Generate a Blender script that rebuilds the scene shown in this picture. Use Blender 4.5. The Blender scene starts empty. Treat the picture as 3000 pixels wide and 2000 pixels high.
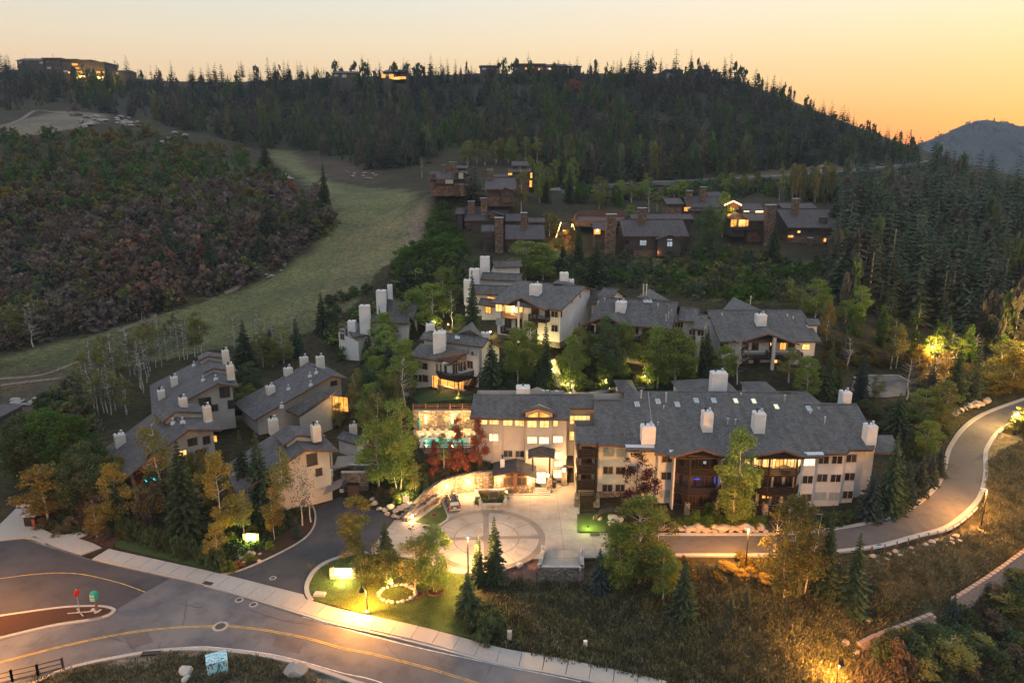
import bpy,bmesh,math,random
import numpy as np
from mathutils import Vector,Matrix
from mathutils.geometry import delaunay_2d_cdt

# ---------------------------------------------------------------- camera, world, exposure
SC=bpy.context.scene
COL=SC.collection
random.seed(7)
RNG=np.random.default_rng(7)
F=2100.0;CX=1500.0;CY=1000.0;H=50.0
TH=math.radians(14.5);CT=math.cos(TH);ST=math.sin(TH)
cam=bpy.data.cameras.new('camera');camo=bpy.data.objects.new('camera',cam);COL.objects.link(camo)
camo.location=(0,0,H);camo.rotation_euler=(math.radians(90)-TH,0,0)
cam.sensor_width=36;cam.lens=F/3000*36;cam.clip_start=0.5;cam.clip_end=20000
SC.camera=camo
SC.view_settings.view_transform='Standard';SC.view_settings.look='None'
SC.view_settings.exposure=0.74;SC.view_settings.gamma=1.0
SC.cycles.max_bounces=5;SC.cycles.diffuse_bounces=2;SC.cycles.glossy_bounces=2
SC.cycles.transmission_bounces=3;SC.cycles.volume_bounces=0;SC.cycles.transparent_max_bounces=6
SC.cycles.sample_clamp_indirect=3.0;SC.cycles.sample_clamp_direct=0
SC.cycles.use_light_tree=True
try:
 SC.cycles.volume_step_rate=5
except Exception:
 pass

world=bpy.data.worlds.new('World');SC.world=world;world.use_nodes=True
wn=world.node_tree;wn.nodes.clear();WL=wn.links.new
def wnode(t,**k):
 n=wn.nodes.new(t)
 for a,b in k.items():setattr(n,a,b)
 return n
def wmath(op,a,b=None,clamp=False):
 n=wnode('ShaderNodeMath',operation=op);n.use_clamp=clamp
 for i,x in enumerate((a,b)):
  if x is None:continue
  if isinstance(x,(int,float)):n.inputs[i].default_value=x
  else:WL(x,n.inputs[i])
 return n.outputs[0]
def wramp(fac,stops):
 n=wnode('ShaderNodeValToRGB');el=n.color_ramp.elements
 while len(el)<len(stops):el.new(0.5)
 for e,(p,c)in zip(el,stops):e.position=p;e.color=(*c,1)
 WL(fac,n.inputs[0]);return n.outputs[0]
def s2l(r,g,b):
 f=lambda c:((c/255+0.055)/1.055)**2.4 if c/255>0.04045 else c/255/12.92
 return(f(r),f(g),f(b))
_tc=wnode('ShaderNodeTexCoord');_sep=wnode('ShaderNodeSeparateXYZ');WL(_tc.outputs['Generated'],_sep.inputs[0])
SUNAZ=math.radians(40)  # the afterglow sits to the right, behind the saddle
_sx,_sy=math.sin(SUNAZ),math.cos(SUNAZ)
_z=_sep.outputs[2]
_hl=wmath('SQRT',wmath('MAXIMUM',wmath('SUBTRACT',1.0,wmath('MULTIPLY',_z,_z)),0.0001))
_az=wmath('DIVIDE',wmath('ADD',wmath('MULTIPLY',_sep.outputs[0],_sx),wmath('MULTIPLY',_sep.outputs[1],_sy)),_hl)
_azf=wmath('POWER',wmath('MULTIPLY',wmath('ADD',_az,1.0),0.5,True),5.0)
_e=wmath('MULTIPLY',wmath('MAXIMUM',_z,0.0),1.0,True)
WARM=[(0.0,s2l(238,132,60)),(0.045,s2l(252,172,82)),(0.09,s2l(255,206,128)),(0.139,s2l(255,224,172)),(0.19,s2l(250,234,208)),(0.26,s2l(236,234,224)),(0.5,s2l(226,232,242)),(1.0,s2l(222,230,246))]
COOL=[(0.0,s2l(226,168,122)),(0.05,s2l(244,192,138)),(0.09,s2l(244,206,158)),(0.139,s2l(232,216,188)),(0.19,s2l(212,216,208)),(0.26,s2l(210,214,212)),(0.5,s2l(216,226,240)),(1.0,s2l(220,230,246))]
_mix=wnode('ShaderNodeMix',data_type='RGBA')
WL(_azf,_mix.inputs['Factor']);WL(wramp(_e,COOL),_mix.inputs['A']);WL(wramp(_e,WARM),_mix.inputs['B'])
# faint stretched cirrus
_mp=wnode('ShaderNodeMapping');_mp.inputs['Scale'].default_value=(2.0,2.0,34.0);WL(_tc.outputs['Generated'],_mp.inputs[0])
_ns=wnode('ShaderNodeTexNoise');_ns.inputs['Scale'].default_value=1.6;_ns.inputs['Detail'].default_value=4;WL(_mp.outputs[0],_ns.inputs['Vector'])
_cf=wmath('MULTIPLY',wmath('SUBTRACT',_ns.outputs[0],0.5,True),0.35,True)
_m2=wnode('ShaderNodeMix',data_type='RGBA');WL(_cf,_m2.inputs['Factor']);WL(_mix.outputs['Result'],_m2.inputs['A']);_m2.inputs['B'].default_value=(*s2l(252,200,150),1)
_bg=wnode('ShaderNodeBackground');WL(_m2.outputs['Result'],_bg.inputs[0]);_bg.inputs[1].default_value=0.68
# a faint share of physical twilight sky on top of the graded one
_nish=wnode('ShaderNodeTexSky',sky_type='NISHITA');_nish.sun_disc=False;_nish.sun_elevation=math.radians(1.0);_nish.sun_rotation=SUNAZ
_bg2=wnode('ShaderNodeBackground');WL(_nish.outputs[0],_bg2.inputs[0]);_bg2.inputs[1].default_value=0.03
_add=wnode('ShaderNodeAddShader');WL(_bg.outputs[0],_add.inputs[0]);WL(_bg2.outputs[0],_add.inputs[1])
_wo=wnode('ShaderNodeOutputWorld');WL(_add.outputs[0],_wo.inputs[0])

# ---------------------------------------------------------------- geometry of the view: pixels of the survey picture to points of the place
def ray(u,v):
 x=(u-CX)/F;y=-(v-CY)/F
 return Vector((x,CT+y*ST,-ST+y*CT))
CAM=Vector((0,0,H))
def P(u,v,z):
 d=ray(u,v);t=(z-H)/d.z
 return CAM+d*t
def PY(u,v,Y):
 d=ray(u,v);return CAM+d*(Y/d.y)
def PPl(u,v,p0,n):
 d=ray(u,v);return CAM+d*((p0-CAM).dot(n)/d.dot(n))
def proj(x,y,z):
 dz=z-H;zc=y*CT-dz*ST;yc=y*ST+dz*CT
 return CX+F*x/zc,CY-F*yc/zc
 # local readings of enlarged survey pictures
def mk(ox,oy,s):return lambda x,y:(ox+x/s,oy+y/s)
R1=mk(0,100,2.351);R2=mk(1000,100,2.351);R3=mk(2000,100,2.351)
R4=mk(0,700,2.351);R5=mk(1000,700,2.351);R6=mk(2000,700,2.351)
B1=mk(0,1333,2.351);B2=mk(1000,1333,2.351);B3=mk(2000,1333,2.351)
Q4=mk(1650,1100,3.408);Q5=mk(2100,1100,3.408);Q6=mk(1200,1130,3.647)
T1=mk(250,1000,3.92);T2=mk(650,1000,3.484);T3=mk(950,720,3.409);T4=mk(1400,780,3.36)
T5=mk(1240,450,4.523);T6=mk(1740,520,3.178);T7=mk(0,1100,3.408);T8=mk(2500,1000,4.704)
O=lambda x,y:(x*1.2755,y*1.2755)

# ---------------------------------------------------------------- terrain heights
# (u, v, z) control: the point seen at (u, v) with height z      /  (u, v, 'Y', distance)
CZ=[
(0,1700,0),(0,1900,0),(300,1650,0),(300,1900,0),(600,1850,0),(600,1700,0),(900,1900,0),(1000,1800,0),(1000,1975,0),(800,1700,0),(800,1600,0),(0,1500,0.4),
(1200,1880,-.3),(1400,1930,-.8),(1500,1985,-1.2),(1700,1960,-1.6),(1900,1990,-2.1),(2100,1999,-2.6),
(1200,1600,0),(1200,1700,.2),(1100,1750,.2),(1300,1760,.1),(1300,1850,-.3),(1430,1560,0),(1600,1560,0),(1650,1450,0),(1700,1620,0),(1350,1480,0),(1250,1520,0),(1040,1500,0),(1000,1550,0),(950,1480,0.3),
(1500,1720,-1.0),(1650,1730,-1.6),(1650,1830,-1.8),(1900,1700,-1.0),(1900,1850,-2.2),(2100,1720,-.8),(2300,1720,-1.2),(2100,1850,-2.4),(2400,1850,-3.4),(2400,1990,-4.2),(2570,1845,-4.1),(2640,1820,-3.9),(2700,1798,-3.6),(2560,1908,-6.0),(2640,1888,-6.8),(2720,1852,-6.8),(2790,1738,-2.7),(2890,1672,-2.1),(2990,1602,-1.4),(2800,1790,-5.9),(2900,1728,-5.9),(2999,1652,-5.3),(2850,1900,-8),(2900,1980,-8.6),(2999,1900,-8.4),(2800,1670,-1.4),(2600,1700,-2.0),(2700,1740,-2.8),
(1900,1600,0),(2100,1595,0),(2300,1590,0),(2450,1585,.1),(2600,1560,.2),(2700,1510,.5),(2780,1450,.9),(2830,1370,1.6),(2840,1300,2.6),(2880,1240,3.9),(2940,1195,5.2),(3000,1170,6.2),
(2950,1450,.5),(2999,1550,-.6),(2999,1350,2.0),(2950,1260,3.6),
(2700,1400,1.6),(2600,1450,1.0),(2500,1500,.3),(2750,1280,3.2),(2850,1180,5.2),(2930,1120,7.5),(3000,1080,9.5),
(1750,1500,0),(1900,1530,.1),(2200,1520,0.1),(2400,1510,0),
(1380,1395,3.0),(1300,1400,3.0),(1250,1430,2.4),(1205,1470,1.5),(1150,1490,.8),(1450,1340,3.6),(1200,1400,2.6),(1100,1420,1.2),(1050,1380,1.5),(1000,1430,.6),
(1300,1310,4.7),(1220,1300,4.7),(1450,1290,4.8),(1150,1300,3.8),
(1300,1185,8.9),(1400,1180,8.9),(1250,1200,8.6),(1500,1150,9.2),(1700,1145,8.2),(1850,1140,8.4),(1280,1132,8.9),(1180,1180,6.8),(1650,1060,11.0),(1600,1010,13),(1480,987,15.0),(1750,1075,10.2),(1950,1070,10.2),(2080,1080,10.5),(2250,1090,10.6),(2350,1110,10.0),
(1400,1050,11.2),(1330,980,13),(1250,900,12),(1200,1000,9.5),(1120,1060,7.5),(1020,1100,5.6),(1000,1000,7.8),
(900,1180,3.2),(1000,1250,2.6),(850,1250,2.2),(700,1200,3.0),(600,1250,2.2),(500,1150,4.2),(700,1100,4.6),(750,1400,.8),(600,1450,.5),(450,1450,.6),(400,1350,1.4),(300,1450,.5),(900,1350,1.2),
(250,1300,1.8),(100,1300,1.5),(60,1450,.7),(0,1250,2.2),(100,1180,3.2),(300,1200,3.4),
(2500,1120,8.0),(2600,1110,8.0),(2550,1160,7.6),(2640,1180,6.8),(2450,1200,6.2),(2700,1150,7.2),(2600,1330,1.6),(2600,1070,9.2),(2700,1050,10.5),(2450,1050,10.5),
]
CYs=[
(1450,850,176),(1750,1045,138),(1900,1045,137),
(0,1080,160),(150,1030,168),(300,1000,176),(450,960,184),(600,900,196),(750,840,206),(900,760,220),(1000,700,236),(1100,640,252),(1180,600,262),(1050,560,295),(930,520,340),(860,480,390),(830,450,430),
(150,900,192),(0,950,182),(300,850,204),(300,700,236),(0,750,222),(0,600,262),(300,560,278),(500,780,214),(600,700,236),(700,600,268),(900,650,246),(960,600,262),(750,500,330),(600,500,320),(300,450,340),(0,430,335),(150,350,395),(350,370,390),(500,400,375),
(0,320,470),(400,330,500),(650,400,440),(800,400,470),(200,260,600),(500,260,600),(550,240,640),(0,215,640),(150,205,660),(300,215,660),(800,235,640),(1000,225,640),(1160,225,620),(1400,215,640),(1600,215,620),(1800,215,620),(2000,215,620),(2150,235,600),(2300,290,570),(2450,355,540),(2600,425,500),(2690,458,470),
(900,330,540),(1200,330,530),(1500,330,520),(1800,330,510),(2100,330,520),(2300,400,460),(2500,450,440),(1100,420,440),(1300,430,400),(1500,440,390),(1700,440,400),(1900,470,390),(2100,480,390),(2300,480,400),(2500,490,400),
(1650,560,305),(1800,548,320),(2080,535,340),(2300,523,360),(2500,508,385),(2680,490,415),(2740,478,430),
(1250,560,252),(1400,590,234),(1500,600,240),(1350,680,224),(1460,730,212),(1550,700,222),(1850,750,214),(2000,745,214),(2150,700,222),(2350,710,222),(2080,625,250),(1900,640,246),(1700,640,246),(2300,600,275),(2450,600,285),
(1620,800,186),(1800,800,188),(2000,800,190),(2000,880,162),(2200,790,192),(2400,800,192),(2200,860,160),(2400,920,150),(2600,760,205),(2550,650,250),(2600,560,310),(2750,600,285),(2850,540,350),(2999,560,345),(2999,700,250),(2800,700,240),(2999,850,200),(2750,850,180),(2999,980,165),(2750,980,158),(2550,960,152),
(1150,820,190),(1250,760,200),(1350,800,182),(1100,900,172),(950,960,166),(800,1000,160),(600,1020,160),(450,1080,150),(300,1100,146),(1600,880,166),
]
pts=[]
for u,v,z in CZ:
 p=P(u,v,z);pts.append((p.x,p.y,p.z))
for u,v,Y in CYs:
 p=PY(u,v,Y);pts.append((p.x,p.y,p.z))
 # beyond the frame: the hill goes on to both sides and falls away behind the ridge
for x,y,z in[(-420,640,120),(-420,450,75),(-300,300,38),(-260,200,14),(-200,120,4),(-150,60,0),(-60,30,0),(0,30,-1),(70,40,-6),(140,60,-8),(170,110,3),
(200,150,8),(260,220,14),(360,330,18),(420,420,10),(380,560,30),(250,760,70),(0,800,90),(-250,800,95),(-420,820,90),(300,900,30),(-400,1100,20),(0,1200,0),(400,1200,-40),(600,700,-60),(700,400,-60),(600,200,-30),(350,60,-20),(900,1200,-120),
(-700,600,130),(-700,300,60),(-600,100,10),(-300,0,0),(300,-20,-20),(-800,1200,20)]:
 pts.append((x,y,z))
pts=np.array(pts,float)
_C=6.0
def _phi(r2):return np.sqrt(r2+_C*_C)
_n=len(pts)
_d2=((pts[:,None,:2]-pts[None,:,:2])**2).sum(2)
_A=np.zeros((_n+3,_n+3));_A[:_n,:_n]=_phi(_d2)-np.eye(_n)*0.6
_A[:_n,_n]=1;_A[:_n,_n+1:]=pts[:,:2];_A[_n,:_n]=1;_A[_n+1:,:_n]=pts[:,:2].T
_sol=np.linalg.solve(_A,np.concatenate([pts[:,2],[0,0,0]]))
def _rbf(x,y):
 x=np.atleast_1d(np.asarray(x,float));y=np.atleast_1d(np.asarray(y,float))
 out=np.empty(x.size)
 for i in range(0,x.size,20000):
  xx=x[i:i+20000];yy=y[i:i+20000]
  d2=(xx[:,None]-pts[None,:,0])**2+(yy[:,None]-pts[None,:,1])**2
  out[i:i+20000]=_phi(d2)@_sol[:_n]+_sol[_n]+_sol[_n+1]*xx+_sol[_n+2]*yy
 return out
def inpoly(px,py,poly):
 px=np.asarray(px);py=np.asarray(py);c=np.zeros(px.shape,bool);j=len(poly)-1
 for i in range(len(poly)):
  xi,yi=poly[i];xj,yj=poly[j]
  k=((yi>py)!=(yj>py))&(px<(xj-xi)*(py-yi)/((yj-yi)if yj!=yi else 1e-9)+xi)
  c^=k;j=i
 return c
 # levelled ground (pixel outline on the z = 0 plane)
COURT_FLAT=[B2(*p)for p in[(180,620),(330,440),(430,438),(490,398),(540,356),(600,312),(690,268),(800,246),(925,232),(1050,236),(1330,240),(1480,190),(1640,180),(1640,540),(1900,535),(1900,705),(1300,715),(1110,800),(900,815),(730,800),(560,730),(400,700),(180,700)]]
flatp=[(P(u,v,0).x,P(u,v,0).y)for u,v in COURT_FLAT]
class Grid:
 def __init__(s,x0,x1,y0,y1,st):
  s.x0,s.y0,s.st=x0,y0,st
  s.nx=int((x1-x0)/st)+1;s.ny=int((y1-y0)/st)+1
  X,Y=np.meshgrid(x0+np.arange(s.nx)*st,y0+np.arange(s.ny)*st)
  Z=_rbf(X.ravel(),Y.ravel()).reshape(X.shape)
  Z[inpoly(X,Y,flatp)]=0.0
  m_=(X>-17.6)&(X<-3)&(Y>105)&(Y<115.2);Z[m_]=np.minimum(Z[m_],4.5)
  s.Z=Z
 def inside(s,x,y):return(x>=s.x0)&(x<s.x0+(s.nx-1.01)*s.st)&(y>=s.y0)&(y<s.y0+(s.ny-1.01)*s.st)
 def __call__(s,x,y):
  fx=np.clip((x-s.x0)/s.st,0,s.nx-1.001);fy=np.clip((y-s.y0)/s.st,0,s.ny-1.001)
  i=fx.astype(int);j=fy.astype(int);a=fx-i;b=fy-j;Z=s.Z
  return Z[j,i]*(1-a)*(1-b)+Z[j,i+1]*a*(1-b)+Z[j+1,i]*(1-a)*b+Z[j+1,i+1]*a*b
GN=Grid(-110,130,30,200,1.0);GF=Grid(-1000,1100,-40,1300,5.0)
def TZ(x,y):
 x=np.asarray(x,float);y=np.asarray(y,float)
 return np.where(GN.inside(x,y),GN(x,y),GF(x,y))
def tz(x,y):return float(TZ(np.array([x]),np.array([y]))[0])
_TS=np.concatenate([np.arange(35,240,0.8),np.geomspace(240,1250,300)])
def G(u,v):
 d=ray(u,v);d=d/d.y
 X=d.x*_TS;Zr=H+d.z*_TS;D=Zr-TZ(X,_TS)
 k=np.nonzero(D<=0)[0]
 if len(k)==0:t=700.0
 elif k[0]==0:t=_TS[0]
 else:
  i=k[0];t=_TS[i-1]+(_TS[i]-_TS[i-1])*D[i-1]/(D[i-1]-D[i])
 x=d.x*t;return Vector((x,t,tz(x,t)))

 # ---------------------------------------------------------------- materials
M={}
def nmat(name):
 m=bpy.data.materials.new(name);m.use_nodes=True;nt=m.node_tree;nt.nodes.clear();M[name]=m;return m,nt
def N(nt,t,ins=None,**k):
 n=nt.nodes.new(t)
 for a,b in k.items():setattr(n,a,b)
 for a,b in(ins or{}).items():
  if isinstance(b,bpy.types.NodeSocket):nt.links.new(b,n.inputs[a])
  else:n.inputs[a].default_value=b
 return n
def col(c):return(*c,1)if len(c)==3 else c
def mixc(nt,f,a,b,bt='MIX'):
 n=N(nt,'ShaderNodeMix',data_type='RGBA',blend_type=bt)
 for s,x in(('Factor',f),('A',a),('B',b)):
  if isinstance(x,bpy.types.NodeSocket):nt.links.new(x,n.inputs[s])
  else:n.inputs[s].default_value=col(x)if s!='Factor' else x
 return n.outputs['Result']
def ramp(nt,fac,stops):
 n=N(nt,'ShaderNodeValToRGB');el=n.color_ramp.elements
 while len(el)<len(stops):el.new(0.5)
 for e,(p,c)in zip(el,stops):e.position=p;e.color=col(c)
 nt.links.new(fac,n.inputs[0]);return n.outputs[0]
def finish(nt,color,rough=0.8,normal=None,spec=0.3,metal=0.0):
 b=N(nt,'ShaderNodeBsdfPrincipled',{'Roughness':rough,'Metallic':metal,'Specular IOR Level':spec})
 if isinstance(color,bpy.types.NodeSocket):nt.links.new(color,b.inputs['Base Color'])
 else:b.inputs['Base Color'].default_value=col(color)
 if normal is not None:nt.links.new(normal,b.inputs['Normal'])
 o=N(nt,'ShaderNodeOutputMaterial');nt.links.new(b.outputs[0],o.inputs[0]);return b
def noisy(name,c1,c2,scale=2.0,rough=0.85,bump=0.0,scale2=None,c3=None,spec=0.25,metal=0.0,dist=0.05):
 m,nt=nmat(name);tc=N(nt,'ShaderNodeTexCoord')
 n1=N(nt,'ShaderNodeTexNoise',{'Vector':tc.outputs['Object'],'Scale':scale,'Detail':6.0,'Roughness':0.6})
 f=ramp(nt,n1.outputs[0],[(0.3,(0,0,0)),(0.7,(1,1,1))])
 c=mixc(nt,f,c1,c2)
 if c3:
  n2=N(nt,'ShaderNodeTexNoise',{'Vector':tc.outputs['Object'],'Scale':scale2 or scale*.2,'Detail':4.0})
  c=mixc(nt,ramp(nt,n2.outputs[0],[(0.42,(0,0,0)),(0.62,(1,1,1))]),c,c3)
 if 'asphalt' in name or name=='court_concrete':
  g3=N(nt,'ShaderNodeTexNoise',{'Vector':tc.outputs['Object'],'Scale':.35,'Detail':7.0,'Roughness':.7});c=mixc(nt,.7,c,ramp(nt,g3.outputs[0],[(.38,(.72,.72,.72)),(.5,(1,1,1)),(.66,(1.12,1.12,1.12))]),'MULTIPLY')
  g4=N(nt,'ShaderNodeTexVoronoi',{'Vector':tc.outputs['Object'],'Scale':.22});c=mixc(nt,.5,c,ramp(nt,g4.outputs['Distance'],[(.02,(.55,.55,.55)),(.10,(1,1,1))]),'MULTIPLY')
 nrm=None
 if bump:
  bn=N(nt,'ShaderNodeBump',{'Height':n1.outputs[0],'Strength':bump,'Distance':dist});nrm=bn.outputs[0]
 finish(nt,c,rough,nrm,spec,metal);return m
def foliage(name,c1,c2,c3=None,trans=0.3):
 m,nt=nmat(name);g=N(nt,'ShaderNodeNewGeometry');oi=N(nt,'ShaderNodeObjectInfo');tc=N(nt,'ShaderNodeTexCoord')
 c=mixc(nt,g.outputs['Random Per Island'],c1,c2)
 if c3:
  n1=N(nt,'ShaderNodeTexNoise',{'Vector':tc.outputs['Object'],'Scale':0.55,'Detail':3.0})
  c=mixc(nt,ramp(nt,n1.outputs[0],[(0.45,(0,0,0)),(0.65,(1,1,1))]),c,c3)
 hs=N(nt,'ShaderNodeHueSaturation',{'Color':c,'Value':1.0,'Saturation':1.0})
 mr=N(nt,'ShaderNodeMapRange',{'Value':oi.outputs['Random'],'To Min':0.8,'To Max':1.3});nt.links.new(mr.outputs[0],hs.inputs['Value'])
 mh=N(nt,'ShaderNodeMapRange',{'Value':oi.outputs['Random'],'To Min':0.49,'To Max':0.507});nt.links.new(mh.outputs[0],hs.inputs['Hue'])
 d=N(nt,'ShaderNodeBsdfDiffuse',{'Color':hs.outputs[0]});t=N(nt,'ShaderNodeBsdfTranslucent',{'Color':hs.outputs[0]})
 mx=N(nt,'ShaderNodeMixShader',{'Fac':trans});nt.links.new(d.outputs[0],mx.inputs[1]);nt.links.new(t.outputs[0],mx.inputs[2])
 o=N(nt,'ShaderNodeOutputMaterial');nt.links.new(mx.outputs[0],o.inputs[0]);return m
def emis(name,c,s,stripes=None):
 m,nt=nmat(name);e=N(nt,'ShaderNodeEmission',{'Color':col(c),'Strength':s})
 if stripes:
  tc=N(nt,'ShaderNodeTexCoord');oi=N(nt,'ShaderNodeObjectInfo')
  mp=N(nt,'ShaderNodeMapping',{'Vector':tc.outputs['Object']});nt.links.new(oi.outputs['Location'],mp.inputs['Location'])
  n1=N(nt,'ShaderNodeTexNoise',{'Vector':mp.outputs[0],'Scale':1.3,'Detail':3.0})
  wv=N(nt,'ShaderNodeTexWave',{'Vector':mp.outputs[0],'Scale':2.6,'Distortion':1.0},wave_type='BANDS',bands_direction='X')
  a=N(nt,'ShaderNodeMath',{0:n1.outputs[0],1:1.7},operation='MULTIPLY')
  b=N(nt,'ShaderNodeMath',{0:wv.outputs[1],1:0.35},operation='MULTIPLY')
  s1=N(nt,'ShaderNodeMath',{0:a.outputs[0],1:b.outputs[0]},operation='ADD')
  s2=N(nt,'ShaderNodeMath',{0:s1.outputs[0],1:s},operation='MULTIPLY')
  nt.links.new(s2.outputs[0],e.inputs['Strength'])
  nt.links.new(mixc(nt,n1.outputs[0],stripes,c),e.inputs['Color'])
 o=N(nt,'ShaderNodeOutputMaterial');nt.links.new(e.outputs[0],o.inputs[0]);return m
def shingle(name,c1,c2,c3):
 m,nt=nmat(name);g=N(nt,'ShaderNodeNewGeometry');sp=N(nt,'ShaderNodeSeparateXYZ',{0:g.outputs['Position']})
 sc=N(nt,'ShaderNodeMath',{0:sp.outputs[2],1:17.0},operation='MULTIPLY');fr=N(nt,'ShaderNodeMath',{0:sc.outputs[0]},operation='FRACT')
 line=ramp(nt,fr.outputs[0],[(0.0,(.72,.72,.72)),(0.22,(1,1,1)),(0.9,(1,1,1)),(1.0,(1.0,1.0,1.0))])
 n1=N(nt,'ShaderNodeTexNoise',{'Vector':g.outputs['Position'],'Scale':5.0,'Detail':5.0,'Roughness':0.75})
 n2=N(nt,'ShaderNodeTexNoise',{'Vector':g.outputs['Position'],'Scale':0.22,'Detail':4.0})
 v=N(nt,'ShaderNodeTexVoronoi',{'Vector':g.outputs['Position'],'Scale':2.2})
 c=mixc(nt,ramp(nt,n1.outputs[0],[(.35,(0,0,0)),(.65,(1,1,1))]),c1,c2)
 c=mixc(nt,ramp(nt,n2.outputs[0],[(.4,(0,0,0)),(.65,(1,1,1))]),c,c3)
 st=N(nt,'ShaderNodeMapping',{'Vector':g.outputs['Position'],'Scale':(1.3,.16,.16)});n4=N(nt,'ShaderNodeTexNoise',{'Vector':st.outputs[0],'Scale':1.0,'Detail':4.0});c=mixc(nt,.6,c,ramp(nt,n4.outputs[0],[(.35,(.72,.70,.68)),(.6,(1.1,1.1,1.1))]),'MULTIPLY')
 sv=N(nt,'ShaderNodeSeparateColor',{0:v.outputs['Color']})
 c=mixc(nt,0.5,c,mixc(nt,sv.outputs[0],(.45,.45,.45),(1.3,1.3,1.3)),'MULTIPLY')
 c=mixc(nt,0.8,c,line,'MULTIPLY')
 b=N(nt,'ShaderNodeBump',{'Height':fr.outputs[0],'Strength':0.35,'Distance':0.03})
 finish(nt,c,0.78,b.outputs[0],0.3);return m
def siding(name,c,step=0.2,dark=0.72,log=False):
 m,nt=nmat(name);g=N(nt,'ShaderNodeNewGeometry');sp=N(nt,'ShaderNodeSeparateXYZ',{0:g.outputs['Position']})
 sc=N(nt,'ShaderNodeMath',{0:sp.outputs[2],1:1.0/step},operation='MULTIPLY');fr=N(nt,'ShaderNodeMath',{0:sc.outputs[0]},operation='FRACT')
 d=tuple(dark for _ in range(3))
 line=ramp(nt,fr.outputs[0],[(0.0,d),(0.16 if log else 0.08,(1,1,1)),(0.85 if log else 0.96,(1,1,1)),(1.0,d)])
 n2=N(nt,'ShaderNodeTexNoise',{'Vector':g.outputs['Position'],'Scale':0.8,'Detail':5.0})
 c=mixc(nt,ramp(nt,n2.outputs[0],[(.3,(0,0,0)),(.7,(1,1,1))]),c,tuple(x*.86 for x in c))
 c=mixc(nt,1.0,c,line,'MULTIPLY')
 b=N(nt,'ShaderNodeBump',{'Height':line,'Strength':0.5,'Distance':0.03})
 finish(nt,c,0.65,b.outputs[0],0.3);return m
def stonem(name,cs,mortar,scale=1.6,bump=0.7):
 m,nt=nmat(name);g=N(nt,'ShaderNodeNewGeometry')
 mp=N(nt,'ShaderNodeMapping',{'Vector':g.outputs['Position'],'Scale':(1,1,1.6)})
 n0=N(nt,'ShaderNodeTexNoise',{'Vector':mp.outputs[0],'Scale':3.0})
 v=N(nt,'ShaderNodeTexVoronoi',{'Vector':mp.outputs[0],'Scale':scale});v2=N(nt,'ShaderNodeTexVoronoi',{'Vector':mp.outputs[0],'Scale':scale},feature='DISTANCE_TO_EDGE')
 sv=N(nt,'ShaderNodeSeparateColor',{0:v.outputs['Color']})
 c=ramp(nt,sv.outputs[0],[(i/(len(cs)-1),x)for i,x in enumerate(cs)])
 c=mixc(nt,0.4,c,mixc(nt,n0.outputs[0],(.6,.6,.6),(1.2,1.2,1.2)),'MULTIPLY')
 e=ramp(nt,v2.outputs[0],[(0.02,(0,0,0)),(0.09,(1,1,1))])
 c=mixc(nt,e,mortar,c)
 b=N(nt,'ShaderNodeBump',{'Height':e,'Strength':bump,'Distance':0.08})
 finish(nt,c,0.85,b.outputs[0],0.2);return m

noisy('asphalt',(.085,.088,.098),(.115,.117,.128),9.0,.85,.15,.12,(.155,.15,.15),dist=.01)
noisy('trail_dirt',(.13,.10,.08),(.22,.175,.14),1.2,.95,.4)
noisy('dark_asphalt',(.045,.043,.05),(.06,.058,.064),9.0,.8,.15,.1,(.07,.066,.07),dist=.01)
noisy('road_asphalt',(.075,.07,.07),(.10,.092,.09),9.0,.8,.15,.1,(.11,.10,.10),dist=.01)
noisy('concrete',(.30,.285,.26),(.37,.35,.315),3.0,.85,.1,.15,(.36,.34,.31),dist=.01)
noisy('concrete_band',(.20,.175,.155),(.25,.22,.19),5.0,.85,.1,.3,(.17,.15,.135),dist=.01)
noisy('court_concrete',(.34,.31,.275),(.41,.375,.33),2.0,.8,.08,.1,(.28,.255,.225),dist=.01)
noisy('joint',(.12,.11,.1),(.16,.15,.13),3.0)
noisy('yellow_paint',(.50,.33,.08),(.58,.40,.12),6.0,.7,0,1.5,(.34,.25,.1))
noisy('white_paint',(.62,.62,.6),(.74,.74,.72),6.0,.7,0,1.5,(.42,.42,.4))
noisy('iron',(.05,.045,.04),(.09,.08,.07),8.0,.6)
noisy('mulch',(.035,.017,.010),(.075,.036,.022),9.0,.95,.8)
noisy('bark_chip',(.10,.05,.035),(.22,.13,.10),7.0,.95,.8)
noisy('lawn',(.034,.056,.012),(.055,.080,.020),6.0,.95,.6,.4,(.075,.11,.028))
noisy('dark_lawn',(.025,.05,.012),(.04,.07,.02),6.0,.95,.6)
noisy('bark',(.05,.038,.03),(.10,.08,.065),6.0,.95,.5)
noisy('aspen_bark',(.42,.40,.35),(.55,.53,.48),3.0,.8,.2,5.0,(.25,.23,.2))
noisy('grey_bark',(.16,.145,.13),(.24,.22,.2),5.0,.9,.3)
shingle('roof_shingle',(.054,.053,.054),(.136,.133,.133),(.108,.102,.098))
shingle('brown_shingle',(.060,.056,.06),(.088,.082,.086),(.078,.070,.072))
shingle('dark_shingle',(.055,.053,.056),(.112,.108,.110),(.098,.090,.090))
siding('white_siding',(.60,.585,.575),.2,.72)
siding('grey_siding',(.34,.325,.30),.2,.7)
siding('log_siding',(.40,.37,.34),.28,.35,True)
siding('cream_log',(.52,.49,.46),.28,.38,True)
siding('red_tinted_log',(.34,.085,.03),.28,.4,True)  # red porch glow put into the log colour
siding('brown_siding',(.060,.053,.050),.25,.6)
siding('peach_siding',(.56,.48,.42),.2,.8)
noisy('white_stucco',(.60,.60,.60),(.68,.68,.68),1.5,.8,.1,.6,(.55,.55,.55))
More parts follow.
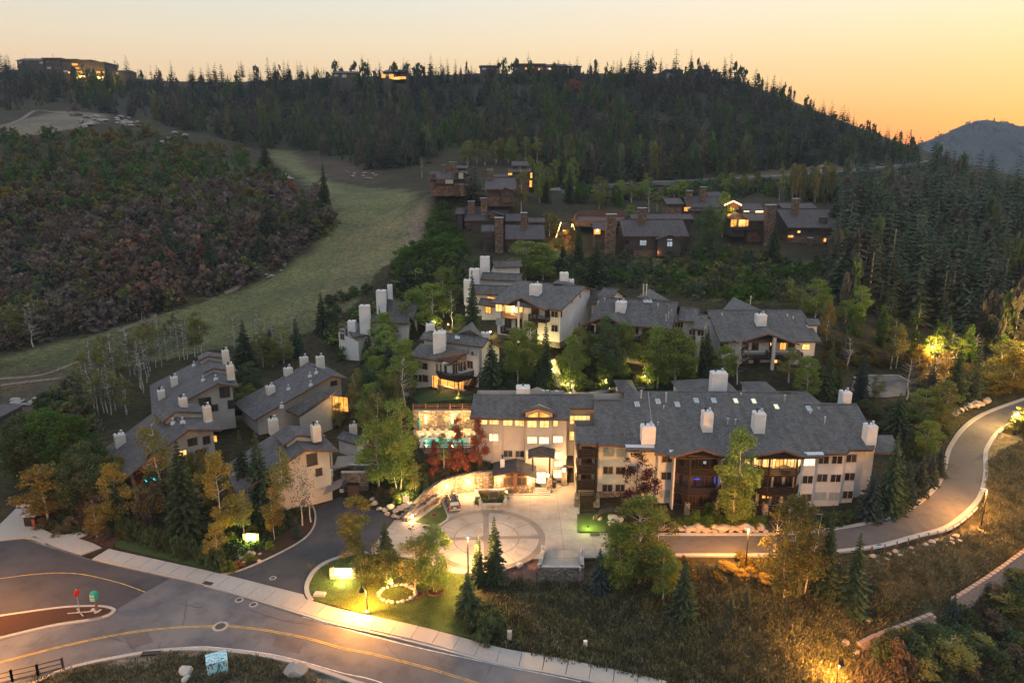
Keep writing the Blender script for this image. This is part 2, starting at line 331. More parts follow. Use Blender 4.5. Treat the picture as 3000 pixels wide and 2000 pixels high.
noisy('cream_stucco',(.50,.48,.44),(.56,.54,.50),1.5,.8,.1,.6,(.46,.44,.40))
noisy('fascia',(.085,.048,.032),(.12,.07,.05),3.0,.7)
noisy('dark_wood',(.016,.012,.011),(.030,.021,.018),4.0,.7)
noisy('wood',(.14,.07,.04),(.2,.11,.065),4.0,.7)
noisy('window_frame',(.42,.38,.33),(.46,.42,.36),3.0,.5)
noisy('dark_frame',(.06,.035,.025),(.085,.05,.035),3.0,.5)
noisy('metal_flashing',(.42,.46,.50),(.52,.56,.6),2.0,.45,spec=.5)
noisy('galvanized',(.45,.47,.5),(.6,.62,.65),3.0,.4,metal=.6)
noisy('black_metal',(.015,.015,.017),(.03,.03,.032),5.0,.5)
noisy('boulder',(.34,.27,.21),(.52,.43,.35),1.8,.9,.6,.5,(.42,.30,.22))
noisy('white_rock',(.34,.32,.30),(.52,.50,.46),2.0,.9,.5,1.0,(.27,.25,.23))
noisy('pale_rock',(.22,.21,.2),(.36,.34,.32),.8,.9,.5,.3,(.18,.17,.15))
noisy('rubber',(.012,.012,.012),(.02,.02,.02),5,.9)
noisy('car_paint',(.035,.04,.055),(.04,.045,.06),1.0,.25,spec=.6)
noisy('deck_stone',(.45,.40,.33),(.55,.50,.42),2.0,.8)
noisy('teal_cloth',(.02,.16,.17),(.03,.22,.22),3,.9)
noisy('cloth',(.5,.44,.34),(.58,.52,.42),3,.9)
noisy('red_paint',(.55,.02,.015),(.65,.03,.02),4,.5)
noisy('green_sign',(.02,.22,.16),(.03,.30,.22),4,.6)
noisy('block',(.26,.19,.15),(.38,.29,.24),3.0,.9,.3)
noisy('red_court',(.10,.058,.05),(.14,.08,.065),2.0,.9)
stonem('stone',[(.16,.12,.09),(.36,.29,.22),(.24,.19,.15),(.48,.41,.34),(.30,.23,.17)],(.10,.085,.07),2.2)
stonem('brown_stone',[(.10,.065,.05),(.24,.16,.11),(.15,.10,.08),(.30,.21,.15)],(.045,.035,.03),1.6)
stonem('grey_stone',[(.10,.09,.085),(.22,.20,.19),(.15,.14,.13),(.30,.28,.26)],(.06,.055,.05),2.6)
m,nt=nmat('dark_glass');g=N(nt,'ShaderNodeObjectInfo');c=mixc(nt,g.outputs['Random'],(.012,.014,.018),(.07,.055,.045));finish(nt,c,.12,None,.6)
m,nt=nmat('pale_glass');finish(nt,(.30,.36,.37),.15,None,.6)
m,nt=nmat('water');tc=N(nt,'ShaderNodeTexCoord');n1=N(nt,'ShaderNodeTexNoise',{'Vector':tc.outputs['Object'],'Scale':4.0});bp=N(nt,'ShaderNodeBump',{'Height':n1.outputs[0],'Strength':.25,'Distance':.03});b=finish(nt,(.06,.42,.36),.05,bp.outputs[0],.5)
b.inputs['Emission Color'].default_value=(.05,.55,.42,1);b.inputs['Emission Strength'].default_value=.25  # turquoise pool glow put into the water as emission
emis('lit_warm',(1.0,.62,.22),1.15,(1.0,.40,.08))
emis('lit_orange',(1.0,.46,.10),1.0,(1.0,.28,.03))
emis('lit_pale',(1.0,.80,.48),1.5,(1.0,.62,.25))
emis('lit_white',(.75,.85,.95),.32,(.5,.55,.6))
emis('lit_skylight',(1.0,.85,.42),1.0)
emis('lit_blue',(.03,.12,1.0),.9)
emis('lit_cyan',(.05,.8,1.0),1.5)
emis('lit_green',(.1,1.0,.5),4.0)
emis('bulb',(1.0,.75,.40),14.0)
emis('bulb_orange',(1.0,.50,.12),12.0)
emis('strip_light',(1.0,.62,.18),5.0)
emis('fire',(1.0,.25,.05),2.5)
emis('sign_face',(1.0,.80,.45),2.0)
foliage('spruce_needles',(.037,.062,.037),(.088,.125,.070),(.057,.083,.043))
foliage('blue_needles',(.040,.062,.062),(.075,.105,.105),(.045,.065,.055))
foliage('grey_needles',(.060,.070,.058),(.11,.12,.10),(.05,.05,.04))
foliage('forest_needles',(.043,.065,.045),(.100,.131,.083),(.069,.085,.057),.3)
foliage('forest_brown',(.081,.075,.057),(.144,.130,.100),(.077,.085,.062),.3)
foliage('aspen_green',(.120,.186,.043),(.210,.288,.074),(.168,.204,.048))
foliage('aspen_olive',(.132,.144,.042),(.228,.228,.072),(.156,.144,.048))
foliage('aspen_gold',(.195,.137,.034),(.325,.234,.058),(.169,.156,.046))
foliage('oak_green',(.042,.090,.019),(.096,.168,.036),(.060,.102,.022))
foliage('oak_dark',(.050,.083,.040),(.106,.150,.065),(.075,.088,.043))
foliage('brush_olive',(.098,.115,.037),(.184,.196,.063),(.127,.115,.046))
foliage('brush_gold',(.115,.094,.018),(.196,.155,.032),(.092,.069,.023))
foliage('brush_rust',(.149,.092,.064),(.230,.136,.094),(.138,.098,.071))
foliage('brush_mauve',(.127,.097,.092),(.218,.170,.156),(.115,.098,.083))
foliage('brush_brown',(.103,.081,.057),(.172,.136,.094),(.092,.081,.051))
foliage('brush_grey',(.081,.076,.063),(.138,.129,.109),(.057,.055,.041))
foliage('maple_red',(.16,.045,.034),(.28,.10,.065),(.24,.11,.06))
foliage('plum',(.035,.012,.016),(.07,.028,.034),(.05,.02,.02))
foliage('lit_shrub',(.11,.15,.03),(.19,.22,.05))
foliage('dry_grass',(.10,.094,.052),(.25,.22,.125),(.085,.092,.050),.2)
foliage('grass_tuft',(.084,.098,.031),(.168,.175,.063),(.126,.105,.042),.2)
foliage('sage',(.063,.075,.052),(.115,.127,.086),(.057,.063,.040),.2)
# ---------------------------------------------------------------- mesh and object helpers
WM={}
def link(name,me,parent=None,wmat=None):
 o=bpy.data.objects.new(name,me);COL.objects.link(o)
 wmat=wmat or Matrix.Identity(4)
 if parent is not None:
  o.parent=parent;o.matrix_basis=WM.get(parent.name,Matrix.Identity(4)).inverted()@wmat
 else:o.matrix_basis=wmat
 WM[o.name]=wmat.copy();return o
def tag(o,label=None,cat=None,group=None,kind=None):
 if label:o['label']=label
 if cat:o['category']=cat
 if group:o['group']=group
 if kind:o['kind']=kind
 return o
def thing(name,label,cat,loc=(0,0,0),rz=0.0,group=None):
 m=Matrix.Translation(Vector(loc))@Matrix.Rotation(rz,4,'Z')
 return tag(link(name,None,None,m),label,cat,group)
class MB:
 def __init__(s):s.v=[];s.f=[];s.mi=[];s.mats=[]
 def m(s,mat):
  if mat not in s.mats:s.mats.append(mat)
  return s.mats.index(mat)
 def add(s,vs,fs,mat):
  b=len(s.v);s.v+=[tuple(x)for x in vs];k=s.m(mat)
  for f in fs:s.f.append(tuple(i+b for i in f));s.mi.append(k)
 def box(s,c,d,mat,rz=0.0,top=1.0,rx=0.0):
  cx,cy,cz=c;dx,dy,dz=d[0]/2,d[1]/2,d[2]/2;vs=[]
  for z,k in((-dz,1),(dz,top)):
   for x,y in((-dx,-dy),(dx,-dy),(dx,dy),(-dx,dy)):
    x*=k;y*=k;zz=z
    if rx:y,zz=y*math.cos(rx)-z*math.sin(rx),y*math.sin(rx)+z*math.cos(rx)
    vs.append((cx+x*math.cos(rz)-y*math.sin(rz),cy+x*math.sin(rz)+y*math.cos(rz),cz+zz))
  s.add(vs,[(3,2,1,0),(4,5,6,7),(0,1,5,4),(1,2,6,5),(2,3,7,6),(3,0,4,7)],mat)
 def tube(s,p,q,r0,r1,mat,n=6):
  p=Vector(p);q=Vector(q);d=(q-p)
  if d.length<1e-5:return
  d.normalize();a=d.cross(Vector((0,0,1))if abs(d.z)<.9 else Vector((1,0,0))).normalized();b=d.cross(a)
  vs=[]
  for c,r in((p,r0),(q,r1)):
   for i in range(n):
    t=2*math.pi*i/n;vs.append(c+a*(r*math.cos(t))+b*(r*math.sin(t)))
  fs=[(i,(i+1)%n,n+(i+1)%n,n+i)for i in range(n)]+[tuple(range(n))[::-1],tuple(range(n,2*n))]
  s.add(vs,fs,mat)
 def lathe(s,prof,c,mat,n=12):
  vs=[];fs=[]
  for r,z in prof:
   for i in range(n):
    t=2*math.pi*i/n;vs.append((c[0]+r*math.cos(t),c[1]+r*math.sin(t),c[2]+z))
  for k in range(len(prof)-1):
   for i in range(n):fs.append((k*n+i,k*n+(i+1)%n,(k+1)*n+(i+1)%n,(k+1)*n+i))
  fs.append(tuple(range(n))[::-1]);fs.append(tuple(range((len(prof)-1)*n,len(prof)*n)));s.add(vs,fs,mat)
 def slab(s,poly,th,mtop,mside,mbot=None):
  """polygon of 3-D points, thickened downward"""
  n=len(poly);vs=[Vector(p)for p in poly];lo=[p-Vector((0,0,th))for p in vs]
  nz=sum((vs[i].x*vs[(i+1)%n].y-vs[(i+1)%n].x*vs[i].y)for i in range(n))
  if nz<0:vs=vs[::-1];lo=lo[::-1]
  s.add(vs,[tuple(range(n))],mtop)
  s.add(lo,[tuple(range(n))[::-1]],mbot or mside)
  s.add(vs+lo,[(i,n+i,n+(i+1)%n,(i+1)%n)for i in range(n)],mside)
 def mesh(s,name,smooth=False):
  me=bpy.data.meshes.new(name);me.from_pydata(s.v,[],s.f)
  for mt in s.mats:me.materials.append(M[mt])
  me.polygons.foreach_set('material_index',s.mi)
  if smooth:me.polygons.foreach_set('use_smooth',[True]*len(me.polygons))
  me.update();return me
 def obj(s,name,parent=None,wmat=None,smooth=False):return link(name,s.mesh(name,smooth),parent,wmat)
def recentre(mb):
 """origin of a mesh builder to the middle of its base; returns the offset"""
 a=np.array(mb.v);c=Vector(((a[:,0].min()+a[:,0].max())/2,(a[:,1].min()+a[:,1].max())/2,a[:,2].min()))
 mb.v=[tuple(Vector(v)-c)for v in mb.v];return c
def mesh_np(name,V,Fa,mats,mi=None):
 me=bpy.data.meshes.new(name);V=np.asarray(V,np.float32);Fa=np.asarray(Fa,np.int32);k=Fa.shape[1]
 me.vertices.add(len(V));me.vertices.foreach_set('co',V.ravel())
 me.loops.add(Fa.size);me.loops.foreach_set('vertex_index',Fa.ravel())
 me.polygons.add(len(Fa));me.polygons.foreach_set('loop_start',np.arange(len(Fa),dtype=np.int32)*k)
 try:me.polygons.foreach_set('loop_total',np.full(len(Fa),k,np.int32))
 except Exception:pass
 for mt in mats:me.materials.append(M[mt])
 if mi is not None:me.polygons.foreach_set('material_index',np.asarray(mi,np.int32))
 me.update(calc_edges=True);me.validate();return me

 # ---------------------------------------------------------------- sheets draped over the ground
def smooth(pts,n=6,closed=False):
 P_=[Vector(p[:2])for p in pts];out=[]
 m=len(P_)
 for i in range(m if closed else m-1):
  p0=P_[(i-1)%m]if closed or i>0 else P_[0];p1=P_[i];p2=P_[(i+1)%m];p3=P_[(i+2)%m]if closed or i+2<m else P_[-1]
  for k in range(n):
   t=k/n
   out.append(0.5*((2*p1)+(p2-p0)*t+(2*p0-5*p1+4*p2-p3)*t*t+(3*p1-p0-3*p2+p3)*t**3))
 if not closed:out.append(P_[-1])
 return out
def gxy(pxs):return[G(u,v).to_2d()for u,v in pxs]
def resample(line,step):
 out=[line[0].copy()];acc=0.0
 for a,b in zip(line,line[1:]):
  d=(b-a).length
  if d<1e-6:continue
  t=step-acc
  while t<=d:out.append(a+(b-a)*(t/d));t+=step
  acc=(acc+d)%step if d+acc>=step else acc+d
 if(out[-1]-line[-1]).length>step*.3:out.append(line[-1].copy())
 return out
def drape(name,poly,dz,mat,th=0.0,cell=2.0,parent=None,side=None,kind='structure'):
 poly=[Vector(p[:2])for p in poly];dense=[]
 n=len(poly)
 for i in range(n):
  a,b=poly[i],poly[(i+1)%n];k=max(1,int((b-a).length/cell))
  for j in range(k):dense.append(a+(b-a)*(j/k))
 xs=[p.x for p in dense];ys=[p.y for p in dense]
 gx,gy=np.meshgrid(np.arange(min(xs),max(xs),cell),np.arange(min(ys),max(ys),cell))
 ins=inpoly(gx,gy,[(p.x,p.y)for p in dense])
 vin=dense+[Vector((float(a),float(b)))for a,b in zip(gx[ins],gy[ins])]
 m=len(dense)
 V,E,Fc,*_=delaunay_2d_cdt(vin,[(i,(i+1)%m)for i in range(m)],[],1,1e-4)
 xy=np.array([(p.x,p.y)for p in V]);z=TZ(xy[:,0],xy[:,1])+dz
 mb=MB();fs=[]
 for f in Fc:
  a,b,c=(V[i]for i in f[:3])
  fs.append(tuple(f)if(b-a).cross(c-a)>0 else tuple(f)[::-1])
 mb.add([(x,y,zz)for(x,y),zz in zip(xy,z)],fs,mat)
 if th:
  zz=TZ(np.array(xs),np.array(ys))+dz
  top=[(p.x,p.y,float(q))for p,q in zip(dense,zz)];lo=[(a,b,c-th)for a,b,c in top]
  mb.add(top+lo,[(i,(i+1)%m,m+(i+1)%m,m+i)for i in range(m)],side or mat)
 o=mb.obj(name,parent)
 if parent is None and kind:o['kind']=kind
 return o
def ribbon(mb,line,off0,off1,dz,mat,th=0.0,closed=False):
 """strip between two sideways offsets of a centre line (left of travel positive)"""
 n=len(line);L=[];Rr=[]
 for i,p in enumerate(line):
  a=line[(i-1)%n]if closed else line[max(0,i-1)];b=line[(i+1)%n]if closed else line[min(n-1,i+1)]
  t=(b-a)
  if t.length<1e-6:t=Vector((1,0))
  t.normalize();nn=Vector((-t.y,t.x));L.append(p+nn*off0);Rr.append(p+nn*off1)
 za=TZ(np.array([p.x for p in L]),np.array([p.y for p in L]))+dz;zb=TZ(np.array([p.x for p in Rr]),np.array([p.y for p in Rr]))+dz
 if th:za=zb=np.maximum(za,zb)
 vs=[(p.x,p.y,float(z))for p,z in zip(L,za)]+[(p.x,p.y,float(z))for p,z in zip(Rr,zb)]
 up=off0>off1
 fs=[]
 for i in range(n if closed else n-1):
  j=(i+1)%n;f=(i,n+i,n+j,j);fs.append(f if up else f[::-1])
 if th:
  lo=[(a,b,c-th)for a,b,c in vs];b0=len(vs);vs2=vs+lo
  for i in range(n if closed else n-1):
   j=(i+1)%n
   fs.append((i,j,b0+j,b0+i));fs.append((n+j,n+i,b0+n+i,b0+n+j))
  if not closed:fs.append((0,n,b0+n,b0));fs.append((2*n-1,n-1,b0+n-1,b0+2*n-1))
  vs=vs2
 mb.add(vs,fs,mat)
def slabs(parent,name,line,off0,off1,dz,mat,seg,th=0.2,gap=0.03,sub=1.0,lim=300):
 """kerb or pavement cast in slabs: one object each"""
 line=resample(line,sub);k=max(1,round(seg/sub));i=0;n=0
 while i<len(line)-1 and n<lim:
  s=[p.copy()for p in line[i:i+k+1]]
  if len(s)<2:break
  s[0]=s[0]+(s[1]-s[0]).normalized()*gap;s[-1]=s[-1]+(s[-2]-s[-1]).normalized()*gap
  mb=MB();ribbon(mb,s,off0,off1,dz,mat,th);mb.obj(name,parent);i+=k;n+=1
def line_mark(name,line,off,w,dz,mat,label=None):
 mb=MB();ribbon(mb,resample(line,1.0),off+w/2,off-w/2,dz,mat);o=mb.obj(name);o['kind']='structure';return o

 # ---------------------------------------------------------------- building helpers
class Fac:
 """vertical facade from p0 to p1 (left to right as the camera sees it)"""
 def __init__(s,p0,p1):
  s.p0=Vector((p0[0],p0[1],0));s.p1=Vector((p1[0],p1[1],0));s.d=(s.p1-s.p0).normalized();s.n=Vector((s.d.y,-s.d.x,0));s.a=math.atan2(s.d.y,s.d.x)
 def hit(s,u,v):return PPl(u,v,s.p0,s.n)
 def mat(s,p,off=0.0):return Matrix.Translation(p+s.n*off)@Matrix.Rotation(s.a,4,'Z')
_WC={}
def window(par,fac,u,v,w,h,glass='dark_glass',n=2,frame='window_frame',rows=1,label=None):
 """w, h in metres; the frame stands proud of the wall, each pane is its own piece"""
 p=fac.hit(u,v)if u is not None else v
 w=round(w,1);h=round(h,1);key=(w,h,n,rows,frame)
 t=.075
 if key not in _WC:
  mb=MB()
  mb.box((0,-.05,h/2-t/2),(w,.11,t),frame);mb.box((0,-.05,-h/2+t/2),(w+.08,.14,t),frame)
  for x in(-w/2+t/2,w/2-t/2):mb.box((x,-.05,0),(t,.11,h-2*t),frame)
  for i in range(1,n):mb.box((-w/2+w*i/n,-.045,0),(t*.8,.09,h-2*t),frame)
  for i in range(1,rows):mb.box((0,-.045,-h/2+h*i/rows),(w-2*t,.085,t*.7),frame)
  _WC[key]=mb.mesh('window')
 fo=link('window',_WC[key],par,fac.mat(p,.01))
 if label:fo['label']=label
 pk=('p',w,h,n,rows,glass)
 pw=(w-2*t)/n;ph=(h-2*t)/rows
 if pk not in _WC:
  mb=MB();mb.box((0,0,0),(pw-.01,.02,ph-.01),glass);_WC[pk]=mb.mesh('pane')
 for i in range(n):
  for j in range(rows):
   q=p+fac.d*(-(w-2*t)/2+pw*(i+.5))+Vector((0,0,-(h-2*t)/2+ph*(j+.5)))
   link('pane',_WC[pk],fo,fac.mat(q,.035))
 return fo
def door(par,fac,u,v,w,h,glass='dark_glass',frame='dark_frame',n=2):
 o=window(par,fac,u,v,w,h,glass,n,frame);o.name='door';WM[o.name]=fac.mat(fac.hit(u,v)if u is not None else v,.01);return o
def wallmesh(foot,zb,hf,mat,th_top=.25,n=10,base=None,zbase=None):
 """vertical walls round a footprint, tops cut by the roof function"""
 mb=MB();m=len(foot);foot=[Vector(p[:2])for p in foot]
 area=sum(foot[i].x*foot[(i+1)%m].y-foot[(i+1)%m].x*foot[i].y for i in range(m))
 if area<0:foot=foot[::-1]
 for i in range(m):
  a,b=foot[i],foot[(i+1)%m];tops=[];bots=[]
  for k in range(n+1):
   p=a+(b-a)*(k/n);tops.append((p.x,p.y,max(zb+.1,hf(p.x,p.y)-th_top)));bots.append((p.x,p.y,zb))
  if base:
   mid=[(x,y,zbase)for x,y,z in bots]
   mb.add(bots+mid,[(k,k+1,n+2+k,n+1+k)for k in range(n)],base)
   mb.add(mid+tops,[(k,k+1,n+2+k,n+1+k)for k in range(n)],mat)
  else:mb.add(bots+tops,[(k,k+1,n+2+k,n+1+k)for k in range(n)],mat)
 return mb
class Gable:
 """gabled block from its ridge end points K, L and one eave corner E (world points)"""
 def __init__(s,par,K,L,E,zb,roof='roof_shingle',wall='white_siding',back=None,ov=.9,ovr=.7,base=None,zbase=None,th=.28,fascia='fascia',walls=True,dropback=None):
  K=Vector(K);L=Vector(L);E=Vector(E);zr=(K.z+L.z)/2;K.z=L.z=zr
  d=(L-K);d.z=0;ln=d.length;d.normalize();pr=Vector((-d.y,d.x,0));e=(E-K)
  run=e.dot(pr);sg=1 if run>0 else-1;pr=pr*sg;run=abs(run);drop=zr-E.z
  bk=back if back is not None else run;db=dropback if dropback is not None else drop*bk/run
  s.K,s.L,s.d,s.pr,s.run,s.drop,s.bk,s.db,s.zr,s.ln,s.par=K,L,d,pr,run,drop,bk,db,zr,ln,par
  k2=K-d*0;l2=L+d*0
  mb=MB();mb.slab([k2,l2,l2+pr*run-Vector((0,0,drop)),k2+pr*run-Vector((0,0,drop))],th,roof,fascia);s.front=mb.obj('roof',par)
  if bk>.1:
   mb=MB();mb.slab([k2,l2,l2-pr*bk-Vector((0,0,db)),k2-pr*bk-Vector((0,0,db))],th,roof,fascia);mb.obj('roof',par)
   mb=MB();mb.slab([k2+pr*.18+Vector((0,0,.0)),l2+pr*.18,l2-pr*.18,k2-pr*.18],.05,roof,roof)
   mb.v=[(x,y,z+.06)for x,y,z in mb.v];mb.obj('ridge_cap',par)
  def hf(x,y):
   q=(Vector((x,y,0))-Vector((K.x,K.y,0))).dot(pr)
   return zr-drop*q/run if q>=0 else zr-(db*(-q)/bk if bk>.1 else 0)
  s.h=hf
  a0=K+d*ovr;a1=L-d*ovr;fo=pr*(run-ov);bo=-pr*(max(bk-ov,.3))
  c=[a0+fo,a1+fo,a1+bo,a0+bo];s.c=c
  if walls:wallmesh([(p.x,p.y)for p in c],zb,hf,wall,th,10,base,zbase).obj('wall',par)
  # facades, oriented so that their normals point outward
  def fa(p,q,out):
   f=Fac(p,q)
   return f if f.n.dot(out)>0 else Fac(q,p)
  s.Ff=fa(c[0],c[1],pr);s.Fk=fa(c[0],c[3],-d);s.Fl=fa(c[1],c[2],d)
 def on(s,u,v):
  """point of the front roof slope seen at the pixel"""
  n=s.d.cross(s.pr*s.run-Vector((0,0,s.drop))).normalized()
  return PPl(u,v,s.K,n)
def chimney(par,base,w,d,h,mat='white_stucco',rz=0.0,cap='white_stucco',flues=2,taper=True,hidden=1.2):
 """base: point where it leaves the roof"""
 b=Vector(base);mb=MB();rot=Matrix.Translation(b)@Matrix.Rotation(rz,4,'Z')
 mb.box((0,0,(h-hidden)/2-.12),(w,d,h+hidden-.24),mat);o=mb.obj('chimney',par,rot)
 mb=MB()
 if taper:mb.box((0,0,h-.12),(w+.08,d+.08,.24),cap,top=.86)
 else:mb.box((0,0,h-.16),(w+.12,d+.12,.16),'grey_stone');mb.box((0,0,h+.3),(w+.3,d+.3,.06),'metal_flashing');[mb.box((sx*w*.4,sy*d*.4,h+.1),(.1,.1,.38),'black_metal')for sx in(-1,1)for sy in(-1,1)]
 mb.obj('chimney_cap',o,rot)
 if taper:
  for i in range(flues):
   mb=MB();x=(i-(flues-1)/2)*w*.42
   mb.lathe([(.13,0),(.13,.38),(.2,.4),(.2,.52),(.05,.58)],(x,0,h),'galvanized' if i%2 else 'black_metal',8);mb.obj('flue',o,rot)
 return o
def chim_px(par,roofon,u,vb,vt,wpx,dm=None,mat='white_stucco',rz=0.0,**k):
 """chimney whose foot is seen on the roof at (u, vb) and whose top reaches the row vt"""
 b=roofon(u,vb);px,_=proj(b.x,b.y,b.z);s=F/((b.y)*CT-(b.z-H)*ST);w=wpx/s
 t=PY(u,vt,b.y);b2=b+Vector((0,(dm or w*.8)/2,0))
 return chimney(par,b2,w,dm or w*.8,max(.5,t.z-b.z),mat,rz,mat,**k)
def vent(par,p,h=.9,r=.09,mat='galvanized',base=True):
 mb=MB()
 if base:mb.box((0,0,.12),(.7,.5,.5),'metal_flashing',top=.8)
 mb.lathe([(r,0),(r,h),(r*1.7,h+.02),(r*1.7,h+.12),(.02,h+.18)],(0,0,0),mat,8);return mb.obj('roof_vent',par,Matrix.Translation(p))
def skylight(par,p,slope_n,w,l,lit):
 zax=slope_n.normalized();xax=Vector((1,0,0));xax=(xax-zax*xax.dot(zax)).normalized();yax=zax.cross(xax)
 m=Matrix((xax,yax,zax)).transposed().to_4x4();m.translation=p
 mb=MB()
 for x in(-w/2,w/2):mb.box((x,0,.08),(.09,l,.2),'metal_flashing')
 for y in(-l/2,l/2):mb.box((0,y,.08),(w+.09,.09,.2),'metal_flashing')
 o=mb.obj('skylight',par,m);mb=MB();mb.box((0,0,.1),(w-.1,l-.1,.03),'lit_skylight' if lit else 'pale_glass');mb.obj('pane',o,m);return o
def balcony(par,path,z,deckpoly=None,rails=4,rh=1.05,mat='dark_wood',deck_t=.25,closed=False,post=.14,lit=False):
 """deck slab with post-and-board rail along the path (world XY points)"""
 path=[Vector(p[:2])for p in path];dp=[Vector(p[:2])for p in(deckpoly or path)]
 mb=MB();mb.slab([(p.x,p.y,z)for p in dp],deck_t,mat,mat);d=mb.obj('balcony',par)
 for a,b in zip(path,path[1:]):
  L=(b-a).length;ang=math.atan2((b-a).y,(b-a).x);c=(a+b)/2
  for i in range(rails):
   mb=MB();zz=z+.22+(rh-.27)*i/max(1,rails-1);mb.box((0,0,0),(L,.06,.15),mat);mb.obj('rail_board',d,Matrix.Translation((c.x,c.y,zz))@Matrix.Rotation(ang,4,'Z'))
 for p in path:
  mb=MB();mb.box((0,0,rh/2),(post,post,rh+.08),mat);mb.obj('rail_post',d,Matrix.Translation((p.x,p.y,z)))
 return d
def post(par,p,h,w=.3,mat='dark_wood',name='post',top=1.0):
 mb=MB();mb.box((0,0,h/2),(w,w,h),mat,top=top);return mb.obj(name,par,Matrix.Translation(Vector(p)))
def light(par,p,power,color=(1,.62,.28),r=.15,name='lamp_light',spot=None,aim=None):
 ld=bpy.data.lights.new(name,'SPOT' if spot else 'POINT');ld.energy=power;ld.color=color;ld.shadow_soft_size=r
 if spot:ld.spot_size=math.radians(spot);ld.spot_blend=.6
 o=bpy.data.objects.new(name,ld);COL.objects.link(o);m=Matrix.Translation(Vector(p))
 if spot:m=m@(Vector(aim)if aim else Vector((0,0,-1))).to_track_quat('-Z','Y').to_matrix().to_4x4()
 if par is not None:o.parent=par;o.matrix_basis=WM[par.name].inverted()@m
 else:o.matrix_basis=m
 return o
def stonecover(par,name,a,b,z0,z1a,z1b=None,size=.5,mat='stone',proud=.07,seed=1,lim=120,kind=None):
 """courses of separate uneven stones on the outer face of a wall from a to b"""
 rg=random.Random(seed);a=Vector(a[:2]);b=Vector(b[:2]);z1b=z1a if z1b is None else z1b;L=(b-a).length;d=(b-a).normalized();n=Vector((d.y,-d.x))
 mb=MB();z=z0
 while z<max(z1a,z1b)-.08:
  hh=size*rg.uniform(.5,.85);x=-rg.uniform(0,size*.5)
  while x<L:
   w=size*rg.uniform(.7,1.7);x0=max(0,x);x1=min(L,x+w)-.03
   zt=min(z+hh-.03,z1a+(z1b-z1a)*((x0+x1)/2/L))
   if x1-x0>.08 and zt-z>.06:
    p=proud*rg.uniform(.3,1.5);j=lambda:rg.uniform(-.04,.04)*size;o0=n*-.02;o1=n*p
    q=[a+d*x0,a+d*x1]
    vs=[]
    for off,sh in((o0,0),(o1,.06*size)):
     for(xx,zz,sx,sz)in((x0,z,1,1),(x1,z,-1,1),(x1,zt,-1,-1),(x0,zt,1,-1)):
      pt=a+d*(xx+sx*sh+(j()if sh else 0))+off;vs.append((pt.x,pt.y,zz+sz*sh+(j()if sh else 0)))
    mb.add(vs,[(4,5,6,7),(0,1,5,4),(1,2,6,5),(2,3,7,6),(3,0,4,7)],mat)
   x+=w
  z+=hh
 if not mb.v:return None
 o=mb.obj(name,par)
 if kind:o['kind']=kind
 return o
def rock_mesh(name,seed,mat='boulder',flat=.7):
 rg=random.Random(seed);bm=bmesh.new();bmesh.ops.create_icosphere(bm,subdivisions=2,radius=.5)
 ax=[(Vector((rg.gauss(0,1),rg.gauss(0,1),rg.gauss(0,1))).normalized(),rg.uniform(.26,.44))for _ in range(11)]
 for v in bm.verts:
  for n_,dd in ax:
   k=v.co.dot(n_)
   if k>dd:v.co-=n_*(k-dd)
  v.co.z=(v.co.z)*flat
 me=bpy.data.meshes.new(name);bm.to_mesh(me);bm.free();me.materials.append(M[mat]);return me
ROCKS={k:[rock_mesh('rock',10*i+j,k)for i in range(5)]for j,k in enumerate(('boulder','white_rock','pale_rock'))}
def rock(p,s,label,mat='boulder',group=None,sx=1.2,sz=1.0,parent=None,name='boulder'):
 rg=random.Random(int(p[0]*91+p[1]*17));me=rg.choice(ROCKS[mat])
 m=Matrix.Translation(Vector(p)+Vector((0,0,s*.22*sz)))@Matrix.Rotation(rg.uniform(0,6.28),4,'Z')@Matrix.Diagonal((s*sx,s,s*sz,1))
 o=link(name,me,parent,m)
 if parent is None:tag(o,label,'rock',group)
 return o
 # ---------------------------------------------------------------- trees: prototypes 10 m high at their own origin
def rh(C,A,B):
 """rhombi from centres and half axes"""
 n=len(C);V=np.stack([C-A,C-B,C+A,C+B],1).reshape(-1,3);return V,np.arange(4*n).reshape(n,4)
def rdirs(rg,n):
 v=rg.normal(size=(n,3));return v/np.linalg.norm(v,axis=1,keepdims=True)
def spruce_np(seed,H0=10.0,R=2.0,wh=24,nb=11,sp=5,gap=0.0,droop=.22,z0=.05,pw=.85,hang=True,fat=1.0):
 rg=np.random.default_rng(seed);C=[];A=[];B=[]
 for i in range(wh):
  t=z0+(0.985-z0)*(i/(wh-1))**.95;r=R*(1-t)**pw*rg.uniform(.82,1.12)+.07;k=max(4,int(nb*(1-t*.65)))
  a0=rg.uniform(0,6.28)
  for b in range(k):
   if rg.random()<gap:continue
   az=a0+6.283*b/k+rg.normal()*.12;rr=r*rg.uniform(.75,1.15);dx,dy=math.cos(az),math.sin(az);s=max(1,int(round(sp*(rr/R)**.5)))
   for j in range(s):
    f=(j+.75)/s*.95;q=rr*f;zz=t*H0-droop*q*(1.5-.6*f)+rg.normal()*.04
    ln=rr/s*.85;wd=fat*max(.10,.30*rr*(1.1-f)+.05)
    tilt=-droop*1.1+rg.normal()*.12;roll=rg.normal()*.5
    C.append((dx*q,dy*q,zz));A.append((dx*ln,dy*ln,tilt*ln));B.append((-dy*wd,dx*wd,roll*wd*.6))
    if not hang:continue
    C.append((dx*q*.97,dy*q*.97,zz-.10*H0/10));A.append((dx*ln*.7-dy*.1,dy*ln*.7+dx*.1,-.05));B.append((rg.normal()*.04,rg.normal()*.04,.20*(rr/R)+.06))
 C.append((0,0,H0*.985));A.append((0,0,H0*.03));B.append((.07,0,0));C.append((0,0,H0*.985));A.append((0,0,H0*.03));B.append((0,.07,0))
 return rh(np.array(C),np.array(A),np.array(B))
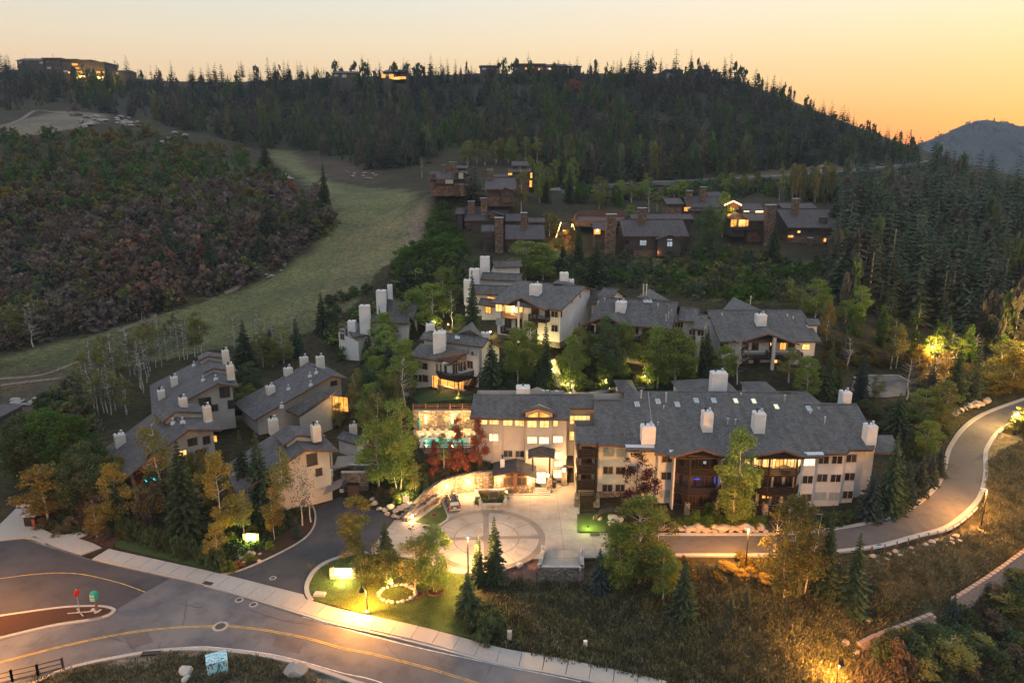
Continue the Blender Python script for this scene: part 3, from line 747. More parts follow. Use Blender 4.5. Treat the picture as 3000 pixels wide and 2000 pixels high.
def blob_np(seed,clumps,n,leaf,spread=1.0):
 """leaves spread through clumps [(x,y,z,r)]"""
 rg=np.random.default_rng(seed);c=np.array(clumps);w=c[:,3]**2;idx=rg.choice(len(c),n,p=w/w.sum())
 d=rdirs(rg,n);rr=rg.random(n)**.45;pos=c[idx,:3]+d*(rr*c[idx,3])[:,None]*np.array([1,1,.85])*spread
 a=rdirs(rg,n);b=np.cross(a,rdirs(rg,n));b/=np.linalg.norm(b,axis=1,keepdims=True)+1e-9;s=leaf*rg.uniform(.6,1.35,n)
 return rh(pos,a*s[:,None],b*(s*.62)[:,None])
def decid_clumps(seed,H0,R,zlo,n,rc,shape='oval',lean=0.0):
 rg=np.random.default_rng(seed);out=[]
 for i in range(n):
  t=rg.random()**.9;z=H0*(zlo+(1-zlo)*t)
  prof={'oval':math.sin(math.pi*min(1,(t*.86+.12)))**.6,'cone':(1-t)**.7*.95+.08,'dome':math.sqrt(max(.03,1-t*t)),'col':(math.sin(math.pi*min(1,t*.8+.15)))**.4*.8}[shape]
  az=rg.uniform(0,6.283);r=R*prof*math.sqrt(rg.uniform(.05,1));k=rc*rg.uniform(.6,1.25)*(1-.35*t)
  out.append((r*math.cos(az)+lean*t,r*math.sin(az),z-k*.3,k))
 return out
def limbs(mb,clumps,H0,mat,r0=.14,seed=1,zmin=.22,every=1,stems=1,spread=.5):
 rg=random.Random(seed);tops=[]
 for s_ in range(stems):
  ox=0 if stems==1 else math.cos(6.28*s_/stems)*spread;oy=0 if stems==1 else math.sin(6.28*s_/stems)*spread
  p=Vector((ox*.35,oy*.35,-.6));rr=r0/(stems**.4);tip=Vector((ox*2.0,oy*2.0,H0*.93));ps=[p]
  for k in range(1,6):
   f=k/5;q=p.lerp(tip,f)+Vector((rg.gauss(0,.10),rg.gauss(0,.10),0))*(1 if k<5 else 0);ps.append(q)
  for k in range(5):mb.tube(ps[k],ps[k+1],rr*(1-k*.17),rr*(1-(k+1)*.17),mat,6)
  tops.append(ps)
 for i,(x,y,z,k)in enumerate(clumps[::every]):
  ps=tops[i%stems];zz=max(H0*zmin,z-.25*math.hypot(x,y)-.4);f=min(.98,max(0.05,(zz+.6)/(H0*.93+.6)))*5;a=int(f);q=ps[min(a,4)].lerp(ps[min(a,4)+1],f-a)
  e=Vector((x,y,z));m_=q.lerp(e,.5)+Vector((0,0,-.1));mb.tube(q,m_,r0*.32,r0*.2,mat,4);mb.tube(m_,e,r0*.2,r0*.07,mat,4)
PROTO={}
def proto(kind,crown,crown_mat,trunk=None):
 PROTO.setdefault(kind,[]).append((mesh_np('crown',crown[0],crown[1],[crown_mat]),trunk))
def conetrunk(r,h,mat='bark'):
 mb=MB();mb.tube((0,0,-.8),(0,0,h),r,r*.15,mat,6);return mb.mesh('trunk')
for s in range(4):
 V=spruce_np(11+s,R=2.1+.25*(s%2),wh=26,nb=12,sp=5);tr=conetrunk(.17,9.6)
 proto('spruce',V,'spruce_needles',tr)
for s in range(3):proto('blue',spruce_np(31+s,R=2.5,wh=25,nb=12,sp=5,droop=.12),'blue_needles',conetrunk(.17,9.6))
for s in range(2):proto('greyspruce',spruce_np(41+s,R=2.0,wh=20,nb=9,sp=4,gap=.2,droop=.05),'grey_needles',conetrunk(.16,9.8,'grey_bark'))
for s in range(3):proto('fir',spruce_np(61+s,R=1.5,wh=24,nb=9,sp=4,gap=.12,droop=.2),'forest_needles',conetrunk(.15,9.7))
def dec(kind,mat,bark,seeds,R,zlo,n,rc,leaves,leaf,shape,r0=.13,stems=1,every=1,lean=0):
 for s in seeds:
  cl=decid_clumps(s,10.0,R,zlo,n,rc,shape,lean);mb=MB();limbs(mb,cl,10.0,bark,r0,s,zlo*.8,every,stems);proto(kind,blob_np(s+500,cl,leaves,leaf),mat,mb.mesh('trunk'))
dec('aspen','aspen_green','aspen_bark',(1,2,3,4),2.0,.22,38,1.15,7000,.125,'oval')
dec('aspen_multi','aspen_green','aspen_bark',(5,6),2.5,.2,44,1.15,7600,.125,'oval',.12,3)
dec('olive','aspen_olive','aspen_bark',(7,8,9),2.1,.2,36,1.05,5600,.12,'oval',.12,2)
dec('gold','aspen_gold','aspen_bark',(10,12,13),2.0,.22,34,1.0,4600,.12,'oval',.11)
dec('thin','aspen_olive','aspen_bark',(14,15,16),1.5,.35,26,.95,2300,.12,'oval',.13)
dec('bare','brush_grey','aspen_bark',(17,18,19,20),1.5,.3,30,.8,260,.13,'oval',.12)
dec('broad','oak_green','bark',(21,22),3.3,.12,50,1.5,9000,.155,'oval',.2)
dec('broad_dark','oak_dark','bark',(23,24),3.2,.1,50,1.5,9000,.155,'oval',.2)
dec('maple','maple_red','bark',(25,26,27),2.4,.14,44,.95,6200,.12,'cone',.11)
dec('plum','plum','bark',(28,),2.7,.14,40,.95,4400,.125,'oval',.13)
dec('willow','aspen_olive','bark',(29,30),2.8,.1,40,1.2,6000,.13,'dome',.14,3)
def shrub(kind,mat,seeds,R=5.5,n=28,leaves=2600,leaf=.36,rc=2.2,zlo=.05,bark='bark'):
 for s in seeds:
  cl=decid_clumps(s,9.5,R,zlo,n,rc,'dome');mb=MB();limbs(mb,cl,8.0,bark,.22,s,.05,2,3,1.2);proto(kind,blob_np(s+700,cl,leaves,leaf),mat,mb.mesh('trunk'))
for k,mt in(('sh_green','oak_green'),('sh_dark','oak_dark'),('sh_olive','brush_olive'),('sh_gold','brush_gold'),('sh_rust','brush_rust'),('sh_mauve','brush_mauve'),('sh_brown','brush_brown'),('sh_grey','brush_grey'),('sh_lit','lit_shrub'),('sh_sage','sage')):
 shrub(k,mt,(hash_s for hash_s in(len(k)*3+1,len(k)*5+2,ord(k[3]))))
shrub('sh_red','maple_red',(91,92))
KN=dict(spruce=('spruce_tree','spruce'),blue=('blue_spruce_tree','spruce'),greyspruce=('grey_spruce_tree','spruce'),fir=('fir_tree','conifer'),aspen=('aspen_tree','aspen'),aspen_multi=('aspen_tree','aspen'),
olive=('aspen_tree','aspen'),gold=('golden_aspen_tree','aspen'),thin=('thin_aspen_tree','aspen'),bare=('bare_aspen_tree','aspen'),broad=('broadleaf_tree','tree'),broad_dark=('broadleaf_tree','tree'),maple=('maple_tree','maple'),plum=('plum_tree','plum tree'),willow=('willow_tree','tree'))
_tc_n=[0]
def plant(kind,loc,h,w,label,group=None,rz=None):
 if kind in('aspen','aspen_multi','olive','thin','bare'):w*=1.15
 """h: height m, w: crown width m"""
 ps=PROTO[kind];_tc_n[0]+=1;crown,trunk=ps[_tc_n[0]%len(ps)]
 base={'spruce':4.4,'blue':5.0,'greyspruce':4.0,'fir':3.0,'broad':7.6,'broad_dark':7.6,'maple':5.4,'plum':6.2,'willow':6.6,'thin':3.9,'bare':3.8,'gold':4.8,'olive':5.2,'aspen_multi':6.0}.get(kind,5.0 if not kind.startswith('sh_')else 12.5)
 sz=h/10.0;sx=w/base;name,cat=KN.get(kind,('shrub','shrub'))
 rz=random.uniform(0,6.28)if rz is None else rz
 m=Matrix.Translation(Vector(loc))@Matrix.Rotation(rz,4,'Z')@Matrix.Diagonal((sx,sx,sz,1))
 e=bpy.data.objects.new(name,None);COL.objects.link(e);e.matrix_basis=m;e.empty_display_size=.1
 tag(e,label,cat,group)
 for n_,me in(('crown',crown),('trunk',trunk)):
  o=bpy.data.objects.new(n_,me);COL.objects.link(o);o.parent=e
 return e
def tree(kind,u,vb,vt,wpx,label,group=None,z=None):
 b=G(u,vb)if z is None else P(u,vb,z);t=PY(u,vt,b.y);s=F/(b.y*CT-(b.z-H)*ST);h=max(.6,t.z-b.z)
 return plant(kind,b,h,wpx/s,label,group)
 # low-poly versions for the far forest
def low(kind,crown,mat,trunkmat=None,th=6.0,tr=.14):
 V,Fc=crown;mats=[mat];mi=np.zeros(len(Fc),int)
 if trunkmat:
  n=4;a=np.arange(n)*2*math.pi/n;tv=np.concatenate([np.stack([np.cos(a)*tr,np.sin(a)*tr,a*0-1.0],1),np.stack([np.cos(a)*tr*.4,np.sin(a)*tr*.4,a*0+th],1)]);tf=np.array([(i,(i+1)%n,n+(i+1)%n,n+i)for i in range(n)])+len(V)
  V=np.concatenate([V,tv]);Fc=np.concatenate([Fc,tf]);mats.append(trunkmat);mi=np.concatenate([mi,np.ones(n,int)])
 LOW.setdefault(kind,[]).append((V.astype(np.float32),Fc,mats,mi))
LOW={}
for s in range(3):
 low('fir',spruce_np(101+s,R=1.7,wh=15,nb=9,sp=2,droop=.35,pw=.75,hang=False,fat=1.5),'forest_needles','bark',7)
 low('firb',spruce_np(111+s,R=1.5,wh=14,nb=8,sp=2,droop=.25,gap=.12,pw=.65,hang=False,fat=1.5),'forest_brown','grey_bark',7.5)
 low('firg',spruce_np(121+s,R=1.7,wh=15,nb=9,sp=2,droop=.35,pw=.75,hang=False,fat=1.5),'spruce_needles','bark',7)
def lowshrub(kind,mat,trunk=None,th=5,n=125,leaf=1.15):
 for s in range(3):cl=decid_clumps(140+s+len(kind),9.5,5.5,.05,12,2.5,'dome');low(kind,blob_np(150+s,cl,n,leaf),mat,trunk,th,.2)
for k,mt in(('green','oak_green'),('dark','oak_dark'),('olive','brush_olive'),('gold','brush_gold'),('rust','brush_rust'),('mauve','brush_mauve'),('brown','brush_brown'),('grey','brush_grey'),('sage','sage')):lowshrub(k,mt)
for s in range(3):cl=decid_clumps(170+s,10,1.6,.3,10,1.2,'oval');low('asp',blob_np(180+s,cl,150,.45),'aspen_green','aspen_bark',9,.1);low('aspg',blob_np(190+s,cl,110,.42),'aspen_gold','aspen_bark',9,.1);low('aspb',blob_np(193+s,cl,60,.38),'brush_grey','aspen_bark',9.5,.11)
_LM={}
def lowmesh(kind,i):
 if(kind,i)not in _LM:V,Fc,mats,mi=LOW[kind][i];_LM[kind,i]=mesh_np('tree',V,Fc,mats,mi)
 return _LM[kind,i]
def mass(name,label,cat,items):
 """items: (kind, x, y, z, h, w) joined into one uncountable growth"""
 Vs=[];Fs=[];MI=[];mats=[];off=0
 for kind,x,y,z,h,w in items:
  V,Fc,mt,mi=random.choice(LOW[kind]);base=3.4 if kind.startswith('fir')else(3.6 if kind.startswith('asp')else 12.5)
  a=random.uniform(0,6.28);c,s=math.cos(a),math.sin(a);sx=w/base;sz=h/10
  X=(V[:,0]*c-V[:,1]*s)*sx+x;Y=(V[:,0]*s+V[:,1]*c)*sx+y;Vs.append(np.stack([X,Y,V[:,2]*sz+z],1));Fs.append(Fc+off);off+=len(V)
  for q in mt:
   if q not in mats:mats.append(q)
  MI.append(np.array([mats.index(q)for q in mt])[mi])
 me=mesh_np(name,np.concatenate(Vs),np.concatenate(Fs),mats,np.concatenate(MI));o=link(name,me);return tag(o,label,cat,None,'stuff')
def lowthing(name,kind,loc,h,w,label,cat,group):
 base=3.4 if kind.startswith('fir')else(3.6 if kind.startswith('asp')else 12.5);sx=w/base
 m=Matrix.Translation(Vector(loc))@Matrix.Rotation(random.uniform(0,6.28),4,'Z')@Matrix.Diagonal((sx,sx,h/10,1))
 o=bpy.data.objects.new(name,lowmesh(kind,random.randrange(3)));COL.objects.link(o);o.matrix_basis=m;return tag(o,label,cat,group)
def scatter(poly,n,rg):
 xs=[p[0]for p in poly];ys=[p[1]for p in poly];out=[]
 while len(out)<n:
  u=rg.uniform(min(xs),max(xs));v=rg.uniform(min(ys),max(ys))
  if inpoly(np.array([u]),np.array([v]),poly)[0]:out.append((u,v))
 return out
 # ================================================================ THE SETTING
def seg(f,pts):return[f(*p)for p in pts]
REG=[  # pixel outline, near/far limits of distance, ground colour
([(0,300),(2700,200),(2750,500),(2350,540),(1500,470),(900,470),(600,400),(300,330)],380,1400,(.045,.045,.030)),
([(0,395),(400,400),(760,480),(960,640),(860,760),(560,890),(0,1040)],170,400,(.055,.050,.030)),
([(2400,520),(3000,560),(3000,1060),(2600,1010),(2430,900)],140,400,(.040,.037,.025)),
([(780,435),(850,440),(960,530),(1060,552),(1180,556),(1275,600),(1240,650),(1190,730),(1110,790),(1050,880),(960,960),(850,985),(700,1010),(500,1050),(300,1085),(120,1140),(0,1180),(0,1050),(200,1005),(420,935),(600,885),(780,820),(905,745),(975,670),(955,590),(880,520),(800,470)],140,480,(.125,.130,.068)),
([(1000,720),(1100,640),(1190,600),(1215,640),(1160,720),(1080,800),(1030,880),(960,940),(900,930),(960,820)],140,330,(.160,.145,.085)),
([(0,1060),(200,1020),(420,950),(560,930),(640,960),(520,1020),(300,1070),(120,1130),(0,1170)],140,230,(.085,.095,.050)),
([(1275,590),(1250,650),(1200,740),(1130,780),(1165,720),(1200,650),(1225,600)],150,330,(.21,.165,.13)),
([(0,365),(90,345),(170,325),(310,330),(300,360),(150,392),(0,398)],300,480,(.16,.135,.11)),
([(880,455),(980,470),(1110,500),(1100,540),(960,520),(880,480)],300,470,(.075,.055,.042)),
([(0,1090),(120,1075),(260,1090),(240,1120),(120,1170),(70,1250),(0,1290)],120,175,(.085,.065,.052)),
([(1780,770),(2000,750),(2420,770),(2430,900),(2080,880),(1800,830)],150,260,(.085,.10,.045)),
([(1750,545),(2080,525),(2350,480),(2700,470),(2700,500),(2300,520),(2080,530),(1800,560)],280,460,(.115,.09,.065)),
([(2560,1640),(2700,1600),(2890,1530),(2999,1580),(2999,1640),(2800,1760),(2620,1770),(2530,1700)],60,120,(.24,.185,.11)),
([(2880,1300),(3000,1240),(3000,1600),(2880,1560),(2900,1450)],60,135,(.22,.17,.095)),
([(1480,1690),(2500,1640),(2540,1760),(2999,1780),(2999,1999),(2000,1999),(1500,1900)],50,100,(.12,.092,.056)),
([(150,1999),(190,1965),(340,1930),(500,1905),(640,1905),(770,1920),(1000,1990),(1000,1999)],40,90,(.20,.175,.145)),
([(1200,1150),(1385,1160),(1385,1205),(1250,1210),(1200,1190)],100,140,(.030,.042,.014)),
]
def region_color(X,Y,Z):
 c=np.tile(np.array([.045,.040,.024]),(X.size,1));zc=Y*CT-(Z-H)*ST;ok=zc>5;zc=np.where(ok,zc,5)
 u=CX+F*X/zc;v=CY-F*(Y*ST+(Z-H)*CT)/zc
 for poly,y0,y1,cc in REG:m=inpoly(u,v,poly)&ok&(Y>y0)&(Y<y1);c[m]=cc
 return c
 # road outlines (pixel readings)
UP_KERB=[(-260,1615),(-60,1625),(70,1580),(270,1640)]+[(498,1692),(600,1716),(745,1760),(889,1805),(1000,1837),(1230,1890),(1434,1943),(1595,1972),(1740,2002),(1950,2050),(2250,2110)]
LO_KERB=[(-200,2075),(60,2012),(191,1958),(340,1924),(493,1901),(638,1901),(766,1916),(893,1945),(1000,1980),(1060,2000),(1200,2040),(1500,2130),(1800,2230)]
E_UP=seg(B3,[(-480,553),(-140,553),(0,553),(300,553),(600,552),(820,540),(1000,520),(1300,468),(1500,408),(1650,320),(1770,200),(1815,80),(1832,0)])+seg(R6,[(1860,1420),(1950,1300),(2100,1200),(2351,1110),(2600,1050)])
E_LO=seg(B3,[(-480,686),(-140,685),(0,684),(300,684),(560,683),(800,676),(1050,658),(1400,608),(1700,528),(1900,430),(2020,310),(2062,200),(2076,100),(2074,0)])+seg(R6,[(2090,1430),(2160,1330),(2260,1262),(2351,1222),(2600,1160)])
DRIVE=seg(B1,[(1560,832),(1700,780),(1900,690),(2080,590),(2160,500),(2172,400),(2200,350),(2345,285)])+seg(B2,[(80,345),(200,372),(370,438),(230,610),(190,668),(60,690),(0,700)])+seg(B1,[(2300,700),(2200,770),(2110,880),(2092,965)])
DARK=seg(B1,[(-500,640),(-100,610),(0,596),(165,578),(300,625),(600,718),(900,790),(1172,851),(1000,945),(805,1062),(700,1040),(560,1036),(400,1048),(200,1078),(0,1112),(-500,1200)])
main_poly=gxy([p for p in UP_KERB if p[0]>=425])
mp_up=smooth(gxy(UP_KERB),4);mp_lo=smooth(gxy(LO_KERB),4);e_up=smooth(gxy(E_UP),5);e_lo=smooth(gxy(E_LO),5)
main_xy=mp_up+mp_lo[::-1];east_xy=e_up+e_lo[::-1];drive_xy=gxy(DRIVE)
court_xy=[Vector(p)for p in flatp]
PARK=seg(R6,[(1180,960),(1290,945),(1480,943),(1560,985),(1530,1080),(1400,1095),(1150,1085)])
park_xy=gxy(PARK)
FARR=seg(R2,[(1460,1100),(1560,1078),(1700,1066),(1900,1056),(2090,1042)])+seg(R3,[(0,1030),(200,1022),(450,1008),(700,994),(1000,972),(1270,948),(1450,928),(1600,908),(1680,895),(1750,893)])
far_line=smooth([PY(u,v,0).to_2d()if False else G(u,v).to_2d()for u,v in FARR],4)

# ground sheet: fine grid near, coarse grid beyond, one mesh
def build_ground():
 g=GN;x=g.x0+np.arange(g.nx)*g.st;y=g.y0+np.arange(g.ny)*g.st;X,Y=np.meshgrid(x,y);Z=g.Z.copy()
 edge=np.zeros(X.shape,bool);edge[0]=edge[-1]=True;edge[:,0]=edge[:,-1]=True
 Z[edge]=GF(X[edge],Y[edge]);g.Z[edge]=Z[edge]
 low_=np.zeros(X.shape,bool)
 for poly in(main_xy,east_xy,drive_xy,court_xy,park_xy):low_|=inpoly(X,Y,[(p.x,p.y)for p in poly])
 L=low_.copy();L[1:-1,1:-1]=low_[1:-1,1:-1]&low_[:-2,1:-1]&low_[2:,1:-1]&low_[1:-1,:-2]&low_[1:-1,2:]
 Z=Z-np.where(L,.30,np.where(low_,.08,0))
 n1=X.size;idx=np.arange(n1).reshape(X.shape);F1=np.stack([idx[:-1,:-1],idx[:-1,1:],idx[1:,1:],idx[1:,:-1]],-1).reshape(-1,4)
 h=GF;x2=h.x0+np.arange(h.nx)*h.st;y2=h.y0+np.arange(h.ny)*h.st;X2,Y2=np.meshgrid(x2,y2);Z2=h.Z
 i2=np.arange(X2.size).reshape(X2.shape)+n1;cx=X2[:-1,:-1]+h.st/2;cy=Y2[:-1,:-1]+h.st/2
 keep=~((cx>g.x0)&(cx<x[-1])&(cy>g.y0)&(cy<y[-1]));F2=np.stack([i2[:-1,:-1],i2[:-1,1:],i2[1:,1:],i2[1:,:-1]],-1)[keep]
 V=np.concatenate([np.stack([X.ravel(),Y.ravel(),Z.ravel()],1),np.stack([X2.ravel(),Y2.ravel(),Z2.ravel()],1)])
 me=mesh_np('ground',V,np.concatenate([F1,F2]),['ground'])
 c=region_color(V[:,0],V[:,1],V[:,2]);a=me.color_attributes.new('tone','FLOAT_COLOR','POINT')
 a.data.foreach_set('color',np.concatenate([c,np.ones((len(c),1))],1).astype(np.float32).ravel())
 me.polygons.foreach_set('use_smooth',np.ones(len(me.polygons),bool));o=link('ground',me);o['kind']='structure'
m,nt=nmat('ground');at=N(nt,'ShaderNodeVertexColor',layer_name='tone');g_=N(nt,'ShaderNodeNewGeometry')
n1=N(nt,'ShaderNodeTexNoise',{'Vector':g_.outputs['Position'],'Scale':.9,'Detail':8.0,'Roughness':.7});n2=N(nt,'ShaderNodeTexNoise',{'Vector':g_.outputs['Position'],'Scale':.07,'Detail':5.0})
mp_=N(nt,'ShaderNodeMapping',{'Vector':g_.outputs['Position'],'Scale':(.3,1.2,1)});n3=N(nt,'ShaderNodeTexNoise',{'Vector':mp_.outputs[0],'Scale':1.4,'Detail':6.0})
c=mixc(nt,1.0,at.outputs[0],ramp(nt,n1.outputs[0],[(.3,(.5,.5,.5)),(.7,(1.45,1.45,1.4))]),'MULTIPLY')
c=mixc(nt,1.0,c,ramp(nt,n2.outputs[0],[(.3,(.72,.78,.8)),(.7,(1.25,1.18,1.05))]),'MULTIPLY')
c=mixc(nt,1.0,c,ramp(nt,n3.outputs[0],[(.35,(.75,.75,.75)),(.65,(1.2,1.2,1.15))]),'MULTIPLY')
bp=N(nt,'ShaderNodeBump',{'Height':n1.outputs[0],'Strength':.9,'Distance':.35});finish(nt,c,.95,bp.outputs[0],.1)
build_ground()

# ---- main street, dark asphalt, island
gray_left=gxy(seg(B1,[(1172,851),(1000,945),(805,1062)]))
drape('main_street',main_xy,.05,'asphalt',cell=2.0)
drape('side_street',gxy(DARK),.058,'dark_asphalt',cell=2.0)
ISL=seg(B1,[(-500,1215),(-100,1125),(0,1108),(250,1072),(450,1047),(600,1040),(720,1042),(790,1060),(795,1080),(740,1118),(600,1150),(450,1172),(300,1200),(0,1272),(-120,1300),(-500,1400)])
isl=smooth(gxy(ISL),4)
drape('traffic_island_kerb',isl,.20,'concrete',.3,1.0)
def inset(poly,d):
 n=len(poly);out=[];A=sum(poly[i].x*poly[(i+1)%n].y-poly[(i+1)%n].x*poly[i].y for i in range(n));s=1 if A>0 else-1
 for i in range(n):
  t=(poly[(i+1)%n]-poly[i-1]);t=t.normalized()if t.length>1e-6 else Vector((1,0));out.append(poly[i]+Vector((-t.y,t.x))*d*s)
 return out
drape('traffic_island_bed',inset(isl,.42),.24,'mulch',.1,1.0)
# ---- pavements: cast slabs, each its own piece
side_back=seg(B1,[(780,635),(1100,715),(1380,790),(1520,826)])
pave=link('pavement',None);pave['kind']='structure';tag(pave,'pale concrete pavement of cast slabs along the far side of the main street')
kerbA=[p for p in smooth(gxy([(270,1640),(498,1692),(600,1716),(745,1760),(889,1805),(1000,1837),(1230,1890),(1434,1943),(1595,1972),(1740,2002),(1950,2050)]),5)]
slabs(pave,'kerb_stone',kerbA,.30,0.0,.19,'concrete',3,.35,.015)
slabs(pave,'paving_slab',kerbA[0:],2.55,.34,.18,'concrete',2.4,.3,.03,.8)
# broad concrete apron at the left
drape('pavement_apron',gxy(seg(B1,[(-400,560),(0,480),(110,372),(245,372),(250,440),(290,512),(360,545),(450,553),(600,515),(625,545),(540,578),(640,610),(700,640),(560,690),(400,640),(300,600),(240,560),(165,574),(0,592),(-400,650)])),.14,'concrete',.2,1.5)
slabs(pave,'kerb_stone',smooth(gxy(seg(B1,[(0,590),(165,576),(250,590),(300,618)])),3),.3,0,.2,'concrete',3,.3,.015)
slabs(pave,'kerb_stone',smooth(gxy(LO_KERB),5),0.0,-.45,.18,'concrete',3,.35,.015)
# ---- worn trails on the run
for i,ln in enumerate((seg(R4,[(-20,965),(150,955),(300,935),(430,890),(560,840)]),seg(R4,[(280,655),(420,645),(560,635),(665,628)]),seg(R4,[(440,530),(560,552),(700,560),(850,535),(960,520),(1060,525),(1040,560),(900,600),(820,640)]),seg(R4,[(1440,300),(1560,295),(1650,310),(1600,350),(1540,375)]),seg(R4,[(1840,120),(1930,130),(1960,155)]),seg(R1,[(0,640),(120,600),(240,530),(420,545),(560,555),(700,548)]),seg(R4,[(0,1010),(200,985),(420,960)]))):
 mb=MB();ribbon(mb,resample(smooth(gxy(ln),4),1.5),.9+.4*(i%2),-.8,.10,'trail_dirt');o=mb.obj('trail');o['kind']='structure'
for q in([(1900,1240),(2100,1290),(2060,1370),(1880,1310)],[(850,1250),(1020,1215),(1060,1290),(900,1330)]):drape('asphalt_patch',gxy(seg(B1,q)),.062,'road_asphalt')
# ---- painted lines
yl=smooth(gxy(seg(B1,[(-200,1490),(0,1430),(300,1350),(600,1280),(900,1222),(1200,1190),(1480,1180),(1650,1185),(1900,1220),(2150,1272),(2351,1330)])+seg(B2,[(150,1358),(300,1392),(600,1470),(920,1568),(1100,1625)])),4)
line_mark('centre_line',yl,.11,.11,.075,'yellow_paint');line_mark('centre_line',yl,-.11,.11,.075,'yellow_paint')
line_mark('centre_line',smooth(gxy(seg(B1,[(-300,880),(0,852),(200,826),(400,813),(560,822),(700,850),(850,890),(1000,945)])),4),0,.12,.082,'yellow_paint')
line_mark('edge_line',smooth(gxy(seg(B1,[(2085,1115),(2351,1190)])+seg(B2,[(140,1230),(540,1330),(1000,1430),(1400,1510),(1650,1562)])),4),0,.12,.075,'white_paint')
line_mark('edge_line',smooth(gxy(seg(B1,[(1160,1332),(1350,1322),(1500,1327),(1900,1378),(2351,1500)])+seg(B2,[(150,1530),(300,1575)])),4),0,.12,.075,'white_paint')
def cracks(name,lines,mat='iron',w=.05,dz=.078):
 mb=MB();rg=random.Random(5)
 for ln in lines:
  l=[p+Vector((rg.gauss(0,.06),rg.gauss(0,.06)))for p in resample(gxy(ln),.7)]
  if len(l)>1:ribbon(mb,l,w/2,-w/2,dz,mat)
 o=mb.obj(name);o['kind']='structure'
cracks('asphalt_crack',[seg(B1,[(1840,900),(1950,830),(2040,760)]),seg(B1,[(2040,760),(1900,720)]),seg(B1,[(2060,665),(2130,680),(2220,630),(2351,665)]),seg(B1,[(2040,760),(2130,690),(2200,705)]),seg(B1,[(1520,1165),(1570,1125),(1600,1100)]),seg(B1,[(1200,1020),(1400,1055)]),seg(B1,[(1080,1360),(1110,1290)]),seg(B1,[(1750,1320),(1800,1270)]),seg(B2,[(1000,1510),(1040,1450)]),seg(B2,[(650,1560),(700,1500),(705,1465)]),seg(B1,[(2220,1420),(2351,1300)]),seg(B1,[(700,1200),(760,1260),(900,1300),(940,1370)]),seg(B1,[(1700,1060),(1900,1130),(2200,1180)]),seg(B2,[(300,1300),(420,1420),(450,1480)]),seg(B1,[(150,700),(400,720),(620,800)]),seg(B1,[(1290,1000),(1260,1180)]),seg(B1,[(200,1330),(330,1230)])])
def manhole(u,v,r,label):
 p=G(u,v);mb=MB();mb.lathe([(r*1.55,.0),(r*1.55,.02),(r*1.5,.022)],(0,0,.05),'concrete',20);o=mb.obj('manhole',None,Matrix.Translation(p));tag(o,label,'manhole')
 mb=MB();mb.lathe([(r,.0),(r,.034),(r*.96,.036)],(0,0,.05),'iron',20);mb.obj('manhole_cover',o,Matrix.Translation(p))
manhole(*B1(1518,1180),.55,'largest round manhole, set in the yellow centre line of the main street')
manhole(*B1(1648,998),.32,'left one of the two small manholes near the pavement edge of the street')
manhole(*B1(1746,1030),.32,'right one of the two small manholes near the pavement edge of the street')
manhole(*B1(1880,848),.28,'small pale manhole at the mouth of the dark driveway')
def grate(u,v,rz,label,w=1.3,d=.6):
 p=G(u,v);mt=Matrix.Translation(p+Vector((0,0,.2)))@Matrix.Rotation(rz,4,'Z');mb=MB()
 for i in range(9):mb.box((-w/2+w*(i+.5)/9,0,0),(w/9*.5,d,.04),'iron')
 mb.box((0,0,-.02),(w,d,.02),'rubber');o=mb.obj('drain_grate',None,mt);tag(o,label,'drain')
grate(*B1(1432,890),-.3,'dark drain grate in the kerb opposite the island tip');grate(*B1(660,1126),.3,'dark drain grate at the tip kerb of the mulch island');grate(*B1(1045,1370),.1,'dark drain grate in the near kerb of the main street',2.0)
grate(*B2(592,505),-.35,'drain grate in the concrete by the grass wedge');grate(*B2(1745,551),0,'drain grate beside the floodlit green lawn corner');grate(*B3(1375,628),.2,'drain grate in the outer kerb of the curved road');grate(*B3(1515,392),.5,'drain grate in the inner kerb of the curved road')
# ---- driveway, apron, kerbs
drape('driveway',drive_xy,.066,'dark_asphalt',cell=1.5)
drape('driveway_apron',gxy(seg(B1,[(1400,905),(1530,826),(1560,826),(2092,962),(2110,1000),(2130,1110),(2090,1112),(1900,1050),(1600,960)])),.085,'concrete',cell=1.5)
kd=link('driveway_kerb',None);kd['kind']='structure';tag(kd,'low concrete kerb along both sides of the dark driveway')
slabs(kd,'kerb_stone',smooth(gxy(seg(B1,[(1500,828),(1600,812),(1700,780),(1900,690),(2080,590),(2160,500),(2172,400),(2140,330)])),4),.12,-.12,.17,'concrete',3,.3,.015)
lawn_edge=gxy(seg(B1,[(2130,1010),(2100,960),(2100,890),(2150,800),(2240,735),(2351,695)])+seg(B2,[(60,675),(160,668),(300,672),(430,690),(560,715),(650,755),(730,790),(860,806)]))
slabs(kd,'kerb_stone',smooth(lawn_edge,4),0.0,-.55,.17,'concrete',3,.3,.015)
# ---- the court: slabs cut by saw joints, ring of darker paving
court=link('courtyard',None);court['kind']='structure';tag(court,'pale concrete forecourt with a darker ring and cross bands')
CC=Vector((-3.46,87.1));CR=7.95
def clip_cell(poly,x0,x1,y0,y1):
 def cl(P_,ax,val,keep):
  out=[]
  for i in range(len(P_)):
   a,b=P_[i-1],P_[i];ia=(a[ax]-val)*keep>=0;ib=(b[ax]-val)*keep>=0
   if ia!=ib:t=(val-a[ax])/(b[ax]-a[ax]);out.append(a+(b-a)*t)
   if ib:out.append(b)
  return out
 P_=[p.copy()for p in poly]
 for ax,v_,k in((0,x0,1),(0,x1,-1),(1,y0,1),(1,y1,-1)):
  P_=cl(P_,ax,v_,k)
  if len(P_)<3:return[]
 return P_
xs=np.arange(-26,22,4.1);ys=np.arange(76,108,4.1)
mb=MB();mb.slab([(p.x,p.y,.03)for p in court_xy],.2,'joint','joint');o=mb.obj('courtyard_base');o['kind']='structure'
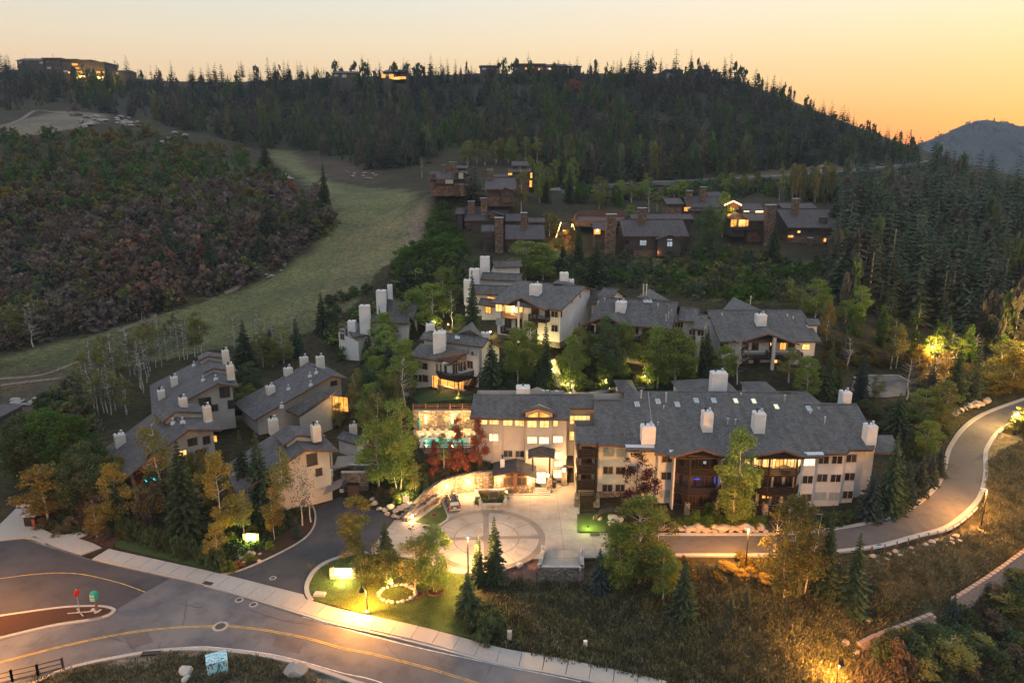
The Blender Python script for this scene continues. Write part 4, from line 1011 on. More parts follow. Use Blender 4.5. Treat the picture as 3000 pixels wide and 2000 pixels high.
for x0 in xs:
 for y0 in ys:
  q=clip_cell(court_xy,x0+.02,x0+4.08,y0+.02,y0+4.08)
  if len(q)<3:continue
  a=abs(sum(q[i].x*q[(i+1)%len(q)].y-q[(i+1)%len(q)].x*q[i].y for i in range(len(q))))/2
  if a<.1:continue
  mb=MB();mb.slab([(p.x,p.y,.06)for p in q],.08,'court_concrete','court_concrete');mb.obj('paving_slab',court)
def arc(r0,r1,a0,a1,n,z,mat,name):
 mb=MB();vs=[];
 for i in range(n+1):
  a=a0+(a1-a0)*i/n
  for r in(r0,r1):vs.append((CC.x+r*math.cos(a),CC.y+r*math.sin(a),z))
 mb.add(vs,[(2*i,2*i+1,2*i+3,2*i+2)for i in range(n)],mat);return mb.obj(name,court)
arc(0,CR+.02,0,2*math.pi,64,.066,'joint','joint_bed')
for i in range(24):a=i*math.pi/12;arc(CR-.85,CR,a+.003,a+math.pi/12-.003,4,.072,'concrete_band','paving_slab')
A0=math.radians(3)
for i in range(4):
 a=A0+i*math.pi/2;w=math.atan(.42/(CR-.9));w2=math.atan(.42/(CR*.55))
 for j in range(3):
  b0=a+w+.004+(math.pi/2-2*w-.008)*j/3;b1=a+w+(math.pi/2-2*w-.008)*(j+1)/3
  arc(CR*.56,CR-.88,b0+.003,b1-.003,5,.072,'court_concrete','paving_slab')
 arc(.3,CR*.55,a+w2,a+math.pi/2-w2,6,.072,'court_concrete','paving_slab')
 mb=MB();mb.box((0,0,0),(CR-1.3,.78,.01),'concrete_band');c_=CC+Vector((math.cos(a),math.sin(a)))*((CR-1.3)/2+.42);mb.obj('paving_slab',court,Matrix.Translation((c_.x,c_.y,.071))@Matrix.Rotation(a,4,'Z'))
mb=MB();mb.lathe([(.8,0),(.8,.006),(.78,.008)],(CC.x,CC.y,.072),'concrete_band',24);mb.obj('paving_slab',court)
# ---- curved road east
drape('curved_road',east_xy,.07,'road_asphalt',cell=2.0)
ke=link('road_kerb',None);ke['kind']='structure';tag(ke,'pale concrete kerb and gutter along both sides of the curved road')
slabs(ke,'kerb_stone',e_up,.50,-.15,.14,'concrete',3,.3,.02)
slabs(ke,'kerb_stone',e_lo,.10,-.55,.14,'concrete',3,.3,.02)
# ---- parking yard and far road
drape('parking_yard',park_xy,.08,'asphalt',cell=2)
kp=link('parking_kerb',None);kp['kind']='structure';tag(kp,'thin pale kerb along the back of the small parking yard')
slabs(kp,'kerb_stone',gxy(seg(R6,[(1180,960),(1290,944),(1480,942),(1560,985)])),.3,0,.2,'concrete',3,.25,.02)
mb=MB();ribbon(mb,resample(far_line,5),4.6,-4.6,.9,'asphalt',1.5);o=mb.obj('hill_road');o['kind']='structure'
tag(o,'pale two lane road crossing the foot of the wooded hill')
# ---- lawns and beds
LAWN=seg(B1,[(2150,1000),(2125,960),(2128,890),(2180,810),(2260,752),(2351,712)])+seg(B2,[(60,700),(160,690),(300,692),(430,708),(560,732),(650,770),(730,806),(850,822),(870,880),(840,960),(880,1050),(870,1140),(900,1262),(760,1232),(520,1180),(200,1100),(0,1055)])+seg(B1,[(2351,1045)])
drape('lawn',gxy(LAWN),.09,'lawn',.1,1.0)
drape('hedge_lawn',gxy(seg(B1,[(790,628),(800,600),(860,585),(1000,610),(1250,670),(1450,735),(1560,790),(1520,815),(1380,778),(1100,705)])),.09,'dark_lawn',.1,1.0)
drape('grass_wedge',gxy(seg(B2,[(508,462),(560,430),(640,370),(690,332),(735,436),(650,492)])),.17,'lawn',.15,.8)
drape('lawn_corner',gxy(seg(B2,[(1624,410),(1700,405),(1880,400),(1885,536),(1625,534)])),.14,'lawn',.1,.8)
drape('bark_bed',gxy(seg(B2,[(1300,708),(1355,700),(1345,800),(1340,880),(1120,860),(1100,790)])),.08,'bark_chip',.1,.8)
drape('flower_bed',gxy(seg(B1,[(1560,800),(1620,740),(1750,650),(1900,590),(2050,480),(2150,420),(2165,490),(2080,580),(1900,682),(1700,772),(1600,806)])),.09,'mulch',.1,1.0)
drape('flower_bed',gxy(seg(B1,[(545,578),(640,520),(760,480),(860,570),(800,600),(775,635),(640,605)])),.09,'mulch',.1,1.0)
drape('terrace_lawn',gxy(seg(R5,[(470,1080),(560,1020),(660,1050),(860,1092),(900,1075),(900,1110),(700,1115),(540,1140)])),.09,'dark_lawn',.1,1.5)
# small round tree rings in the lawn
def edging(u,v,r,label):
 p=G(u,v);o=thing('tree_ring',label,'edging',p);mb=MB();mb.lathe([(r,.0),(r,.13),(r*.9,.15)],(0,0,.05),'mulch',18);mb.obj('mulch_bed',o,Matrix.Translation(p))
 mb=MB()
 for i in range(18):a=i*6.283/18;mb.box((r*math.cos(a),r*math.sin(a),.12),(.1,r*.33,.2),'bark_chip',a)
 mb.obj('border',o,Matrix.Translation(p))
edging(*B2(652,942),.95,'round mulch ring at the foot of the triple stemmed lawn tree');edging(*B2(532,968),.6,'small round mulch ring at the foot of the slim lawn tree');edging(*B2(642,420),.5,'round white ring in the grass wedge by the parked car')

# ---- far mountain beyond the saddle, valley floor
def ridge_mesh(name,crest,ybase,zb,depth,mat,n=120,m=26,seed=3):
 rg=np.random.default_rng(seed);V=[];us=np.linspace(crest[0][0],crest[-1][0],n);vs=np.interp(us,[c[0]for c in crest],[c[1]for c in crest])
 jit=np.convolve(rg.normal(size=n+8),np.ones(4)/4,'same')[:n]*2.0
 for j in range(m):
  f=j/(m-1)
  for i in range(n):
   p=PY(us[i],vs[i]+jit[i],ybase);x,z=p.x,p.z;zz=zb+(z-zb)*(1-f)**.85;V.append((x*(1-f*.12)+rg.normal()*6*(f>0),ybase-depth*f+rg.normal()*10*(f>0),zz+rg.normal()*5*(0<f<1)))
 for i in range(n):x,y,z=V[i];V.append((x,ybase+depth*.8,zb))
 V=np.array(V);idx=np.arange(n*m).reshape(m,n);Fc=np.stack([idx[1:,:-1],idx[1:,1:],idx[:-1,1:],idx[:-1,:-1]],-1).reshape(-1,4)
 b=np.arange(n)+n*m;Fb=np.stack([idx[0,:-1],idx[0,1:],b[1:],b[:-1]],-1)
 me=mesh_np(name,V,np.concatenate([Fc,Fb]),[mat]);me.polygons.foreach_set('use_smooth',np.ones(len(me.polygons),bool));o=link(name,me);o['kind']='structure';return o
noisy('far_forest',(.012,.018,.014),(.030,.038,.026),.02,.95,0,.005,(.018,.024,.016))
CREST=[(2560,470),(2640,440),(2695,420),(2760,395),(2820,367),(2880,352),(2930,356),(2990,370),(3050,372),(3150,390),(3300,370),(3500,420)]
mountain=ridge_mesh('mountain',CREST,2600,-160,1100,'far_forest')
tag(mountain,'rounded blue mountain beyond the saddle at the right')
mb=MB();mb.add([(-6000,1250,-165),(6000,1250,-165),(6000,9000,-165),(-6000,9000,-165)],[(0,1,2,3)],'far_forest');o=mb.obj('valley_floor');o['kind']='structure'
_it=[]
for i in range(420):
 u=random.uniform(2600,3120);f=random.random()**1.6*.5;vv=np.interp(u,[c[0]for c in CREST],[c[1]for c in CREST]);p=PY(u,vv,2600);z=-160+(p.z+160)*(1-f)**.85
 _it.append((random.choice(('fir','dark')),p.x*(1-f*.12),2600-1100*f,z-3,random.uniform(9,15),random.uniform(9,16)))
mass('mountain_woods','far trees roughening the crest of the blue mountain','woods',_it)
# ================================================================ BUILDINGS
SCL=lambda p:F/(p.y*CT-(p.z-H)*ST)  # picture pixels per metre at a point
# ---------------- main condominium
cb=thing('condominium','long white three storey condominium with wide grey roof and two balcony towers','building',(20,96,0))
cn=Vector((0,-.324,1)).normalized();c0=Vector((0,94.2,8.9))
CRP=lambda u,v:PPl(u,v,c0,cn)
croof=[CRP(*p)for p in seg(Q4,[(605,155),(605,240),(305,243),(307,503),(118,505),(122,682),(622,697),(625,742),(912,744),(915,778),(1190,792)])]+[CRP(*p)for p in[Q4(1600,812)]]+[CRP(*p)for p in seg(Q5,[(370,800),(520,812),(890,812),(1072,806),(1076,778),(1288,776),(1340,738),(1560,738),(1600,640),(1600,568),(1490,440),(1405,290),(862,285),(820,185)])]
mb=MB();mb.slab(croof,.32,'roof_shingle','fascia');mb.obj('roof',cb)
# rear slopes
for(qa,qb,dd)in((Q4(605,155),Q5(820,185),11),(Q5(862,285),Q5(1405,290),9),(Q4(305,243),Q4(605,240),7)):
 a=CRP(*qa);b=CRP(*qb);a.z=b.z=(a.z+b.z)/2;mb=MB();mb.slab([a,b,b+Vector((0,dd,-dd*.32)),a+Vector((0,dd,-dd*.32))],.3,'roof_shingle','fascia');mb.obj('roof',cb)
 mb=MB();mb.box(((a.x+b.x)/2,a.y,a.z+.04),(b.x-a.x,.35,.1),'roof_shingle');mb.obj('ridge_cap',cb)
 # right low extension
ex=seg(Q5,[(1600,568),(1755,570),(1850,743),(1575,745)]);mb=MB();mb.slab([CRP(*p)-Vector((0,0,.35))for p in ex],.3,'roof_shingle','fascia');mb.obj('roof',cb)
cw=[]
def cwall(u0,u1,Y,vt,z0=-.6,mat='white_siding',base=None,zbase=None,Yb=105):
 """straight wall piece between two pixel columns at distance Y with its return to the rear"""
 a=PY(u0,vt,Y);b=PY(u1,vt,Y);hf=lambda x,y:8.9+.324*(min(y,106)-94.2)
 o=wallmesh([(a.x,Y),(b.x,Y),(b.x,Yb),(a.x,Yb)],z0,hf,mat,.3,8,base,zbase).obj('wall',cb);return Fac((a.x,Y),(b.x,Y))
U4=lambda x:Q4(x,0)[0];U5=lambda x:Q5(x,0)[0]
f1=cwall(U4(352),U4(642),98.6,1350,base='stone',zbase=1.3)
f2=cwall(U4(644),U4(945),97.0,1350,mat='white_siding',base='stone',zbase=.6)
f3=cwall(U4(948),U4(1112),96.4,1350)
f4=cwall(U4(1596),U5(362),96.2,1350)
f6=cwall(U5(835),U5(992),95.1,1350);f7=cwall(U5(994),U5(1272),95.8,1350);f8=cwall(U5(1274),U5(1400),96.4,1350);f9=cwall(U5(1402),U5(1560),97.6,1350,base='grey_stone',zbase=.8)
for f,Qf,lst,gl in((f1,Q4,[(453,762),(583,765),(447,942),(575,945),(440,1120),(570,1120)],'dark_glass'),(f3,Q4,[(1037,825),(1030,998),(1020,1175)],'dark_glass'),(f4,Q5,[(105,862),(100,1010),(96,1180)],'dark_glass'),
(f6,Q5,[(905,1035),(891,1215)],'dark_glass'),(f7,Q5,[(1065,838),(1200,838),(1050,1018),(1186,1022),(1033,1200),(1168,1202)],'dark_glass'),(f8,Q5,[(1342,823),(1325,1006),(1305,1186)],'dark_glass')):
 for x,y in lst:window(cb,f,*Qf(x,y),1.62,1.3,gl if(x,y)not in((1020,1175),(1033,1200),(1168,1202),(453,762),(583,765))else 'pale_glass')
window(cb,f6,*Q5(922,862),1.7,1.25,'lit_pale');window(cb,f4,*Q5(305,855),.9,.9,'lit_warm',1)
def cwrap(x):return x
# chimneys
for(q,vb,vt,w)in((Q4(850,688),Q4(0,688)[1],Q4(0,512)[1],40),(Q4(1442,568),Q4(0,568)[1],Q4(0,372)[1],29),(Q5(425,580),Q5(0,580)[1],Q5(0,380)[1],32),(Q5(1540,695),Q5(0,695)[1],Q5(0,505)[1],29)):
 chim_px(cb,CRP,q[0],q[1],vt,w,dm=1.6,flues=2)
 # rear chimneys standing behind the ridge
for(x,y0,y1,w,Y)in((R6(242,0)[0],R6(0,1020)[1],R6(0,912)[1],46,112),(R6(1112,0)[0],R6(0,1140)[1],R6(0,1045)[1],26,110)):
 p=PY(x,y0,Y);t=PY(x,y1,Y);chimney(cb,p,w/SCL(p),1.6,t.z-p.z,flues=2,hidden=3)
 # hipped back pavilions peeking over the ridge
for(xa,xb,xc,yb,yp,Y)in((R6(0,0)[0]-5,R6(405,0)[0],R6(190,0)[0],R6(0,1056)[1],R6(0,984)[1],112),(R6(490,0)[0],R6(690,0)[0],R6(580,0)[0],R6(0,1062)[1],R6(0,1004)[1],113),(R6(860,0)[0],R6(990,0)[0],R6(915,0)[0],R6(0,1134)[1],R6(0,1108)[1],111),(Q4(565,0)[0],Q4(760,0)[0],Q4(645,0)[0],Q4(0,156)[1],Q4(0,76)[1],115)):
 a=PY(xa,yb,Y);b=PY(xb,yb,Y);c=PY(xc,yp,Y+3);zz=a.z-.5;mb=MB()
 mb.add([(a.x,Y,zz),(b.x,Y,zz),(b.x,Y+8,zz),(a.x,Y+8,zz),(c.x,Y+3,c.z),(c.x,Y+5,c.z)],[(0,1,4),(1,2,5,4),(2,3,5),(3,0,4,5),(3,2,1,0)],'roof_shingle');mb.obj('hipped_roof',cb)
 mb=MB();mb.box(((a.x+b.x)/2,Y+4,zz-4.2),(b.x-a.x-1,7,8),'white_siding');mb.obj('wall',cb)
for(x,y,lit)in[(737,290,0),(946,262,0),(1139,292,0),(1327,252,0),(1502,252,0)]:skylight(cb,CRP(*Q4(x,y)),cn,.62,1.1,lit)
for(x,y,lit)in[(188,257,1),(368,260,1),(594,316,1),(918,334,0)]:skylight(cb,CRP(*Q5(x,y)),cn,.62,1.15,lit)
_hsk=Vector((-.25,-.32,1)).normalized();
for(q,hh)in((Q4(778,225),1.2),(Q4(1025,262),1.4),(Q4(1640,490),.9),(Q4(1003,330),.4),(Q4(945,495),.4),(Q5(105,490),.8),(Q5(183,490),.8),(Q5(676,250),.8),(Q5(1075,480),1.0),(Q5(1014,345),.3),(Q5(932,388),.25),(Q5(240,200),.3)):vent(cb,CRP(*q),hh,.1,base=False)
mb=MB();a=CRP(*Q4(848,165));b=CRP(*Q4(886,500));mb.tube(a+cn*.05,b+cn*.05,.03,.03,'galvanized',4);mb.obj('cable',cb)
# eaves flashing
for a,b in((Q4(625,716),Q4(912,720)),(Q4(1065,768),Q4(1228,782)),(Q5(880,793),Q5(1072,790))):
 p=CRP(*a);q=CRP(*b);mb=MB();mb.slab([p+cn*.03,q+cn*.03,q+cn*.03+Vector((0,.6,.19)),p+cn*.03+Vector((0,.6,.19))],.02,'metal_flashing','metal_flashing');mb.obj('eave_flashing',cb)
 # balcony towers under cross gables
def tower(u0,u1,uc,vpk,vr,ur,lit,Qr):
 Yf=93.2;pk=PY(uc,vpk,Yf);rb=CRP(ur,vr);zl=None
 L=CRP(u0-12,1341);Rr=CRP(u1+12,1341);l=PY(u0-14,1340,Yf+.3);r=PY(u1+14,1341,Yf+.3);l2=CRP(u0-20,1331);r2=CRP(u1+20,1331)
 rz=(pk.z+rb.z)/2;pk.z=rz;
 up=Vector((0,0,.06))
 mb=MB();mb.slab([pk+up,l+up,l2+up,Vector((rb.x,rb.y,rb.z))+up],.3,'roof_shingle','fascia');mb.obj('gable_roof',cb)
 mb=MB();mb.slab([pk+up,rb+up,r2+up,r+up],.3,'roof_shingle','fascia');mb.obj('gable_roof',cb)
 xl=PY(u0,1400,94).x;xr=PY(u1,1400,94).x;w=xr-xl
 fr=Fac((xl,95.7),(xr,95.7))
 wallmesh([(xl,95.7),(xr,95.7),(xr,105),(xl,105)],-.6,lambda x,y:9.6,'peach_siding' if lit else 'dark_wood',.2).obj('wall',cb)  # wall colour follows lit
 wallmesh([(xl-.1,94.6),(xl+.12,94.6),(xl+.12,95.9),(xl-.1,95.9)],-.6,lambda x,y:9.2,'white_siding').obj('wall',cb)
 wallmesh([(xr-.12,94.6),(xr+.1,94.6),(xr+.1,95.9),(xr-.12,95.9)],-.6,lambda x,y:9.2,'white_siding').obj('wall',cb)
 path=[(xl+.1,94.7),(xl+w*.28,93.3),(xl+w*.86,93.3),(xr-.05,94.4)]
 dp=path+[(xr-.05,95.7),(xl+.1,95.7)]
 for z in(6.35,3.35,.45):balcony(cb,path,z,dp,4 if z>1 else 3)
 for x in(xl+w*.28,xl+w*.86):
  post(cb,(x,93.4,1.6),7.4,.22,'dark_wood')
  mb=MB();mb.box((0,0,.7),(.95,.95,3.2),'stone',top=.62);mb.obj('stone_pier',cb,Matrix.Translation((x,93.5,-.3)))
 for z,li in((7.5,lit),(4.5,0),(1.6,0)):
  for k,(fx,ww,hh)in enumerate(((.12,.8,2.0),(.36,1.5,2.0),(.62,1.2,2.0),(.86,1.1,2.0))):
   g=('lit_warm' if k!=2 else 'lit_orange')if li else 'dark_glass';window(cb,fr,None,Vector((xl+w*fx,95.7,z)),ww,hh,g,2 if ww>1 else 1,'dark_frame')
 mb=MB();mb.box((0,0,0),(w,.25,.3),'dark_wood');mb.obj('beam',cb,Matrix.Translation(((xl+xr)/2,93.5,8.9)))
 return xl,xr,fr
t1=tower(U4(1115),U4(1590),Q4(1395,735)[0],Q4(1395,735)[1],Q4(1325,585)[1],Q4(1325,585)[0],False,Q4)
t2=tower(U5(365),U5(835),Q5(680,750)[0],Q5(680,750)[1],Q5(565,600)[1],Q5(565,600)[0],True,Q5)
light(cb,(t2[0]+3.3,94.5,8.3),420,(1,.58,.2),.3);light(cb,(t2[0]+5.9,94.4,8.0),120,(1,.6,.2),.15)
light(cb,(t1[0]+3.3,94.6,5.6),60,(.05,.15,1),.2);
mb=MB();mb.box((0,0,0),(.07,.05,1.0),'lit_blue');mb.obj('blue_light',cb,Matrix.Translation((t1[0]+6.2,95.5,4.6)));mb=MB();mb.box((0,0,0),(.7,.05,.14),'lit_blue');mb.obj('blue_light',cb,Matrix.Translation((t1[0]+3.6,95.6,4.7)))
mb=MB();mb.box((0,0,0),(.35,.3,.3),'lit_white');mb.obj('porch_lamp',cb,Matrix.Translation((t1[0]+3.9,93.3,8.3)))
for x,z in((t2[0]+4.6,6.35),(t2[0]+4.4,3.35)):mb=MB();mb.lathe([(.8,.2),(.85,.7),(.6,.85),(.2,.95)],(0,0,0),'dark_wood',14);mb.obj('covered_hot_tub',cb,Matrix.Translation((x,94.4,z)))
mb=MB();mb.box((0,0,0),(.9,.06,.4),'lit_orange');mb.obj('lit_door_glass',cb,Matrix.Translation((t2[0]+2.6,95.6,1.9)))
# end stair balconies at the left
xl=PY(1690,1400,96.5).x;xr=PY(1749,1400,96.5).x
wallmesh([(xl+.3,99.5),(xr,99.5),(xr,106),(xl+.3,106)],0,lambda x,y:10,'grey_siding',.2).obj('wall',cb)
fe=Fac((xl,99.4),(xr,99.4))
for z in(7.7,5.2,2.7):
 balcony(cb,[(xl+.1,99.4),(xl+.1,96.6),(xr,96.6)],z,[(xl+.1,99.4),(xl+.1,96.6),(xr,96.6),(xr,99.4)],4,1.1);window(cb,fe,None,Vector(((xl+xr)/2+.2,99.4,z+1.1)),1.6,1.9,'dark_glass',2,'dark_frame')
 mb=MB();mb.box((0,0,.3),(1.9,.9,.12),'wood');[mb.box((sx*.8,sy*.35,.0),(.1,.1,.6),'wood')for sx in(-1,1)for sy in(-1,1)];mb.obj('patio_table',cb,Matrix.Translation(((xl+xr)/2+.2,98,z+.35)))
for x in(xl+.1,xr-.1):post(cb,(x,96.6,0),9.9,.26,'dark_wood')
for x in(xl+.1,xr+.05):mb=MB();mb.box((0,0,1.0),(.9,.9,2.2),'grey_stone',top=.7);mb.obj('stone_pier',cb,Matrix.Translation((x,96.4,0)))
balcony(cb,[(xl+.5,95.9),(xr-.2,95.9)],1.2,[(xl+.5,95.9),(xr-.2,95.9),(xr-.2,97),(xl+.5,97)],5,1.3)
stonecover(cb,'stone_facing',(f1.p0.x,98.6),(f1.p1.x,98.6),-.3,1.3,None,.5,'stone',.06,3)

# ---------------- lobby building
lb=thing('lobby_building','lobby building with glowing windows and central dormer at the back of the forecourt','building',(-3,106,0))
ln=Vector((0,-.335,1)).normalized();l0=Vector((0,103.0,11.1));LRP=lambda u,v:PPl(u,v,l0,ln)
mb=MB();mb.slab([LRP(*p)for p in seg(Q6,[(685,86),(645,342),(1238,352),(1240,352),(1512,352),(1705,357),(1716,237),(1965,237),(1968,112)])],.3,'roof_shingle','fascia');mb.obj('roof',lb)
a=LRP(*Q6(685,88));b=LRP(*Q6(1968,115));a.z=b.z=(a.z+b.z)/2;mb=MB();mb.slab([a,b,b+Vector((0,8,-2.7)),a+Vector((0,8,-2.7))],.3,'roof_shingle','fascia');mb.obj('roof',lb)
mb=MB();mb.box(((a.x+b.x)/2,a.y,a.z+.03),(b.x-a.x,.35,.1),'roof_shingle');mb.obj('ridge_cap',lb)
def X(Qf,x,Y,y=400):return PY(*Qf(x,y),Y).x
yl_=104.3;xa,xb,xc,xd,xe=X(Q6,702,yl_),X(Q6,1236,yl_),X(Q6,1522,yl_),X(Q6,1680,yl_),X(Q6,1960,107.5)
lh=lambda x,y:11.3+.335*(min(y,109)-103.9)
wallmesh([(xa,yl_),(xb,yl_),(xb,112),(xa,112)],-.2,lh,'peach_siding').obj('wall',lb)
wallmesh([(xb+.02,103.55),(xc,103.55),(xc,112),(xb+.02,112)],-.2,lambda x,y:13.6-abs(x-(xb+xc)/2)*.42,'peach_siding',n=14).obj('wall',lb)
wallmesh([(xc+.02,yl_),(xd,yl_),(xd,112),(xc+.02,112)],-.2,lh,'peach_siding').obj('wall',lb)
wallmesh([(xd+.02,107.3),(xe+6,107.3),(xe+6,112),(xd+.02,112)],-.2,lambda x,y:12.5,'peach_siding').obj('wall',lb)
fl=Fac((xa,yl_),(xb,yl_));fb=Fac((xb,103.55),(xc,103.55));frc=Fac((xd,107.3),(xe,107.3))
for x in(xa+2.6,xa+4.3,xb-.1):mb=MB();mb.box((0,0,5.6),(.12,.1,11),'window_frame');mb.obj('corner_board',lb,Matrix.Translation((x,yl_-.05,-.1)))
for x,y,w,h,g,f in[(770,385,1.8,.95,'lit_warm',fl),(902,385,1.5,.95,'lit_warm',fl),(1050,390,1.5,1.05,'lit_warm',fl),(1175,395,1.5,1.05,'lit_warm',fl),(1308,405,1.5,1.2,'lit_warm',fb),(1440,408,1.5,1.2,'lit_warm',fb),(1560,400,.8,1.1,'lit_warm',fl),
(900,548,1.5,1.3,'lit_pale',fl),(1310,578,1.6,1.25,'lit_pale',fb),(1435,580,1.6,1.25,'lit_pale',fb),(1585,570,1.6,1.25,'lit_pale',fl),(1052,722,1.5,1.2,'dark_glass',fl),(1178,725,1.5,1.2,'dark_glass',fl),
(1590,740,1.4,1.2,'lit_pale',fl),(1590,830,1.4,1.1,'lit_pale',fl),(1580,935,1.4,1.5,'lit_pale',fl),(1735,530,.9,1.6,'lit_warm',frc),(1775,690,.7,1.2,'lit_pale',frc),(1710,925,1.0,1.5,'lit_pale',frc)]:
 window(lb,f,*Q6(x,y),w,h,g,2 if w>1 else 1)
window(lb,frc,*Q6(1820,360),3.3,1.5,'lit_warm',5,'window_frame',2)
# arched dormer glass: two sloping-headed panes
for s in(-1,1):
 xm=(xb+xc)/2;w2=(xc-xb)/2;x0,x1=(xm+s*.12,xm+s*(w2-.45));z0=fb.hit(*Q6(1308,345)).z;za=z0+1.15;zb2=z0+.55
 q=[(x0,z0),(x1,z0),(x1,zb2),(x0,za)];mb=MB();vs=[(x,103.48,z)for x,z in q]+[(x,103.54,z)for x,z in q]
 fs=[(0,1,2,3),(0,4,5,1),(1,5,6,2),(2,6,7,3),(3,7,4,0)]
 if s<0:fs=[f[::-1]for f in fs]
 mb.add(vs,fs,'lit_orange');p=mb.obj('gable_window',lb);mb=MB()
 for(xx,zz),(xy,zy)in zip(q,q[1:]+q[:1]):mb.tube((xx,103.45,zz),(xy,103.45,zy),.06,.06,'window_frame',4)
 mb.obj('frame',p)
pk=PY(*Q6(1375,222),102.6);rb=LRP(*Q6(1392,108));l=PY(*Q6(1190,283),102.7);r=PY(*Q6(1562,288),102.7);l2=LRP(*Q6(1205,240));r2=LRP(*Q6(1550,245));up=Vector((0,0,.05));pk.z=rb.z=(pk.z+rb.z)/2
mb=MB();mb.slab([pk+up,l+up,l2+up,rb+up],.3,'roof_shingle','fascia');mb.obj('gable_roof',lb);mb=MB();mb.slab([pk+up,rb+up,r2+up,r+up],.3,'roof_shingle','fascia');mb.obj('gable_roof',lb)
p=PY(*Q6(1212,95),110);chimney(lb,p,145/3.647/SCL(p),1.8,PY(*Q6(1212,0),110).z-p.z,flues=1,hidden=3)
for x,y in((1427,98),(1473,98),(1570,102),(1750,102)):vent(lb,PY(*Q6(x,y),109.4),.7,.18,base=False)
# timber band and low brown roof by the link
mb=MB();a=PY(*Q6(1640,858),103.8);b=PY(*Q6(1800,858),103.8);c=PY(*Q6(1800,745),107.2);d=PY(*Q6(1690,745),107.2);mb.slab([a,b,c,d],.25,'brown_shingle','fascia');mb.obj('porch_roof',lb)
mb=MB();mb.box((0,0,1.5),(.9,.9,3.0),'stone',top=.8);mb.obj('stone_pier',lb,Matrix.Translation((PY(*Q6(1650,1000),103.6).x,103.4,0)))
for x in(1652,):light(lb,PY(*Q6(x,900),102.0),520,(1,.55,.2),.1)
mb=MB();mb.box((0,0,0),(.3,.3,.45),'bulb');mb.obj('wall_lamp',lb,Matrix.Translation(PY(*Q6(1652,900),102.6)))
dlw=door(lb,frc,*Q6(1755,925),1.0,2.0,'lit_warm','wood',1)
# entrance canopy
ca=thing('entrance_canopy','small free standing gabled canopy on two dark posts before the lobby door','canopy',(-2.5,101,0))
pk=PY(*Q6(1407,713),100.2);rb=PY(*Q6(1412,645),104.0);z_=(pk.z+rb.z)/2;pk.z=rb.z=z_
l=PY(*Q6(1265,750),100.4);l2=PY(*Q6(1268,690),103.8);r=PY(*Q6(1550,758),100.4);r2=PY(*Q6(1556,688),103.8);l.z=l2.z=(l.z+l2.z)/2;r.z=r2.z=l.z
mb=MB();mb.slab([pk,l,l2,rb],.22,'brown_shingle','fascia');mb.obj('roof',ca);mb=MB();mb.slab([pk,rb,r2,r],.22,'brown_shingle','fascia');mb.obj('roof',ca)
xL=PY(*Q6(1315,850),101.2).x;xR=PY(*Q6(1497,850),101.2).x
for x in(xL,xR):post(ca,(x,101.2,.2),l.z-.2,.26,'dark_wood')
mb=MB();mb.box((0,0,0),(xR-xL+.6,.25,.32),'dark_wood');mb.obj('beam',ca,Matrix.Translation(((xL+xR)/2,101.2,l.z-.1)))
mb=MB();mb.box((0,0,1.25),(.95,.95,2.5),'stone',top=.72);mb.obj('stone_pier',ca,Matrix.Translation((xR,101.0,-.1)))
mb=MB();mb.box((0,0,0),(.35,.35,.12),'bulb');mb.obj('lamp',ca,Matrix.Translation(((xL+xR)/2,101.9,l.z-.35)));light(ca,((xL+xR)/2,101.9,l.z-.7),380,(1,.66,.3),.2)
light(ca,PY(*Q6(1478,955),100.3),420,(1,.55,.2),.1);mb=MB();mb.box((0,0,0),(.28,.2,.42),'bulb');mb.obj('lamp',ca,Matrix.Translation(PY(*Q6(1478,955),100.5)))
# entrance pavilion of stone
pv=thing('entrance_pavilion','low stone pavilion with two big dark windows and one white chimney','building',(-7,101,0))
K=PY(*Q6(1130,903),99.5);Lr=PY(*Q6(1145,778),104.2);zz=(K.z+Lr.z)/2;K.z=Lr.z=zz
e1=PY(*Q6(885,953),99.5);e2=PY(*Q6(1362,973),99.5);e3=PY(*Q6(905,772),104.2);e4=PY(*Q6(1378,900),104.2);e1.z=e3.z=(e1.z);e4.z=e2.z;e3.x=e1.x;e4.x=e2.x;e3.y=e4.y=104.2
mb=MB();mb.slab([K,e1,e3,Lr],.25,'brown_shingle','fascia');mb.obj('roof',pv);mb=MB();mb.slab([K,Lr,e4,e2],.25,'brown_shingle','fascia');mb.obj('roof',pv)
xl_,xr_=X(Q6,897,100.5,1100),X(Q6,1340,100.5,1100)
ph=lambda x,y:zz-(K.x-x)*(zz-e1.z)/(K.x-e1.x)if x<K.x else zz-(x-K.x)*(zz-e2.z)/(e2.x-K.x)
wallmesh([(xl_,100.5),(xr_,100.5),(xr_,104.2),(xl_,104.2)],-.3,ph,'stone',.22,16).obj('wall',pv)
fp=Fac((xl_,100.5),(xr_,100.5));stonecover(pv,'stone_facing',(xl_,100.5),(xr_,100.5),-.1,.95,None,.5,'stone',.09,5)
for s in(0,1):
 x=X(Q6,(995,1255)[s],100.5,1100);stonecover(pv,'stone_facing',((xl_,X(Q6,1260,100.5,1100))[s],100.5),((X(Q6,990,100.5,1100),xr_)[s],100.5),.95,3.2,None,.45,'stone',.07,7+s)
for x in(1053,1200):window(pv,fp,*Q6(x,1018),1.55,1.45,'dark_glass',2,'wood');
for x,s in((1066,1),(1190,-1)):window(pv,fp,*Q6(x,948),1.2,.4,'dark_glass',2,'wood')
mb=MB();mb.box((0,0,0),(.5,.35,3.2),'wood');mb.obj('gable_post',pv,Matrix.Translation((K.x,100.3,1.9)))
chim_px(pv,lambda u,v:PPl(u,v,K,Vector(((zz-e1.z)/(K.x-e1.x)*-1,0,1)).normalized()),*Q6(992,870),Q6(0,785)[1],13,dm=.7,flues=1)
